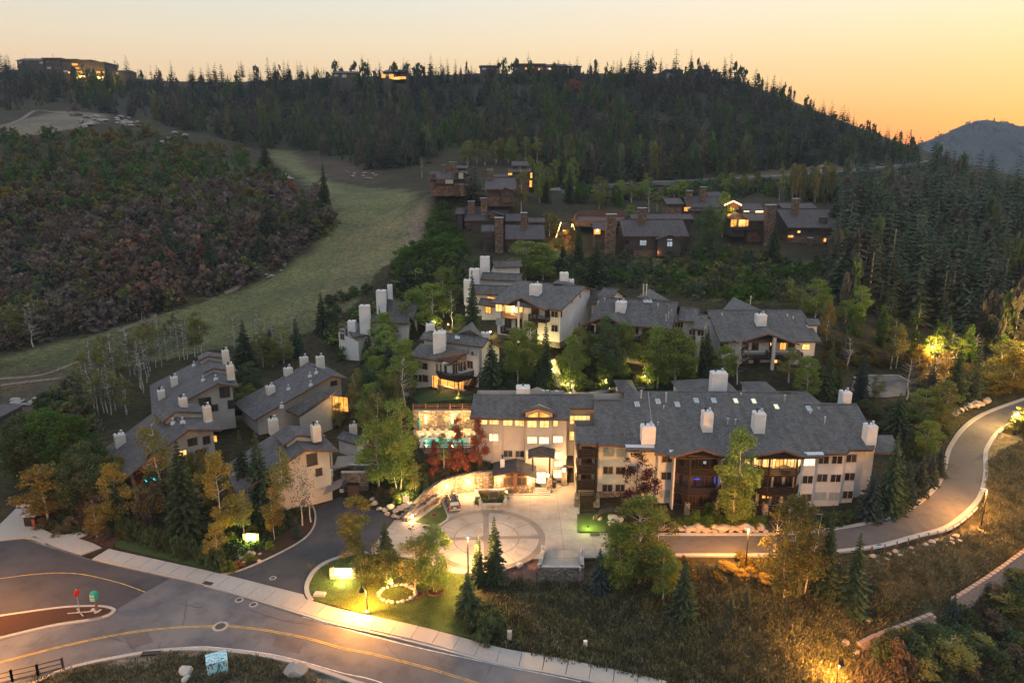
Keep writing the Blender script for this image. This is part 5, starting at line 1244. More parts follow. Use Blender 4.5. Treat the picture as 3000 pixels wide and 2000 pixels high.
for q in((958,995),(1288,1005)):p=fp.hit(*Q6(*q));mb=MB();mb.box((0,0,0),(.2,.22,.35),'bulb');mb.obj('wall_lamp',pv,Matrix.Translation(p-Vector((0,.2,0))));light(pv,p-Vector((0,.9,0)),420,(1,.50,.17),.1)
fd=Fac((X(Q6,1350,102,1000),102),(X(Q6,1465,102,1000),102));mb=MB();mb.box((0,.15,1.5),(fd.p1.x-fd.p0.x,.3,3.2),'peach_siding');mb.obj('door_wall',pv,Matrix.Translation(((fd.p0.x+fd.p1.x)/2,102,0)))
door(pv,fd,*Q6(1402,980),1.7,2.1,'lit_pale','dark_frame',2)
for i in range(4):mb=MB();mb.box((0,0,0),(2.6,.4,.14),'concrete');mb.obj('step',pv,Matrix.Translation(((fd.p0.x+fd.p1.x)/2,99.9+i*.4,.12+i*.14)))

# ---------------- generic blocks
def gab(name,label,cat='building',**k):return thing(name,label,cat,k.get('loc',(0,0,0)))
def blk(par,f,Kp,Lp,zr,Ep,ze,zb,**k):return Gable(par,P(*f(*Kp),zr),P(*f(*Lp),zr),P(*f(*Ep),ze),zb,**k)
def rchim(par,g,f,x,yb,yt,w,mat='cream_stucco',rz=0,**k):u,v=f(x,yb);return chim_px(par,g.on,u,v,f(x,yt)[1],w,mat=mat,rz=rz,**k)
# townhouse C (lower left, red lit gable)
TLAB='townhouse'
def townhouse(label,f,K,L,zr,E,ze,zb,R,zre,wall,chims,vents,extra=(),wins=(),th=.3):
 """long slope falls left from ridge K(front)-L(rear) to corner E; short slope falls right to R"""
 k=P(*f(*K),zr);l=P(*f(*L),zr);par=thing('townhouse',label,'townhouse',(k.x,k.y,zb));e=P(*f(*E),ze);r=P(*f(*R),zre)
 d=(l-k);d.z=0;d.normalize();pr=Vector((-d.y,d.x,0));bk=abs((r-k).dot(pr))
 g=Gable(par,k,l,e,zb,roof='dark_shingle',wall=wall,back=bk,dropback=zr-zre,ov=1.0,ovr=1.2,th=th)
 rz=math.atan2(d.y,d.x)-math.pi/2
 for x,yb,yt,w,dm in chims:rchim(par,g,f,x,yb,yt+(yb-yt)*.14,w*.74,'cream_stucco',rz,dm=dm*.8,taper=True,flues=2)
 for x,y in vents:vent(par,g.on(*f(x,y)),.8,.1)
 # raised pop-up roofs stepping up along the ridge
 for fr,wd,up,out,inn in extra:
  c=k+d*(g.ln*fr);u_=Vector((0,0,up));h_=d*wd/2;sb=zr-zre
  mb=MB();mb.slab([c-h_+u_,c+h_+u_,c+h_+u_+pr*(-inn if pr.dot(e-k)<0 else inn)*1-Vector((0,0,inn*g.drop/g.run)),c-h_+u_+pr*(-inn if pr.dot(e-k)<0 else inn)-Vector((0,0,inn*g.drop/g.run))],.3,'dark_shingle','fascia');mb.obj('popup_roof',par)
  q=pr*(-1 if pr.dot(e-k)>0 else 1)
  mb=MB();mb.slab([c-h_+u_,c+h_+u_,c+h_+u_+q*out-Vector((0,0,out*sb/bk)),c-h_+u_+q*out-Vector((0,0,out*sb/bk))],.3,'dark_shingle','fascia');mb.obj('popup_roof',par)
  a=c-h_*.85;b=c+h_*.85;hh=lambda x,y:zr+up-abs((Vector((x,y,0))-Vector((c.x,c.y,0))).dot(q))*.3
  pts_=[a+q*(out-.8),b+q*(out-.8),b-q*1.5,a-q*1.5];wallmesh([(p.x,p.y)for p in pts_],zre-1.5,hh,wall,.3).obj('wall',par)
 ff=g.Fk
 for x,y,w,h,gl,n in wins:window(par,ff,*f(x,y),w,h,gl,n,'dark_frame')
 return par,g
tC,gC=townhouse('lower left townhouse with long sloping dark roof and red lit log gable',T1,(1185,1010),(900,725),10.2,(380,1440),5.0,0.3,(1590,1030),9.0,'log_siding',
[(385,1215,1050,38,1.5),(1385,845,735,27,1.3),(1110,745,640,28,1.3)],[(1010,945),(1120,935)],[(.62,5.0,1.1,4.6,2.2)],[(1230,1150,1.4,1.2,'dark_glass',2),(1390,1130,1.1,1.3,'dark_glass',2),(1120,1290,1.2,1.3,'lit_warm',2),(1330,1290,1.6,1.6,'dark_glass',2)])
tA,gA=townhouse('upper left townhouse with stepped ridge and four pale chimneys beside the bare aspen grove',T1,(1520,480),(1400,165),12.0,(745,600),7.5,3.0,(1765,515),11.0,'grey_siding',
[(1012,520,395,26,1.4),(862,670,550,27,1.4),(1600,195,90,26,1.3),(1655,370,262,28,1.3)],[(1355,450),(1500,440),(1250,280)],[(.45,3.5,.9,4.0,1.6),(.9,3.5,1.0,4.0,1.8)],[(1375,690,2.0,1.5,'dark_glass',2),(1600,580,1.7,2.0,'dark_glass',2),(1670,720,1.0,1.6,'dark_glass',1),(1480,760,1.3,1.2,'dark_glass',2)])
tB,gB=townhouse('townhouse with broad sloping roof and orange lit deck, upper of the central pair',T2,(1125,350),(880,215),11.5,(150,655),6.4,3.0,(1330,395),10.4,'grey_siding',
[(670,350,262,30,1.5),(488,545,445,31,1.5),(833,232,150,29,1.3),(1000,255,140,28,1.3)],[(683,490),(910,450),(965,325),(612,670),(900,360)],[],[(1142,425,1.3,.9,'dark_glass',2)])
tD,gD=townhouse('white log townhouse with two stepped gables above the driveway garage',T2,(850,1105),(640,870),9.6,(80,1420),5.2,0.0,(1210,1130),8.4,'cream_log',
[(515,880,785,34,1.4),(950,950,850,34,1.4)],[(650,1050)],[(.55,4.6,1.0,4.2,2.2)],[(920,1205,1.6,1.9,'dark_glass',2),(990,1330,1.0,1.2,'dark_glass',1)])
# front eave wall details
# C: log gable annex, red porch glow put into its wall colour, with balcony
ra=thing('log_cabin_wing','red lit log wing with white curtained window below the townhouse roof','building',P(*B1(1020,60),3));_o=gC.Fk.n*.3;_f=Fac(gC.Fk.p0+_o,gC.Fk.p1+_o);ff=Fac(_f.hit(*T1(545,1400)),_f.hit(*T1(905,1290)));p0,p1=ff.p0,ff.p1
wallmesh([(p0.x,p0.y),(p1.x,p1.y),(p1.x-ff.n.x*3,p1.y-ff.n.y*3),(p0.x-ff.n.x*3,p0.y-ff.n.y*3)],-.2,lambda x,y:gC.h(x,y),'red_tinted_log',.35,12).obj('wall',ra)
window(ra,ff,*T1(770,1300),1.6,.8,'dark_glass',2,'dark_frame');window(ra,ff,*T1(750,1435),2.2,1.3,'pale_glass',2,'red_tinted_log');window(ra,ff,*B1(1035,165),1.6,.8,'lit_cyan',2,'dark_frame')
pp=ff.hit(*T1(740,1480));balcony(ra,[(pp+ff.d*-2.2+ff.n*1.0).to_2d(),(pp+ff.d*2.0+ff.n*1.0).to_2d()],pp.z-.2,[(pp+ff.d*-2.2+ff.n*1.0).to_2d(),(pp+ff.d*2.0+ff.n*1.0).to_2d(),(pp+ff.d*2.0).to_2d(),(pp+ff.d*-2.2).to_2d()],3,.9)
light(ra,pp+ff.n*1.6+Vector((0,0,2.0)),60,(1,.25,.08),.2)
light(tC,P(*T1(1150,1180),6.0)+Vector((1.5,-2.0,0)),90,(1,.55,.15),.2)
mb=MB();mb.box((0,0,0),(1.6,.1,1.0),'lit_orange');mb.obj('lit_doorway',tC,Matrix.Translation(P(*T1(1450,1115),6.8)));light(tC,P(*T1(1450,1090),7.5)-Vector((0,.6,0)),40,(1,.45,.1),.1)
# B: orange lit deck
xb_=P(*T2(1110,690),5.5);gl_=Fac(P(*T2(1105,620),7),P(*T2(1290,640),7));mb=MB();m_=(gl_.p0+gl_.p1)/2;mb.box((0,0,0),((gl_.p1-gl_.p0).length,.15,2.6),'lit_orange');mb.obj('lit_glass_wall',tB,Matrix.Translation((m_.x,m_.y,6.9))@Matrix.Rotation(gl_.a,4,'Z'))
for k in range(5):mb=MB();mb.box((0,0,0),(.1,.2,2.7),'dark_wood');q=gl_.p0.lerp(gl_.p1,k/4);mb.obj('post',tB,Matrix.Translation((q.x,q.y,6.9)))
light(tB,(m_.x,m_.y-2,7.6),120,(1,.5,.12),.2)
a,b,c,d=P(*T2(780,755),6.2),P(*T2(1105,540),9.0),P(*T2(1010,500),9.6),P(*T2(655,700),6.8);mb=MB();mb.slab([a,b,c,d],.3,'dark_shingle','fascia');mb.obj('lower_roof',tB)
a,b=P(*T2(790,770),6.0),P(*T2(1105,560),8.6);wallmesh([(a.x,a.y),(b.x,b.y),(b.x+.5,b.y+3),(a.x+.5,a.y+3)],1.5,lambda x,y:6+(x-a.x)/(b.x-a.x)*2.7,'grey_siding',.2).obj('wall',tB)
# D: garage and retaining walls at the driveway
gr_=thing('garage_wall','grey stone retaining wall and pale garage door at the end of the driveway','wall',P(*T2(1200,1500),0))
def swall(par,pa,pb,z0,za,zb2,mat='grey_stone',t=.45,cap='concrete',cover=True,size=.5,seed=1,name='wall'):
 pa=Vector(pa[:2]);pb=Vector(pb[:2]);d=(pb-pa).normalized();n=Vector((d.y,-d.x));q=pa-n*t;r=pb-n*t;L=(pb-pa).length
 hf=lambda x,y:za+(zb2-za)*max(0,min(1,((Vector((x,y))-pa).dot(d))/L))
 wallmesh([pa,pb,r,q],z0,hf,mat,0,4).obj(name,par);mb=MB()
 e=n*.06;vs=[(pa.x+e.x,pa.y+e.y,za+.08),(pb.x+e.x,pb.y+e.y,zb2+.08),(r.x-e.x,r.y-e.y,zb2+.08),(q.x-e.x,q.y-e.y,za+.08)];mb.slab(vs,.1,cap,cap);mb.obj('coping',par)
 if cover:stonecover(par,'stone_facing',pa,pb,z0,za,zb2,size,mat,.06,seed,kind='stuff')
swall(gr_,P(*T2(1230,1560),.2),P(*T2(1500,1560),.2),-.2,3.8,3.8,seed=3);swall(gr_,P(*T2(1130,1330),3),P(*T2(1300,1270),3),0,3.6,3.8,seed=4);swall(gr_,P(*T2(1305,1275),3.8),P(*T2(1510,1280),3.8),0,4.0,4.0,seed=5)
fg=Fac(P(*T2(1030,1550),.2),P(*T2(1200,1470),.2));wallmesh([fg.p0.to_2d(),fg.p1.to_2d(),(fg.p1-fg.n*3).to_2d(),(fg.p0-fg.n*3).to_2d()],-.2,lambda x,y:2.6,'cream_stucco',0).obj('garage',gr_)
mb=MB();mb.box((0,0,1.1),((fg.p1-fg.p0).length*.8,.06,2.1),'window_frame');q=(fg.p0+fg.p1)/2;mb.obj('garage_door',gr_,fg.mat(Vector((q.x,q.y,0)),.04))
a,b=P(*T2(1040,1545),2.7),P(*T2(1215,1465),2.7);mb=MB();mb.slab([a+Vector((0,-.4,0)),b+Vector((0,-.4,0)),b+Vector((0,3,0)),a+Vector((0,3,0))],.18,'concrete_band','concrete_band');mb.obj('garage_roof',gr_)
# D terrace and porch
dp=P(*T2(1090,1330),3.2);bal=balcony(tD,[P(*T2(1050,1395),3.2).to_2d(),P(*T2(1135,1360),3.2).to_2d()],3.2,[P(*T2(1050,1395),3.2).to_2d(),P(*T2(1135,1360),3.2).to_2d(),P(*T2(1135,1300),3.2).to_2d(),P(*T2(1050,1320),3.2).to_2d()],4,1.0,'galvanized')
for q in(T2(1045,1290),T2(1125,1270)):p=P(*q,4.0);post(tD,(p.x,p.y,3),4.6,.22,'window_frame')
drape_t=MB();tp=[P(*T2(*q),3.9)for q in((1140,1300),(1180,1170),(1320,1160),(1460,1180),(1310,1262))];drape_t.slab(tp,.3,'concrete_band','grey_stone');drape_t.obj('terrace',gr_)
# small lean-to roof by the spruces (right of townhouse D)
lt=thing('utility_shed','small flat shed with one pale chimney behind the retaining wall','shed',P(*T2(1340,950),4));gU=blk(lt,T2,(1235,920),(1450,985),6.2,(1180,990),5.6,3.0,wall='cream_stucco',roof='dark_shingle',th=.2,ov=.3,ovr=.3);rchim(lt,gU,T2,1335,915,855,20,'cream_stucco')
# far left building corner and dumpster shed at the edge
le=thing('edge_house','corner of a dark house with pale trim at the left edge of the picture','house',P(-30,1300,2));p=P(0,1290,2.5);mb=MB();mb.box((p.x-3.6,p.y+3,4),(8,6,5.0),'brown_siding');mb.obj('wall',le);mb=MB();mb.box((p.x-3.6,p.y+3,6.7),(8.8,6.8,.3),'brown_shingle');mb.obj('roof',le);mb=MB();mb.box((p.x-3.4,p.y-.5,3.2),(8,1.6,.2),'brown_shingle');mb.obj('awning',le)

# ---------------- deck house H behind the pool
hh=thing('deck_house','white house with wooden deck over an orange lit patio, left above the pool','house',(-15,135,7))
g1=Gable(hh,P(*T3(1010,845),17.6),P(*T3(1640,925),17.6),P(*T3(875,915),16.5),7,wall='white_siding',back=6,ovr=.6,ov=.7)
g2=Gable(hh,P(*T3(960,972),15.8),P(*T3(1440,1040),15.8),P(*T3(950,1115),14.2),7,wall='white_siding',back=.0,ov=1.1,ovr=.5)
ka=g2.Ff
for(x,y,w,h)in[(955,1185,.6,1.3),(1005,1200,1.2,1.2),(920,1318,.6,1.3),(960,1320,.6,1.3),(1010,1322,1.2,1.3)]:window(hh,ka,*T3(x,y),w,h,'dark_glass',1,'dark_frame')
# projecting glazed bay with its own gable
_n=ka.n;_h=lambda x,y,o_=.1:ka.hit(*T3(x,y))+_n*o_;bp0=_h(1115,1240);bp1=_h(1290,1260,1.8);bp2=_h(1425,1215);hb=lambda x,y:g2.h(x,y)+.1
wallmesh([(bp0.x,bp0.y),(bp1.x,bp1.y),(bp2.x,bp2.y),(bp2.x+.3,bp2.y+2),(bp0.x,bp0.y+2)],8,hb,'white_siding').obj('wall',hh)
fA=Fac(bp0,bp1);fB=Fac(bp1,bp2)
for x,y,w,h in((1130,1222,.6,1.9),(1167,1225,.6,1.9),(1215,1235,.9,1.8)):window(hh,fA,*T3(x,y),w,h,'dark_glass',1,'window_frame')
for x,y,w,h in((1308,1225,1.1,2.1),(1358,1208,1.1,2.1),(1400,1190,.7,2.0)):window(hh,fB,*T3(x,y),w,h,'dark_glass',2 if w>1 else 1,'window_frame')
for x,y,w,h in((1330,1155,.9,.5),(1380,1125,.9,.9)):window(hh,fB,*T3(x,y),w,h,'dark_glass',1,'window_frame')
_f3=Fac(ka.p0+_n*2.4,ka.p1+_n*2.4);pk=_f3.hit(*T3(1118,1118));a=_f3.hit(*T3(1250,1185));b=_f3.hit(*T3(1440,1060));c=g2.K.lerp(g2.L,.62);up=Vector((0,0,.08))
mb=MB();mb.slab([a+up,b+up,c+up,pk+up],.28,'roof_shingle','fascia');mb.obj('bay_roof',hh)
mb=MB();mb.slab([a+up*1.6,a+up*1.6+Vector((-1.3,.15,0.15)),a+up*1.6+Vector((-1.0,.9,.3)),a+up*1.6+Vector((.9,.9,.35))],.03,'metal_flashing','metal_flashing');mb.obj('eave_flashing',hh)
fR=Fac(_h(1420,1150,.05),_h(1540,1150,.05));wallmesh([fR.p0.to_2d(),fR.p1.to_2d(),(fR.p1.x,fR.p1.y+5),(fR.p0.x,fR.p0.y+5)],8,lambda x,y:16.0,'white_siding').obj('wall',hh)
for x,y,w,h,g_ in((1482,1072,.7,.9,'dark_glass'),(1458,1185,1.3,1.5,'dark_glass')):window(hh,fR,*T3(x,y),w,h,g_,2 if w>1 else 1)
fE=g1.Fl if g1.Fl.p0.x>g1.Fk.p0.x else g1.Fk
chim_px(hh,g2.on,*T3(1150,1070),T3(0,868)[1],36,dm=2.2);chim_px(hh,g1.on,*T3(1055,850),T3(0,785)[1],24,dm=1.3);p=PY(*T3(1610,935),g1.K.y+2);chimney(hh,p,1.7,1.4,PY(*T3(1610,862),g1.K.y+2).z-p.z,flues=1)
skylight(hh,g1.on(*T3(1330,915)),Vector((0,-.2,1)),.8,1.3,0)
# back gable roof
mb=MB();a,b,c=P(*T3(1310,885),17.2),P(*T3(1455,840),18.6),P(*T3(1600,925),17.2);mb.add([a,c,b,(b.x,b.y+7,b.z)],[(0,1,2),(0,2,3),(1,3,2)],'roof_shingle');mb.obj('back_gable_roof',hh)
_f4=Fac(ka.p0+_n*3.4,ka.p1+_n*3.4);zd=_f4.hit(*T3(1340,1345)).z;path=[P(*T3(1145,1310),zd).to_2d(),P(*T3(1340,1352),zd).to_2d(),P(*T3(1508,1300),zd).to_2d()]
balcony(hh,path,zd,path+[(fR.p1.x-.5,fR.p1.y),(bp0.x,bp0.y)],5,1.15,'dark_wood')
for q in((1145,1390),(1340,1430)):p=P(*T3(q[0],q[1]-60),zd);post(hh,(p.x,p.y,8),zd-8,.3,'wood')
mb=MB();mb.box((0,0,0),(6.5,.12,2.2),'lit_orange');q=_h(1290,1385,1.9);zq=zd-1.5;mb.obj('lit_patio_glass',hh,Matrix.Translation((q.x,q.y,zq))@Matrix.Rotation(ka.a,4,'Z'));light(hh,(q.x,q.y-.9,zq+.6),300,(1,.5,.14),.2)
for k in range(5):mb=MB();mb.box((0,0,0),(.14,.2,2.3),'dark_wood');mb.obj('post',hh,Matrix.Translation(Vector((q.x,q.y-.15,zq))+ka.d*(-3+k*1.5)))
# stairs down from the deck
st0=P(*T3(1525,1310),zd);st1=P(*T3(1420,1475),8.9)
for k in range(13):t=k/12;p=st0.lerp(st1,t);mb=MB();mb.box((0,0,0),(1.3,.35,.08),'dark_wood',.5);mb.obj('stair_tread',hh,Matrix.Translation(p))
for off in(-.6,.6):
 for dz in(-.1,.9):mb=MB();mb.tube(st0+Vector((off,0,dz)),st1+Vector((off,0,dz)),.08,.08,'dark_wood',4);mb.obj('stair_rail',hh)
sw=thing('patio_wall','low pale stone garden wall below the lit patio of the deck house','wall',P(*T3(1270,1450),7));swall(sw,P(*T3(1130,1455),8.7),P(*T3(1400,1510),8.7),7,10.0,9.8,'stone',seed=9)
table_=thing('patio_table','round table on the wooden deck of the white deck house','table',P(*T3(1375,1290),zd));mb=MB();mb.lathe([(.08,0),(.08,.7),(.9,.72),(.9,.78)],(0,0,0),'white_stucco',14);mb.obj('table_top',table_,WM[table_.name])
gq=thing('barbecue','black covered barbecue on the wooden deck of the white deck house','barbecue',P(*T3(1460,1280),zd));mb=MB();mb.lathe([(.45,0),(.5,.8),(.62,1.0),(.45,1.25),(.1,1.35)],(0,0,0),'black_metal',12);mb.obj('cover',gq,WM[gq.name])

# ---------------- stepped white houses (I1 near the ski run, I2 above)
def stepped(label,rows,wallm='white_siding'):
 f,K,L,zr,E,ze,zb,bk=rows[0][:8];k0=P(*f(*K),zr);par=thing('stepped_house',label,'house',(k0.x,k0.y,zb));gs=[]
 for(f,K,L,zr,E,ze,zb,bk)in rows:gs.append(Gable(par,P(*f(*K),zr),P(*f(*L),zr),P(*f(*E),ze),zb,wall=wallm,back=bk,ov=.8,ovr=.5))
 return par,gs
i1,gi1=stepped('white house stepping up the slope in three roofs beside the ski run',[
(T3,(620,530),(940,590),17.3,(730,600),15.9,8,5.0),(T3,(450,685),(860,705),15.2,(560,760),13.9,8,6.0),(T3,(190,795),(540,745),12.6,(330,905),11.0,5.5,5.0)])
for g,(x,yb,yt,w)in zip((gi1[0],gi1[1],gi1[2]),((575,600,440,28),(410,755,590,30),(280,840,745,22))):p=PY(*T3(x,yb),g.K.y-1.5);chimney(i1,p,w/SCL(p),1.5,PY(*T3(x,yt),g.K.y-1.5).z-p.z,flues=1,hidden=3)
p=PY(*T3(657,460),gi1[0].K.y+3);chimney(i1,p,1.1,1,1.8,flues=1,hidden=4)
wf=Fac(P(*T3(150,1000),9),P(*T3(345,1060),8.5));wallmesh([wf.p0.to_2d(),wf.p1.to_2d(),(wf.p1.x+1,wf.p1.y+5),(wf.p0.x+1,wf.p0.y+5)],4.5,lambda x,y:12.3-.28*(x-wf.p0.x),'white_siding',.1,base='grey_stone',zbase=6.0).obj('gable_wall',i1)
for x,y,w,h in((182,905,1.4,1.5),(182,850,1.2,.8),(172,1145,.4,1.4),(252,1160,.4,1.4),(330,1172,.8,1.1)):window(i1,wf,*T3(x,y),w,h,'dark_glass',2 if w>1 else 1)
for a,b in(((150,860),(345,905)),):pass
for g in(gi1[0],gi1[1]):
 f_=g.Fk if g.Fk.n.x<g.Fl.n.x else g.Fl;q=(f_.p0+f_.p1)/2;window(i1,f_,None,Vector((q.x,q.y,g.zr-3.0)),1.4,2.0,'dark_glass',2);window(i1,f_,None,Vector((q.x,q.y,g.zr-1.5)),1.0,.6,'dark_glass',1)
mb=MB();mb.box((0,0,0),(5.5,.12,1.6),'lit_pale');q=P(*T3(780,850),10.5);mb.obj('lit_glass_wall',i1,Matrix.Translation(q)@Matrix.Rotation(.35,4,'Z'));light(i1,q+Vector((0,-1.8,.5)),120,(1,.75,.3),.2)
i2,gi2=stepped('white house stepping up in four scalloped roofs, left of the lit balcony block',[
(T3,(1680,150),(1960,140),25.6,(1700,215),24.3,15,5),(T3,(1580,265),(1980,280),23.6,(1600,335),22.3,14,5),(T3,(1400,385),(1880,400),21.6,(1580,480),20.0,13,5),(T3,(1560,520),(1760,545),19.6,(1600,590),18.4,12.5,2.5)])
for(x,yb,yt,w,Y)in((1605,245,105,28,gi2[0].K.y-3),(1500,330,225,30,gi2[1].K.y-2.5),(1432,410,335,22,gi2[2].K.y-2)):p=PY(*T3(x,yb),Y);chimney(i2,p,w/SCL(p),1.5,PY(*T3(x,yt),Y).z-p.z,flues=1,hidden=4)
f_=gi2[3].Ff;window(i2,f_,*T3(1640,640),1.6,1.5,'lit_orange',2,'dark_frame');window(i2,f_,*T3(1680,520),3.0,.5,'lit_orange',3,'dark_frame')
q=P(*T3(1655,690),14.5);balcony(i2,[(q.x-3,q.y),(q.x+2,q.y-.6)],14.6,[(q.x-3,q.y),(q.x+2,q.y-.6),(q.x+2,q.y+3),(q.x-3,q.y+3)],4,1.1,'wood');light(i2,(q.x,q.y+.6,16.6),110,(1,.42,.1),.2)

# ---------------- E, F, G: the white three storey blocks up the slope
def block(label,f,K,L,zr,E,ze,zb,bk,chims,name='apartment_building'):
 k0=P(*f(*K),zr);par=thing(name,label,'building',(k0.x,k0.y,zb));g=Gable(par,P(*f(*K),zr),P(*f(*L),zr),P(*f(*E),ze),zb,wall='white_siding',back=bk,ov=1.4,ovr=.9,base='grey_stone',zbase=zb+1.2)
 for x,yb,yt,w in chims:rchim(par,g,f,x,yb,yt,w,'white_stucco',math.atan2(g.d.y,g.d.x),dm=1.7)
 return par,g
def frontgable(par,g,f,pk,ridge,l,r,zpk,out,col_='white_stucco',post_at=None):
 """cross gable that projects over the balconies"""
 rb=g.on(*f(*ridge));n=g.pr;pkp=P(*f(*pk),rb.z);lp=P(*f(*l),g.zr-g.drop+.05);rp=P(*f(*r),g.zr-g.drop+.05);up=Vector((0,0,.08))
 l2=lp-n*2.2;l2.z=g.h(l2.x,l2.y);r2=rp-n*2.2;r2.z=g.h(r2.x,r2.y)
 mb=MB();mb.slab([pkp+up,lp+up,l2+up,rb+up],.28,'roof_shingle','wood');mb.obj('gable_roof',par);mb=MB();mb.slab([pkp+up,rb+up,r2+up,rp+up],.28,'roof_shingle','wood');mb.obj('gable_roof',par)
 return pkp,lp,rp
eb,gE=block('white slope block with the brightly lit top balcony under a wooden gable',T4,(385,138),(1060,200),24.6,(160,358),21.9,14.0,6,[(570,290,180,30)])
frontgable(eb,gE,T4,(425,312),(540,285),(240,385),(655,432),0,2)
F_=gE.Ff
for x,y,w,h,gl in((208,408,1.5,1.5,'lit_warm'),(210,542,1.4,1.4,'pale_glass'),(757,470,1.5,1.3,'dark_glass'),(757,610,1.5,1.4,'dark_glass'),(825,470,.5,1.3,'dark_glass')):window(eb,F_,*T4(x,y),w,h,gl,2 if w>1 else 1)
for x,w in((298,1.4),(405,1.8)):window(eb,F_,*T4(x,420),w,1.9,'lit_warm',2)
for x in(298,405,560):window(eb,F_,*T4(x,560),1.5,1.8,'dark_glass',2,'dark_frame')
window(eb,F_,*T4(565,435),1.6,1.6,'dark_glass',2,'dark_frame');window(eb,F_,*T4(685,460),1.0,1.6,'dark_glass',2,'dark_frame')
def fbal(par,fac,f,a,b,yb,out=1.8,mat='dark_wood',rails=4):
 p=fac.hit(*f(a,yb));q=fac.hit(*f(b,yb));z=(p.z+q.z)/2;n=fac.n*out;return balcony(par,[(p).to_2d(),(p+n).to_2d(),(q+n).to_2d(),q.to_2d()],z,[p.to_2d(),(p+n).to_2d(),(q+n).to_2d(),q.to_2d()],rails,1.1,mat)
fbal(eb,F_,T4,268,436,492,1.6,'wood');fbal(eb,F_,T4,268,436,640);fbal(eb,F_,T4,540,708,520);
p=F_.hit(*T4(350,400))+F_.n*1.0;light(eb,p,420,(1,.62,.25),.2)
p=F_.hit(*T4(440,500))+F_.n*1.7;post(eb,(p.x,p.y,14.4),8.3,.4,'white_stucco')
p=F_.hit(*T4(618,500))+F_.n*1.7;post(eb,(p.x,p.y,14.4),7.0,.3,'dark_wood')
S_=gE.Fl if gE.Fl.n.x>0 else gE.Fk
for x,y in((1005,290),(925,340)):window(eb,S_,*T4(x,y),.5,1.0,'dark_glass',1)
for x in(1425,):pass
# back ridge chimneys behind E
for x,yb,yt,w in((848,170,58,25),(920,180,125,14)):p=PY(*T4(x,yb),gE.L.y+5);chimney(eb,p,w/SCL(p),1.5,PY(*T4(x,yt),gE.L.y+5).z-p.z,flues=1,hidden=3)
mb=MB();a,b,c=PY(*T4(735,165),gE.L.y+2),PY(*T4(970,190),gE.L.y+2),PY(*T4(850,138),gE.L.y+5);mb.add([a,b,c,(c.x,c.y+5,c.z)],[(0,1,2),(0,2,3),(1,3,2)],'roof_shingle');mb.obj('back_gable_roof',eb)
fbk,gF=block('middle white slope block with two skylights and dark gable behind tall aspens',T4,(1190,300),(1975,355),22.3,(945,535),18.6,9.6,7,[(1415,458,350,29)])
frontgable(fbk,gF,T4,(1258,488),(1390,448),(1015,578),(1520,628),0,2)
F_=gF.Ff
for x,y,w,h in((1000,580,.6,1.2),(1650,655,1.4,1.4),(1645,808,1.4,1.5),(1565,640,.7,1.3)):window(fbk,F_,*T4(x,y),w,h,'dark_glass',2 if w>1 else 1)
for y in(620,790):
 for x in(1110,1200,1300,1400,1545):window(fbk,F_,*T4(x,y),1.4,1.8,'dark_glass',2,'dark_frame')
fbal(fbk,F_,T4,1070,1480,690);fbal(fbk,F_,T4,1500,1605,720);fbal(fbk,F_,T4,1500,1600,870);fbal(fbk,F_,T4,1070,1480,850)
S_=gF.Fl if gF.Fl.n.x>0 else gF.Fk
for x,y in((1905,455),(1875,480),(1850,505),(1868,600)):window(fbk,S_,*T4(x,y),.5,1.2,'dark_glass',1)
for x,y in((1650,345),(1693,347)):skylight(fbk,gF.on(*T4(x,y)),Vector((-.1,-.25,1)),.7,1.2,0)
for x,y in((1185,375),(1247,342),(1772,400)):vent(fbk,gF.on(*T4(x,y)),.5,.12,base=False)
# left part of F: second ridge and link roof
gF2=blk(fbk,T4,(1235,210),(1385,225),23.6,(1160,300),22.2,12,back=5,wall='white_siding');gF3=blk(fbk,T4,(1110,240),(1230,245),22.6,(1000,360),20.7,12,back=3)
mb=MB();a,b,c=PY(*T4(1565,305),gF.L.y+3),PY(*T4(1890,340),gF.L.y+3),PY(*T4(1735,262),gF.L.y+6);mb.add([a,b,c,(c.x,c.y+5,c.z)],[(0,1,2),(0,2,3),(1,3,2)],'roof_shingle');mb.obj('back_gable_roof',fbk)
for x in(1627,1657):p=PY(*T4(x,290),gF.L.y+4);vent(fbk,p,2.2,.12,base=False)
# link between F and G
lk=thing('link_house','narrow white link with two small brown roofs between the two big slope blocks','house',P(*T4(2050,600),12));gk1=blk(lk,T4,(1990,400),(2180,410),21.1,(1915,530),19.4,9.5,back=3,wall='cream_stucco');gk2=blk(lk,T4,(2160,470),(2270,480),20.4,(2045,605),18.6,9.5,back=3,wall='cream_stucco')
window(lk,gk1.Ff,*T4(1980,575),1.6,1.2,'dark_glass',3);window(lk,gk2.Ff,*T4(2110,650),1.3,1.2,'dark_glass',2);window(lk,gk2.Ff,*T4(2195,655),1.3,1.2,'dark_glass',2)
gb=thing('apartment_building','rightmost white slope block with central gable, tall white post and dark balconies','building',(48,133,9.8))
K=PY(2070,907.5,141.6);L=PY(2349,909,141.6);E=PY(2095,1000,131.0);gG=Gable(gb,K,L,E,9.6,wall='white_siding',back=6,ov=1.5,ovr=1.0,base='grey_stone',zbase=10.4)
rchim(gb,gG,R6,543,600,522,29,'white_stucco',0,dm=1.6)
pkp,lp,rp=frontgable(gb,gG,R6,(590,652),(555,605),(375,716),(808,728),0,2)
F_=gG.Ff;Yg=F_.p0.y
for x,y,w,h,gl in((285,728,1.8,1.2,'dark_glass'),(848,742,1.5,1.1,'lit_warm'),(818,850,1.0,1.4,'dark_glass')):window(gb,F_,*R6(x,y),w,h,gl,2)
for x,gl in((430,'dark_glass'),(500,'dark_glass'),(620,'dark_glass'),(690,'lit_orange'),(750,'dark_glass')):window(gb,F_,*R6(x,730),1.3,2.0,gl,2,'dark_frame')
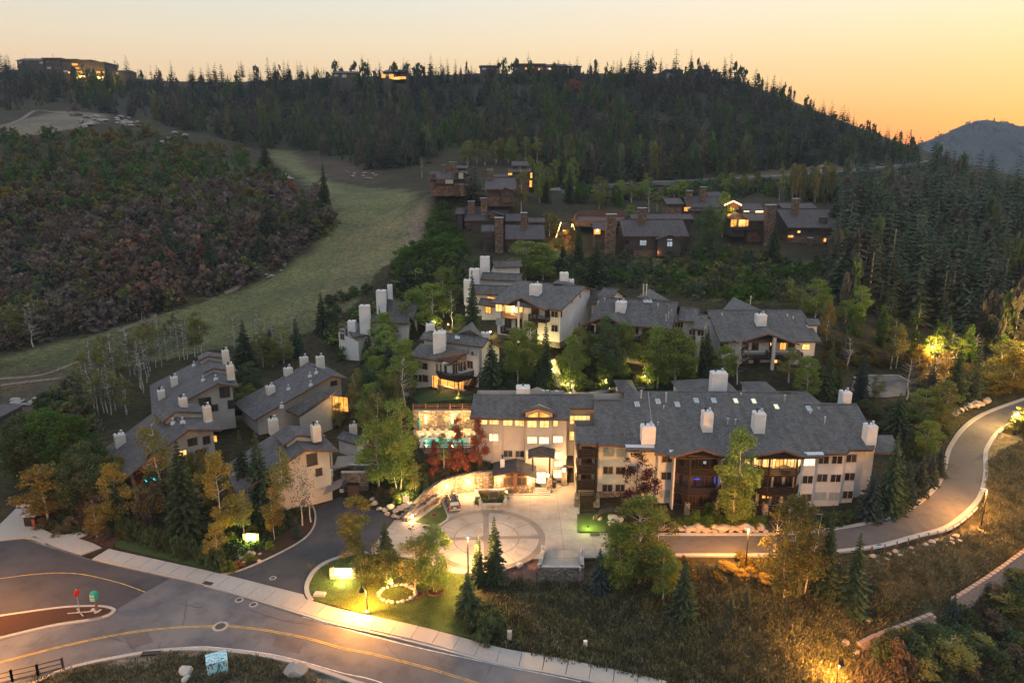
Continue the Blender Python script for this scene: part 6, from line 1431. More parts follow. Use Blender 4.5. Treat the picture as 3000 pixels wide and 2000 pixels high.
for x,gl in((430,'dark_glass'),(510,'dark_glass'),(628,'fire'),(700,'dark_glass')):window(gb,F_,*R6(x,848),1.3,1.9,gl,2,'dark_frame')
for a,b,y in((405,572,800),(600,790,800),(405,572,915),(600,780,915)):fbal(gb,F_,R6,a,b,y,2.4)
p=F_.hit(*R6(585,860))+F_.n*2.4;post(gb,(p.x,p.y,8.5),8.6,.55,'cream_stucco');mb=MB();mb.box((0,0,.9),(.9,.9,1.9),'stone',top=.8);mb.obj('stone_pier',gb,Matrix.Translation((p.x,p.y,8.6)))
mb=MB();mb.box((0,0,0),(7.5,.5,2.6),'brown_siding');p=F_.hit(*R6(480,975));mb.obj('undercroft_wall',gb,Matrix.Translation((p.x+2.4,p.y-.4,9.4)))
mb=MB();a,b,c=PY(*R6(275,485),143),PY(*R6(540,488),143),PY(*R6(410,437),147);mb.add([a,b,c,(c.x,c.y+6,c.z)],[(0,1,2),(0,2,3),(1,3,2)],'roof_shingle');mb.obj('back_gable_roof',gb)
a=PY(*R6(840,545),139);b=PY(*R6(935,548),139);c=PY(*R6(952,592),135);d=PY(*R6(865,592),135);mb=MB();mb.slab([a,b,c,d],.25,'roof_shingle','fascia');mb.obj('side_roof',gb);mb=MB();mb.box(((d.x+c.x)/2-.2,137.2,c.z-3.3),(c.x-d.x-.6,3.6,6),'white_siding');mb.obj('wall',gb)
light(gb,F_.hit(*R6(850,742))+F_.n*.8,30,(1,.6,.2),.1);p=PY(*R6(465,450),145);vent(gb,p,1.6,.1,base=False)
for x,y in((270,530),(720,535),(760,550)):vent(gb,gG.on(*R6(x,y)),.35,.12,base=False)

# ---------------- brown timber houses higher up
def brown(label,Y,zb_v,roofs,chims,wins,f,base_x=None):
 """roofs: (ridge l, ridge r, eave l, Yr, Ye, back)"""
 r0=roofs[0];k0=PY(*f(*r0[0]),r0[3]);zb=PY(f(*r0[0])[0],zb_v,Y).z;par=thing('timber_house',label,'house',(k0.x,Y,zb));gs=[]
 for(K,L,E,Yr,Ye,bk)in roofs:gs.append(Gable(par,PY(*f(*K),Yr),PY(*f(*L),Yr),PY(*f(*E),Ye),zb-1.5,roof='brown_shingle',wall='brown_siding',back=bk,ov=.9,ovr=.7,base='brown_stone',zbase=zb+1.6))
 for x,yb,yt,w,Yc in chims:
  p=PY(*f(x,yb),Yc);t=PY(*f(x,yt),Yc);h=t.z-p.z;o=chimney(par,p,w/SCL(p),1.6,h,'brown_stone',0,'brown_stone',taper=False,hidden=2.0)
  hw=w/SCL(p)/2;stonecover(par,'stone_facing',(p.x-hw,p.y-.8),(p.x+hw,p.y-.8),p.z-.2,t.z-.3,None,.7,'brown_stone',.08,int(x),kind='stuff')
 for x,y,w,h,gl,n,Yw in wins:window(par,Fac((-500,Yw),(500,Yw)),*f(x,y),w,h,gl,n,'dark_frame')
 return par,gs
 # reading frames: T5 for the left cluster, T6 for the right cluster
brown('upper left timber house with small gable window, nearest the top of the ski run',234,T5(0,500)[1],[((90,222),(590,225),(60,335),241,234,5),((420,365),(600,362),(390,418),236,232.5,3),((440,158),(600,158),(430,190),247,243,3)],
[(270,215,165,11,240),(394,222,125,20,239),(510,480,420,10,232)],[(500,290,1.6,2.2,'pale_glass',2,233.0),(120,300,2.2,1.4,'dark_glass',2,233.9),(230,370,2.6,1.4,'dark_glass',3,233.9),(345,372,2.6,1.4,'pale_glass',3,233.85),(475,460,1.6,2.4,'dark_glass',2,233.2),(125,420,1.4,2.2,'dark_glass',2,233.85)],T5)
mbp=brown('timber house with square stone chimney left of the tall pale aspen',226,T5(0,640)[1],[((830,330),(1230,310),(800,470),238,227,5),((935,265),(1125,265),(920,308),243,240,3)],
[(888,345,222,17,236)],[(850,540,1.2,1.0,'dark_glass',1,227.5),(1105,530,1.2,1.6,'dark_glass',2,225.0),(1100,615,2.4,1.6,'dark_glass',2,225.0)],T5)
def smallgable(par,f,pk,l,r,Y,dep,zb_v,mat='brown_siding',roof='brown_shingle'):
 a=PY(*f(*pk),Y);b=PY(*f(*l),Y);c=PY(*f(*r),Y);z=min(b.z,c.z);b.z=c.z=z;D=Vector((0,dep,0));e=Vector((0,-.6,0))
 mb=MB();mb.slab([a+e,b+e,b+D,a+D],.25,roof,'fascia');mb.obj('gable_roof',par);mb=MB();mb.slab([a+e,a+D,c+D,c+e],.25,roof,'fascia');mb.obj('gable_roof',par)
 zb=PY(f(*pk)[0],zb_v,Y).z;w=(c.x-b.x);mx=a.x
 hf=lambda x,y:a.z-(a.z-z)*min(1,abs(x-mx)/(w/2));wallmesh([(b.x+.6,Y),(mx,Y),(c.x-.6,Y),(c.x-.6,Y+dep),(b.x+.6,Y+dep)],zb,hf,mat,.3,8).obj('wall',par)
smallgable(mbp[0],T5,(1085,445),(1010,480),(1215,495),225.2,5,T5(0,640)[1])
b1p=[o for o in bpy.data.objects if o.name=='timber_house'][0];smallgable(b1p,T5,(490,225),(405,265),(585,262),233.3,4,T5(0,345)[1])
brown('small dark timber house highest behind the others with orange lit doorway',258,T5(0,480)[1],[((1170,98),(1390,98),(1145,158),266,261,4),((1120,190),(1430,190),(1110,240),262,258,4)],[],[(1150,272,1.6,.9,'lit_orange',2,257.9),(1432,290,.8,2.0,'lit_orange',1,257.9),(1425,400,1.0,2.4,'lit_orange',1,256.5)],T5)
b4=brown('timber house with two stone chimneys and a wide gable above the green oaks',222,T5(0,1110)[1],[((560,705),(1130,700),(500,885),231,222.5,5),((870,655),(1060,655),(860,712),236,232,3),((440,715),(560,715),(375,795),229,223,4)],
[(638,725,645,19,227),(805,730,602,18,226)],[(605,940,2.6,1.4,'dark_glass',2,223.3),(640,1050,2.4,2.6,'dark_glass',2,223.3),(930,825,2.0,1.6,'dark_glass',3,221.2),(560,1050,1.2,2.2,'dark_glass',1,223.3)],T5)
smallgable(b4[0],T5,(920,768),(845,815),(1070,812),221.5,5,T5(0,900)[1])
b5=brown('timber house with a broad stone chimney base at its left and long clerestory roof',207,T5(0,1310)[1],[((1090,925),(1600,960),(1050,1130),217,208,4),((1090,795),(1290,795),(1070,890),224,218.5,3),((1390,850),(1610,850),(1370,905),222,218,3),((770,940),(945,945),(730,1030),213,208.5,3)],
[(1006,1290,860,24,208),(1332,950,795,18,214)],[(860,1080,2.6,1.6,'dark_glass',2,208.8),(860,1225,1.4,2.4,'dark_glass',2,208.8),(1150,1195,2.2,1.8,'dark_glass',2,208.7),(1090,1290,1.0,1.8,'dark_glass',1,208.7)],T5)
b6=brown('large timber house with massive stone chimneys and arched pale gable window',211,T6(0,735)[1],[((235,390),(830,395),(205,545),221,212,5),((330,338),(905,338),(310,385),226,222,3),((-20,410),(130,410),(-30,485),219,214,3)],
[(150,690,350,28,211),(443,425,292,25,219)],[(458,608,2.0,1.6,'lit_white',3,211.6),(705,620,1.6,1.5,'lit_white',2,210.2),(705,580,1.6,.5,'lit_white',2,210.2),(260,690,1.2,2.2,'dark_glass',1,212.9),(335,695,2.2,2.2,'dark_glass',2,212.9),(710,700,2.0,1.0,'dark_glass',3,210.2),(290,600,2.4,1.2,'dark_glass',2,212.9),(30,505,2.0,1.6,'lit_orange',2,213.9)],T6)
smallgable(b6[0],T6,(705,528),(578,572),(830,570),210.4,6,T6(0,735)[1])
light(b6[0],PY(*T6(32,490),212.6),260,(1,.5,.12),.2);mb=MB();mb.lathe([(.05,-.3),(.3,-.1),(.3,.15),(.05,.35)],(0,0,0),'bulb',8);mb.obj('porch_lamp',b6[0],Matrix.Translation(PY(*T6(32,495),212.3)))
light(b6[0],PY(*T6(600,700),210),60,(1,.35,.08),.1)
b7=brown('timber house with two stone chimneys behind the dark round tree, back row',238,T6(0,330)[1],[((830,172),(1165,175),(990,305),246,238,5),((640,190),(800,190),(660,245),247,240,4),((1040,130),(1170,132),(1030,180),252,248,3)],[(887,190,130,17,244),(1014,195,97,18,243)],[(870,295,2.4,1.4,'lit_orange',2,239)],T6)
b8=brown('brightly lit timber house with golden glowing gable and balcony, right of the pale aspen',217,T6(0,560)[1],[((1370,330),(1600,330),(1440,400),224,218,4),((1340,235),(1540,238),(1330,320),232,226,4)],[(1620,580,262,29,217)],
[(1300,425,1.8,2.2,'lit_orange',2,216.5),(1380,425,2.2,2.2,'lit_warm',2,216.5),(1425,425,.9,2.0,'lit_orange',1,216.5),(1290,350,3.2,1.0,'lit_orange',2,221),(1420,316,1.8,.35,'strip_light',1,223),(1540,318,2.4,.45,'strip_light',1,223),(1480,430,1.4,1.8,'dark_glass',2,216.4),(1540,515,1.0,1.6,'dark_glass',1,216.4)],T6)
smallgable(b8[0],T6,(1348,330),(1275,385),(1425,385),216.9,6,T6(0,550)[1]);smallgable(b8[0],T6,(1300,220),(1215,258),(1375,258),224,5,T6(0,300)[1],'wood')
for a,b in(((1215,258),(1300,220)),((1300,220),(1375,258))):mb=MB();mb.tube(PY(*T6(*a),223.2),PY(*T6(*b),223.2),.16,.16,'strip_light',5);mb.obj('light_strip',b8[0])
p=PY(*T6(1425,480),216.8);balcony(b8[0],[(p.x-4.3,p.y-1.4),(p.x+4.3,p.y-1.4)],p.z,[(p.x-4.3,p.y-1.4),(p.x+4.3,p.y-1.4),(p.x+4.3,p.y+.5),(p.x-4.3,p.y+.5)],4,1.2)
light(b8[0],PY(*T6(1350,400),215),220,(1,.55,.12),.2);light(b8[0],PY(*T6(1300,285),221.5),300,(1,.5,.12),.2)
b9=brown('rightmost timber house with big hipped brown roof and two stone chimneys',219,T6(0,600)[1],[((1700,290),(2190,300),(1820,465),231,220,6),((1710,222),(2030,250),(1700,285),236,231.5,4)],[(1867,330,205,18,228),(2010,610,570,10,219)],
[(1908,505,1.0,.8,'lit_warm',1,220.4),(1830,548,1.8,.8,'lit_orange',2,220.4),(2150,582,.9,1.2,'lit_orange',1,220.4),(2020,500,1.6,1.0,'dark_glass',2,220.6)],T6)
mb=MB();a,b,c,d=PY(*T6(2190,300),231),PY(*T6(2262,430),226),PY(*T6(2170,475),220),PY(*T6(2100,470),220);mb.slab([a,b,c,d],.3,'brown_shingle','fascia');mb.obj('hip_roof',b9[0])
mb=MB();mb.lathe([(1.3,0),(1.3,2.0),(1.4,2.05)],(0,0,0),'brown_siding',10);mb.obj('round_vent',b9[0],Matrix.Translation(PY(*T6(2132,430),223)))
# lit terrace hut and walled court between the clusters
ht=thing('lit_terrace_hut','small gabled hut outlined with glowing orange strips between the timber house clusters','hut',PY(*T5(1900,1000),222))
a,b,c,d=PY(*T5(1830,910),226),PY(*T5(1970,915),226),PY(*T5(2005,1010),221),PY(*T5(1850,1015),221);mb=MB();mb.slab([a,b,c,d],.25,'brown_shingle','fascia');mb.obj('roof',ht)
for p,q in((T5(1825,910),T5(1760,1110)),(T5(1975,930),T5(2005,1005)),(T5(1975,930),T5(1960,1005)),(T5(1850,1018),T5(1955,1018))):mb=MB();mb.tube(PY(*p,221),PY(*q,220.8),.1,.1,'strip_light',5);mb.obj('light_strip',ht)
mb=MB();mb.box((0,0,0),(2.6,3,4.2),'wood');mb.obj('wall',ht,Matrix.Translation(PY(*T5(1900,1090),223)))
light(ht,PY(*T5(1850,1120),219),900,(1,.5,.08),.3);light(ht,PY(*T5(1740,1230),214),350,(1,.42,.06),.3);light(ht,PY(*T5(2060,850),226),350,(1,.55,.2),.3)
rc=thing('walled_court','reddish brown walled sports court with timber fence behind the big chimneyed house','court',PY(*T6(60,340),236))
for(p,q,t,h)in((PY(*T5(2050,790),240),PY(*T6(290,340),240),.3,1.8),(PY(*T5(2000,880),229),PY(*T5(2050,790),240),.3,1.6),(PY(*T5(2110,960),230),PY(*T6(240,400),230),.3,1.6)):
 L_=(q-p);mb=MB();mb.box((0,0,0),(L_.to_2d().length,t,h),'red_court');c=(p+q)/2;mb.obj('fence',rc,Matrix.Translation(c)@Matrix.Rotation(math.atan2(L_.y,L_.x),4,'Z'))
mb=MB();q4=[PY(*T5(2000,900),229.5),PY(*T6(240,420),229.5),PY(*T6(290,370),239),PY(*T5(2050,830),239)];mb.slab(q4,1.5,'red_court','brown_stone');mb.obj('court_floor',rc)

# ---------------- buildings along the skyline
def skybuild(label,f,Y,blocks,lits,name='ridge_house'):
 u,v=f(blocks[0][0],blocks[0][3]);par=thing(name,label,'building',PY(u,v,Y))
 for(x0,x1,yt,yb,dep,rf)in blocks:
  a=PY(*f(x0,yb),Y);b=PY(*f(x1,yb),Y);t=PY(*f(x0,yt),Y);hz=t.z-a.z;cx_=(a.x+b.x)/2;w=b.x-a.x
  mb=MB();mb.box((cx_,Y+dep/2,a.z+hz/2-4),(w,dep,hz+8),'brown_siding');mb.obj('wall',par)
  if rf:mb=MB();hh_=min(3.5,w*.12);mb.add([(a.x-1,Y-1,t.z),(b.x+1,Y-1,t.z),(b.x+1,Y+dep+1,t.z),(a.x-1,Y+dep+1,t.z),(a.x+1,Y+dep/2,t.z+hh_),(b.x-1,Y+dep/2,t.z+hh_)],[(0,1,5,4),(2,3,4,5),(0,4,3),(1,2,5),(3,2,1,0)],'brown_shingle');mb.obj('roof',par)
  else:mb=MB();mb.box((cx_,Y+dep/2,t.z+.4),(w+2,dep+2,.8),'brown_shingle');mb.obj('roof',par)
  nf=max(1,int(hz/4.2));nw=max(2,int(w/5))
  for i in range(nf):
   for j in range(nw):
    mb=MB();mb.box((0,0,0),(w/nw*.5,.2,1.5),'pale_glass' if(i+j)%3==0 else 'dark_glass');mb.obj('window',par,Matrix.Translation((a.x+w*(j+.5)/nw,Y-.12,a.z+hz*(i+.6)/nf)))
 for x,y,w,h,mt in lits:p=PY(*f(x,y),Y-.4);mb=MB();s=SCL(p);mb.box((0,0,0),(w/2.351/s,.3,h/2.351/s),mt);mb.obj('lit_window',par,Matrix.Translation(p))
 return par
hs=skybuild('large stepped hotel with golden lit terraces on the skyline at the far left',R1,600,[(312,430,172,260,18,0),(430,545,180,290,20,0),(545,640,185,300,20,0),(640,728,200,305,18,0),(120,312,185,215,14,1)],[(515,210,40,14,'lit_orange'),(530,235,34,12,'lit_orange'),(500,265,60,10,'lit_warm'),(545,260,40,10,'lit_orange'),(540,292,90,12,'bulb_orange'),(690,262,60,10,'lit_orange'),(665,300,90,10,'bulb_orange'),(610,270,40,8,'lit_orange'),(670,318,80,8,'lit_warm'),(725,310,30,6,'lit_warm'),(152,208,10,8,'lit_orange')],'hotel')
light(hs,PY(*R1(560,300),592),9000,(1,.55,.1),1);light(hs,PY(*R1(680,315),592),7000,(1,.55,.1),1)
skybuild('low terraced wing on the skyline right of the big hotel',R1,600,[(778,890,258,290,12,1)],[])
skybuild('house with glowing orange windows just under the left skyline',R2,560,[(290,450,262,320,14,1),(360,445,250,262,10,1)],[(290,290,26,24,'lit_orange'),(345,292,30,28,'lit_orange'),(375,305,60,16,'lit_warm'),(415,302,60,16,'lit_orange')])
skybuild('dark house with pale glass at the skyline, left of the orange lit house',R2,580,[(-60,100,270,310,14,1)],[(20,290,30,20,'pale_glass')])
skybuild('gabled dark house under the fir clump at the middle of the skyline',R2,590,[(955,1070,222,268,14,1)],[])
hl=skybuild('long flat roofed house with a lit terrace at the centre of the skyline',R2,590,[(1180,1400,212,280,14,0),(1400,1560,222,262,12,1)],[(1275,238,16,12,'lit_orange'),(1315,240,22,22,'lit_warm'),(1360,242,14,14,'lit_orange'),(1435,240,18,10,'lit_warm')])
skybuild('small roofed house at the skyline right of the long lit house',R2,590,[(1570,1650,222,245,12,1)],[])
skybuild('pale glazed house at the right part of the skyline',R2,585,[(2230,2351,250,320,14,1)],[(2270,290,60,30,'pale_glass')])
skybuild('greenish house with wide glass near the right shoulder of the ridge',R3,580,[(60,190,250,300,12,1),(180,260,265,310,10,1)],[(130,265,60,14,'pale_glass')])
# ================================================================ WALLS, POOL, COURT FURNITURE
# curved lit retaining wall
cwl=thing('retaining_wall','curved stone retaining wall with glowing lamps beside the forecourt','wall',P(*B2(900,250),0))
CW=[(B2(1045,246),3.25),(B2(925,252),3.2),(B2(800,268),3.0),(B2(690,292),2.7),(B2(600,335),2.2),(B2(540,380),1.7),(B2(490,425),1.25),(B2(430,462),.9)]
for i,((qa,za),(qb,zb_))in enumerate(zip(CW,CW[1:])):swall(cwl,P(*qb,0),P(*qa,0),-.3,zb_,za,'stone',.45,'grey_stone',True,.5,20+i)
for q,z in((B2(728,207),1.9),(B2(868,181),2.2)):
# lamp stands in front of the face of the wall
 fc=Fac(P(*B2(690,292),0),P(*B2(925,252),0));p=fc.hit(*q)+fc.n*.25;mb=MB();mb.box((0,0,0),(.2,.2,.35),'bulb');mb.obj('wall_lamp',cwl,Matrix.Translation(p));light(cwl,p+fc.n*.8,800,(1,.50,.17),.1)
p=P(*B2(487,420),.7);mb=MB();mb.box((0,0,0),(.22,.22,.4),'bulb');mb.obj('wall_lamp',cwl,Matrix.Translation(p));light(cwl,p+Vector((.3,-.6,.3)),220,(1,.56,.22),.1)
lw=thing('low_walk_wall','low stone wall running from the driveway entry up beside the grass wedge','wall',P(*B2(560,400),0));swall(lw,P(*B2(455,462),0),P(*B2(700,300),0),-.2,.55,.9,'stone',.4,'concrete',True,.4,33)
# rocks tumbling at the planting by the driveway mouth
for i,(x,y,s)in enumerate([(300,385,1.0),(335,372,1.3),(370,395,1.1),(405,380,1.2),(440,365,1.3),(470,350,1.2),(425,420,1.0),(360,425,.9),(390,432,.8),(455,395,1.0),(262,378,.9),(318,410,.8),(230,340,1.1),(215,310,.9)]):rock(G(*B2(x,y)),s,'warm lit boulder in the pile where the curved wall meets the driveway','boulder','boulders beside the driveway mouth')
# kerb edging of grass wedge
kw=link('wedge_kerb',None);kw['kind']='structure';slabs(kw,'kerb_stone',[P(*B2(*q),0).to_2d()for q in((500,472),(650,503),(742,440),(695,325))],.12,-.12,.2,'concrete',3,.25,.02)
# back walk kerb
kb=link('walk_kerb',None);kb['kind']='structure';slabs(kb,'kerb_stone',[P(*B2(*q),0).to_2d()for q in((760,300),(920,268))],.1,-.1,.18,'concrete',3,.2,.02);slabs(kb,'kerb_stone',[P(*B2(*q),0).to_2d()for q in((1150,275),(1380,277),(1560,200))],.1,-.1,.18,'concrete',3,.2,.02)
# planter island with sign
pl_=thing('planter','low white stone planter full of green shrubs with a grey cabinet, in the forecourt','planter',P(*B2(1045,320),0))
pc=[P(*B2(*q),0)for q in((962,376),(1130,376),(1146,268),(918,268))]
for i in range(4):
 a,b=pc[i],pc[(i+1)%4];swall(pl_,a,b,-.1,.85,.85,'white_rock',.3,'white_rock',False);stonecover(pl_,'stone_facing',a,b,0,.85,None,.8,'white_rock',.09,40+i)
mb=MB();mb.slab([(p.x,p.y,.7)for p in pc],.6,'mulch','mulch');mb.obj('soil',pl_)
bx=P(*B2(1052,300),.6);sg_=thing('cabinet','grey sign cabinet standing among the shrubs of the stone planter','cabinet',bx);mb=MB();mb.box((0,0,.7),(1.7,.5,1.3),'grey_stone',top=.92);mb.obj('body',sg_,WM[sg_.name]);mb=MB();mb.box((0,-.27,.8),(1.3,.03,.7),'iron');mb.obj('sign_plate',sg_,WM[sg_.name])
# loading bay with low stone walls
bay=thing('stone_bay','concrete bay enclosed by low stone walls with small lamps, beside the road','bay',P(*B2(1510,750),0))
ba,bb,bc,bd=P(*B2(1383,668),0),P(*B2(1352,812),0),P(*B2(1668,815),0),P(*B2(1664,690),0)
swall(bay,bb,bc,-2.1,.85,.85,'grey_stone',.4,'white_rock',True,.5,50);swall(bay,ba+Vector((0,0,0)),bb,-2,.85,.85,'stone',.4,'white_rock',True,.5,51);swall(bay,bc,bd,-2,.85,.85,'stone',.4,'white_rock',True,.5,52)
mb=MB();mb.slab([P(*B2(1375,700),.04),P(*B2(1362,805),.04),P(*B2(1655,808),.04),P(*B2(1655,700),.04)],1.8,'court_concrete','grey_stone');mb.obj('floor',bay)
for q in(B2(1386,640),B2(1360,765),B2(1660,660),B2(1645,785)):p=P(*q,1.1);mb=MB();mb.lathe([(.12,-.2),(.12,.25),(.2,.3),(.05,.45)],(0,0,0),'galvanized',8);mb.obj('small_lamp',bay,Matrix.Translation(p))
swall(bay,P(*B2(1395,670),0),P(*B2(1383,668),0),-.2,.85,.85,'stone',.4)
# ---------------- pool terrace
pt=thing('pool_terrace','lit pool terrace with tall stone back wall, left of the lobby building','terrace',(-13,109,5))
zp=5.0;tA_,tB_,tC_,tD_=P(*Q6(150,700),zp),P(*Q6(700,700),zp),P(*Q6(700,480),zp),P(*Q6(45,478),zp)
mb=MB();mb.slab([(tA_.x,105.9,zp),(tB_.x,105.9,zp),(tB_.x,113.8,zp),(tD_.x,113.8,zp)],.5,'deck_stone','deck_stone');mb.obj('deck',pt)
swall(pt,(tA_.x,105.9),(tB_.x,105.9),1.5,zp+.02,zp+.02,'stone',.4,'stone',True,.6,60);swall(pt,(tD_.x-.2,113.8),(tA_.x,105.9),1.5,zp,zp,'stone',.4,'stone',True,.6,61)
zw=PY(*Q6(300,268),113.8).z;swall(pt,(tD_.x,113.8),(tC_.x+1,113.8),zp-.2,zw,zw,'stone',.6,'concrete',True,.5,62)
pw=thing('swimming_pool','turquoise glowing swimming pool on the lit terrace','pool',(-13,108,zp));xa_,xb_2=P(*Q6(150,580),zp).x,P(*Q6(600,580),zp).x
mb=MB();mb.box(((xa_+xb_2)/2,108.2,zp+.035),(xb_2-xa_,3.6,.05),'water');mb.obj('water',pw)
for y in(106.35,110.05):mb=MB();mb.box(((xa_+xb_2)/2,y,zp+.07),(xb_2-xa_+.6,.3,.12),'concrete');mb.obj('coping',pw)
for x in(xa_-.15,xb_2+.15):mb=MB();mb.box((x,108.2,zp+.07),(.3,3.4,.12),'concrete');mb.obj('coping',pw)
light(pw,((xa_+xb_2)/2,108.4,zp+1.2),60,(.4,1,.8),.3)
for q in((172,355),(456,350)):
 p=PY(*Q6(*q),113.5);mb=MB();mb.box((0,0,0),(.22,.12,1.6),'strip_light');mb.obj('wall_light',pt,Matrix.Translation(p));light(pt,p+Vector((0,-.9,.3)),400,(1,.56,.18),.15)
light(pt,PY(*Q6(620,350),112),380,(1,.56,.18),.15)
def fence(label,pts3,h,post_step,rails,mat='wood',name='fence'):
 par=thing(name,label,'fence',pts3[0])
 for a,b in zip(pts3,pts3[1:]):
  L=(b-a).length;n=max(1,round(L/post_step));ang=math.atan2((b-a).y,(b-a).x)
  for i in range(n+1):p=a.lerp(b,i/n);mb=MB();mb.box((0,0,h/2),(.16,.16,h+.15),mat);mb.obj('fence_post',par,Matrix.Translation(p))
  for i in range(n):
   for k in range(rails):p=a.lerp(b,i/n);q=a.lerp(b,(i+1)/n);mb=MB();mb.tube(p+Vector((0,0,.25+(h-.3)*k/max(1,rails-1))),q+Vector((0,0,.25+(h-.3)*k/max(1,rails-1))),.06,.06,mat,4);mb.obj('fence_rail',par)
 return par
fence('dark rail fence at the front edge of the pool terrace',[Vector((tA_.x,105.8,zp)),Vector((tB_.x,105.8,zp))],1.15,2.0,4,'dark_wood')
fence('brown rail fence on top of the tall lit pool wall',[Vector((tD_.x,114.0,zw)),Vector((tC_.x,114.0,zw))],1.15,2.0,4,'wood')
bk_=thing('terrace_wall','curved low stone wall with a small lamp behind the pool fence','wall',P(*Q6(500,180),8.6));wc_=[P(*Q6(*q),8.3).to_2d()for q in((350,205),(390,175),(520,160),(670,160))]
for i,(a,b)in enumerate(zip(wc_,wc_[1:])):swall(bk_,a,b,6,8.7,8.7,'stone',.4,'concrete',True,.5,70+i)
p=P(*Q6(512,150),9.0);mb=MB();mb.box((0,0,0),(.2,.2,.3),'bulb');mb.obj('lamp',bk_,Matrix.Translation(p));light(bk_,p+Vector((0,-.2,.6)),70,(1,.7,.2),.1)
def lounger():
 r=thing('sun_lounger','x','sun lounger',(0,0,0));mb=MB();mb.box((0,-.35,.32),(.62,1.3,.08),'cloth');mb.obj('seat',r);mb=MB();mb.box((0,.55,.58),(.62,.08,.75),'cloth',rx=-.5);mb.obj('backrest',r)
 for sx in(-1,1):
  for y in(-.85,.25):mb=MB();mb.box((sx*.26,y,.14),(.06,.06,.28),'window_frame');mb.obj('leg',r)
 return r
LG=lounger();first=True
LL=[(160,'first sun lounger from the left by the pool wall, under the left folded parasol'),(235,'second sun lounger from the left by the pool wall'),(310,'third sun lounger from the left by the pool wall'),(395,'sun lounger just left of the second folded parasol'),(595,'sun lounger behind the red maple, left of the pair'),(640,'rightmost sun lounger on the pool terrace, by the lobby')]
for x,lab in LL:
 p=P(*Q6(x,490),zp)
 if first:r=LG;first=False
 else:
  r=LG.copy();COL.objects.link(r)
  for ch in LG.children:c_=ch.copy();COL.objects.link(c_);c_.parent=r
 r.matrix_basis=Matrix.Translation((p.x,111.6,zp))@Matrix.Rotation(-.12,4,'Z');r['label']=lab;r['group']='sun loungers on the pool terrace'
for x,y,lab in((104,470,'teal folded parasol at the left end of the pool terrace'),(456,470,'teal folded parasol between the loungers and the red maple')):
 p=P(*Q6(x,y+10),zp);r=thing('parasol',lab,'parasol',p);mb=MB();mb.tube((0,0,0),(0,0,2.7),.03,.03,'wood',6);mb.obj('pole',r,WM[r.name]);mb=MB();mb.lathe([(.28,.7),(.24,1.1),(.17,1.8),(.05,2.65)],(0,0,0),'teal_cloth',10);mb.obj('canopy',r,WM[r.name])
 # litter bin by the entrance
bn=thing('litter_bin','brown litter bin right of the entrance steps','bin',P(*Q6(1545,1090),0));mb=MB();mb.lathe([(.3,0),(.34,.9),(.34,1.0),(.2,1.05)],(0,0,.06),'fascia',12);mb.obj('body',bn,WM[bn.name]);mb=MB();mb.lathe([(.37,0),(.37,.08),(.1,.14)],(0,0,1.02),'iron',12);mb.obj('lid',bn,WM[bn.name])
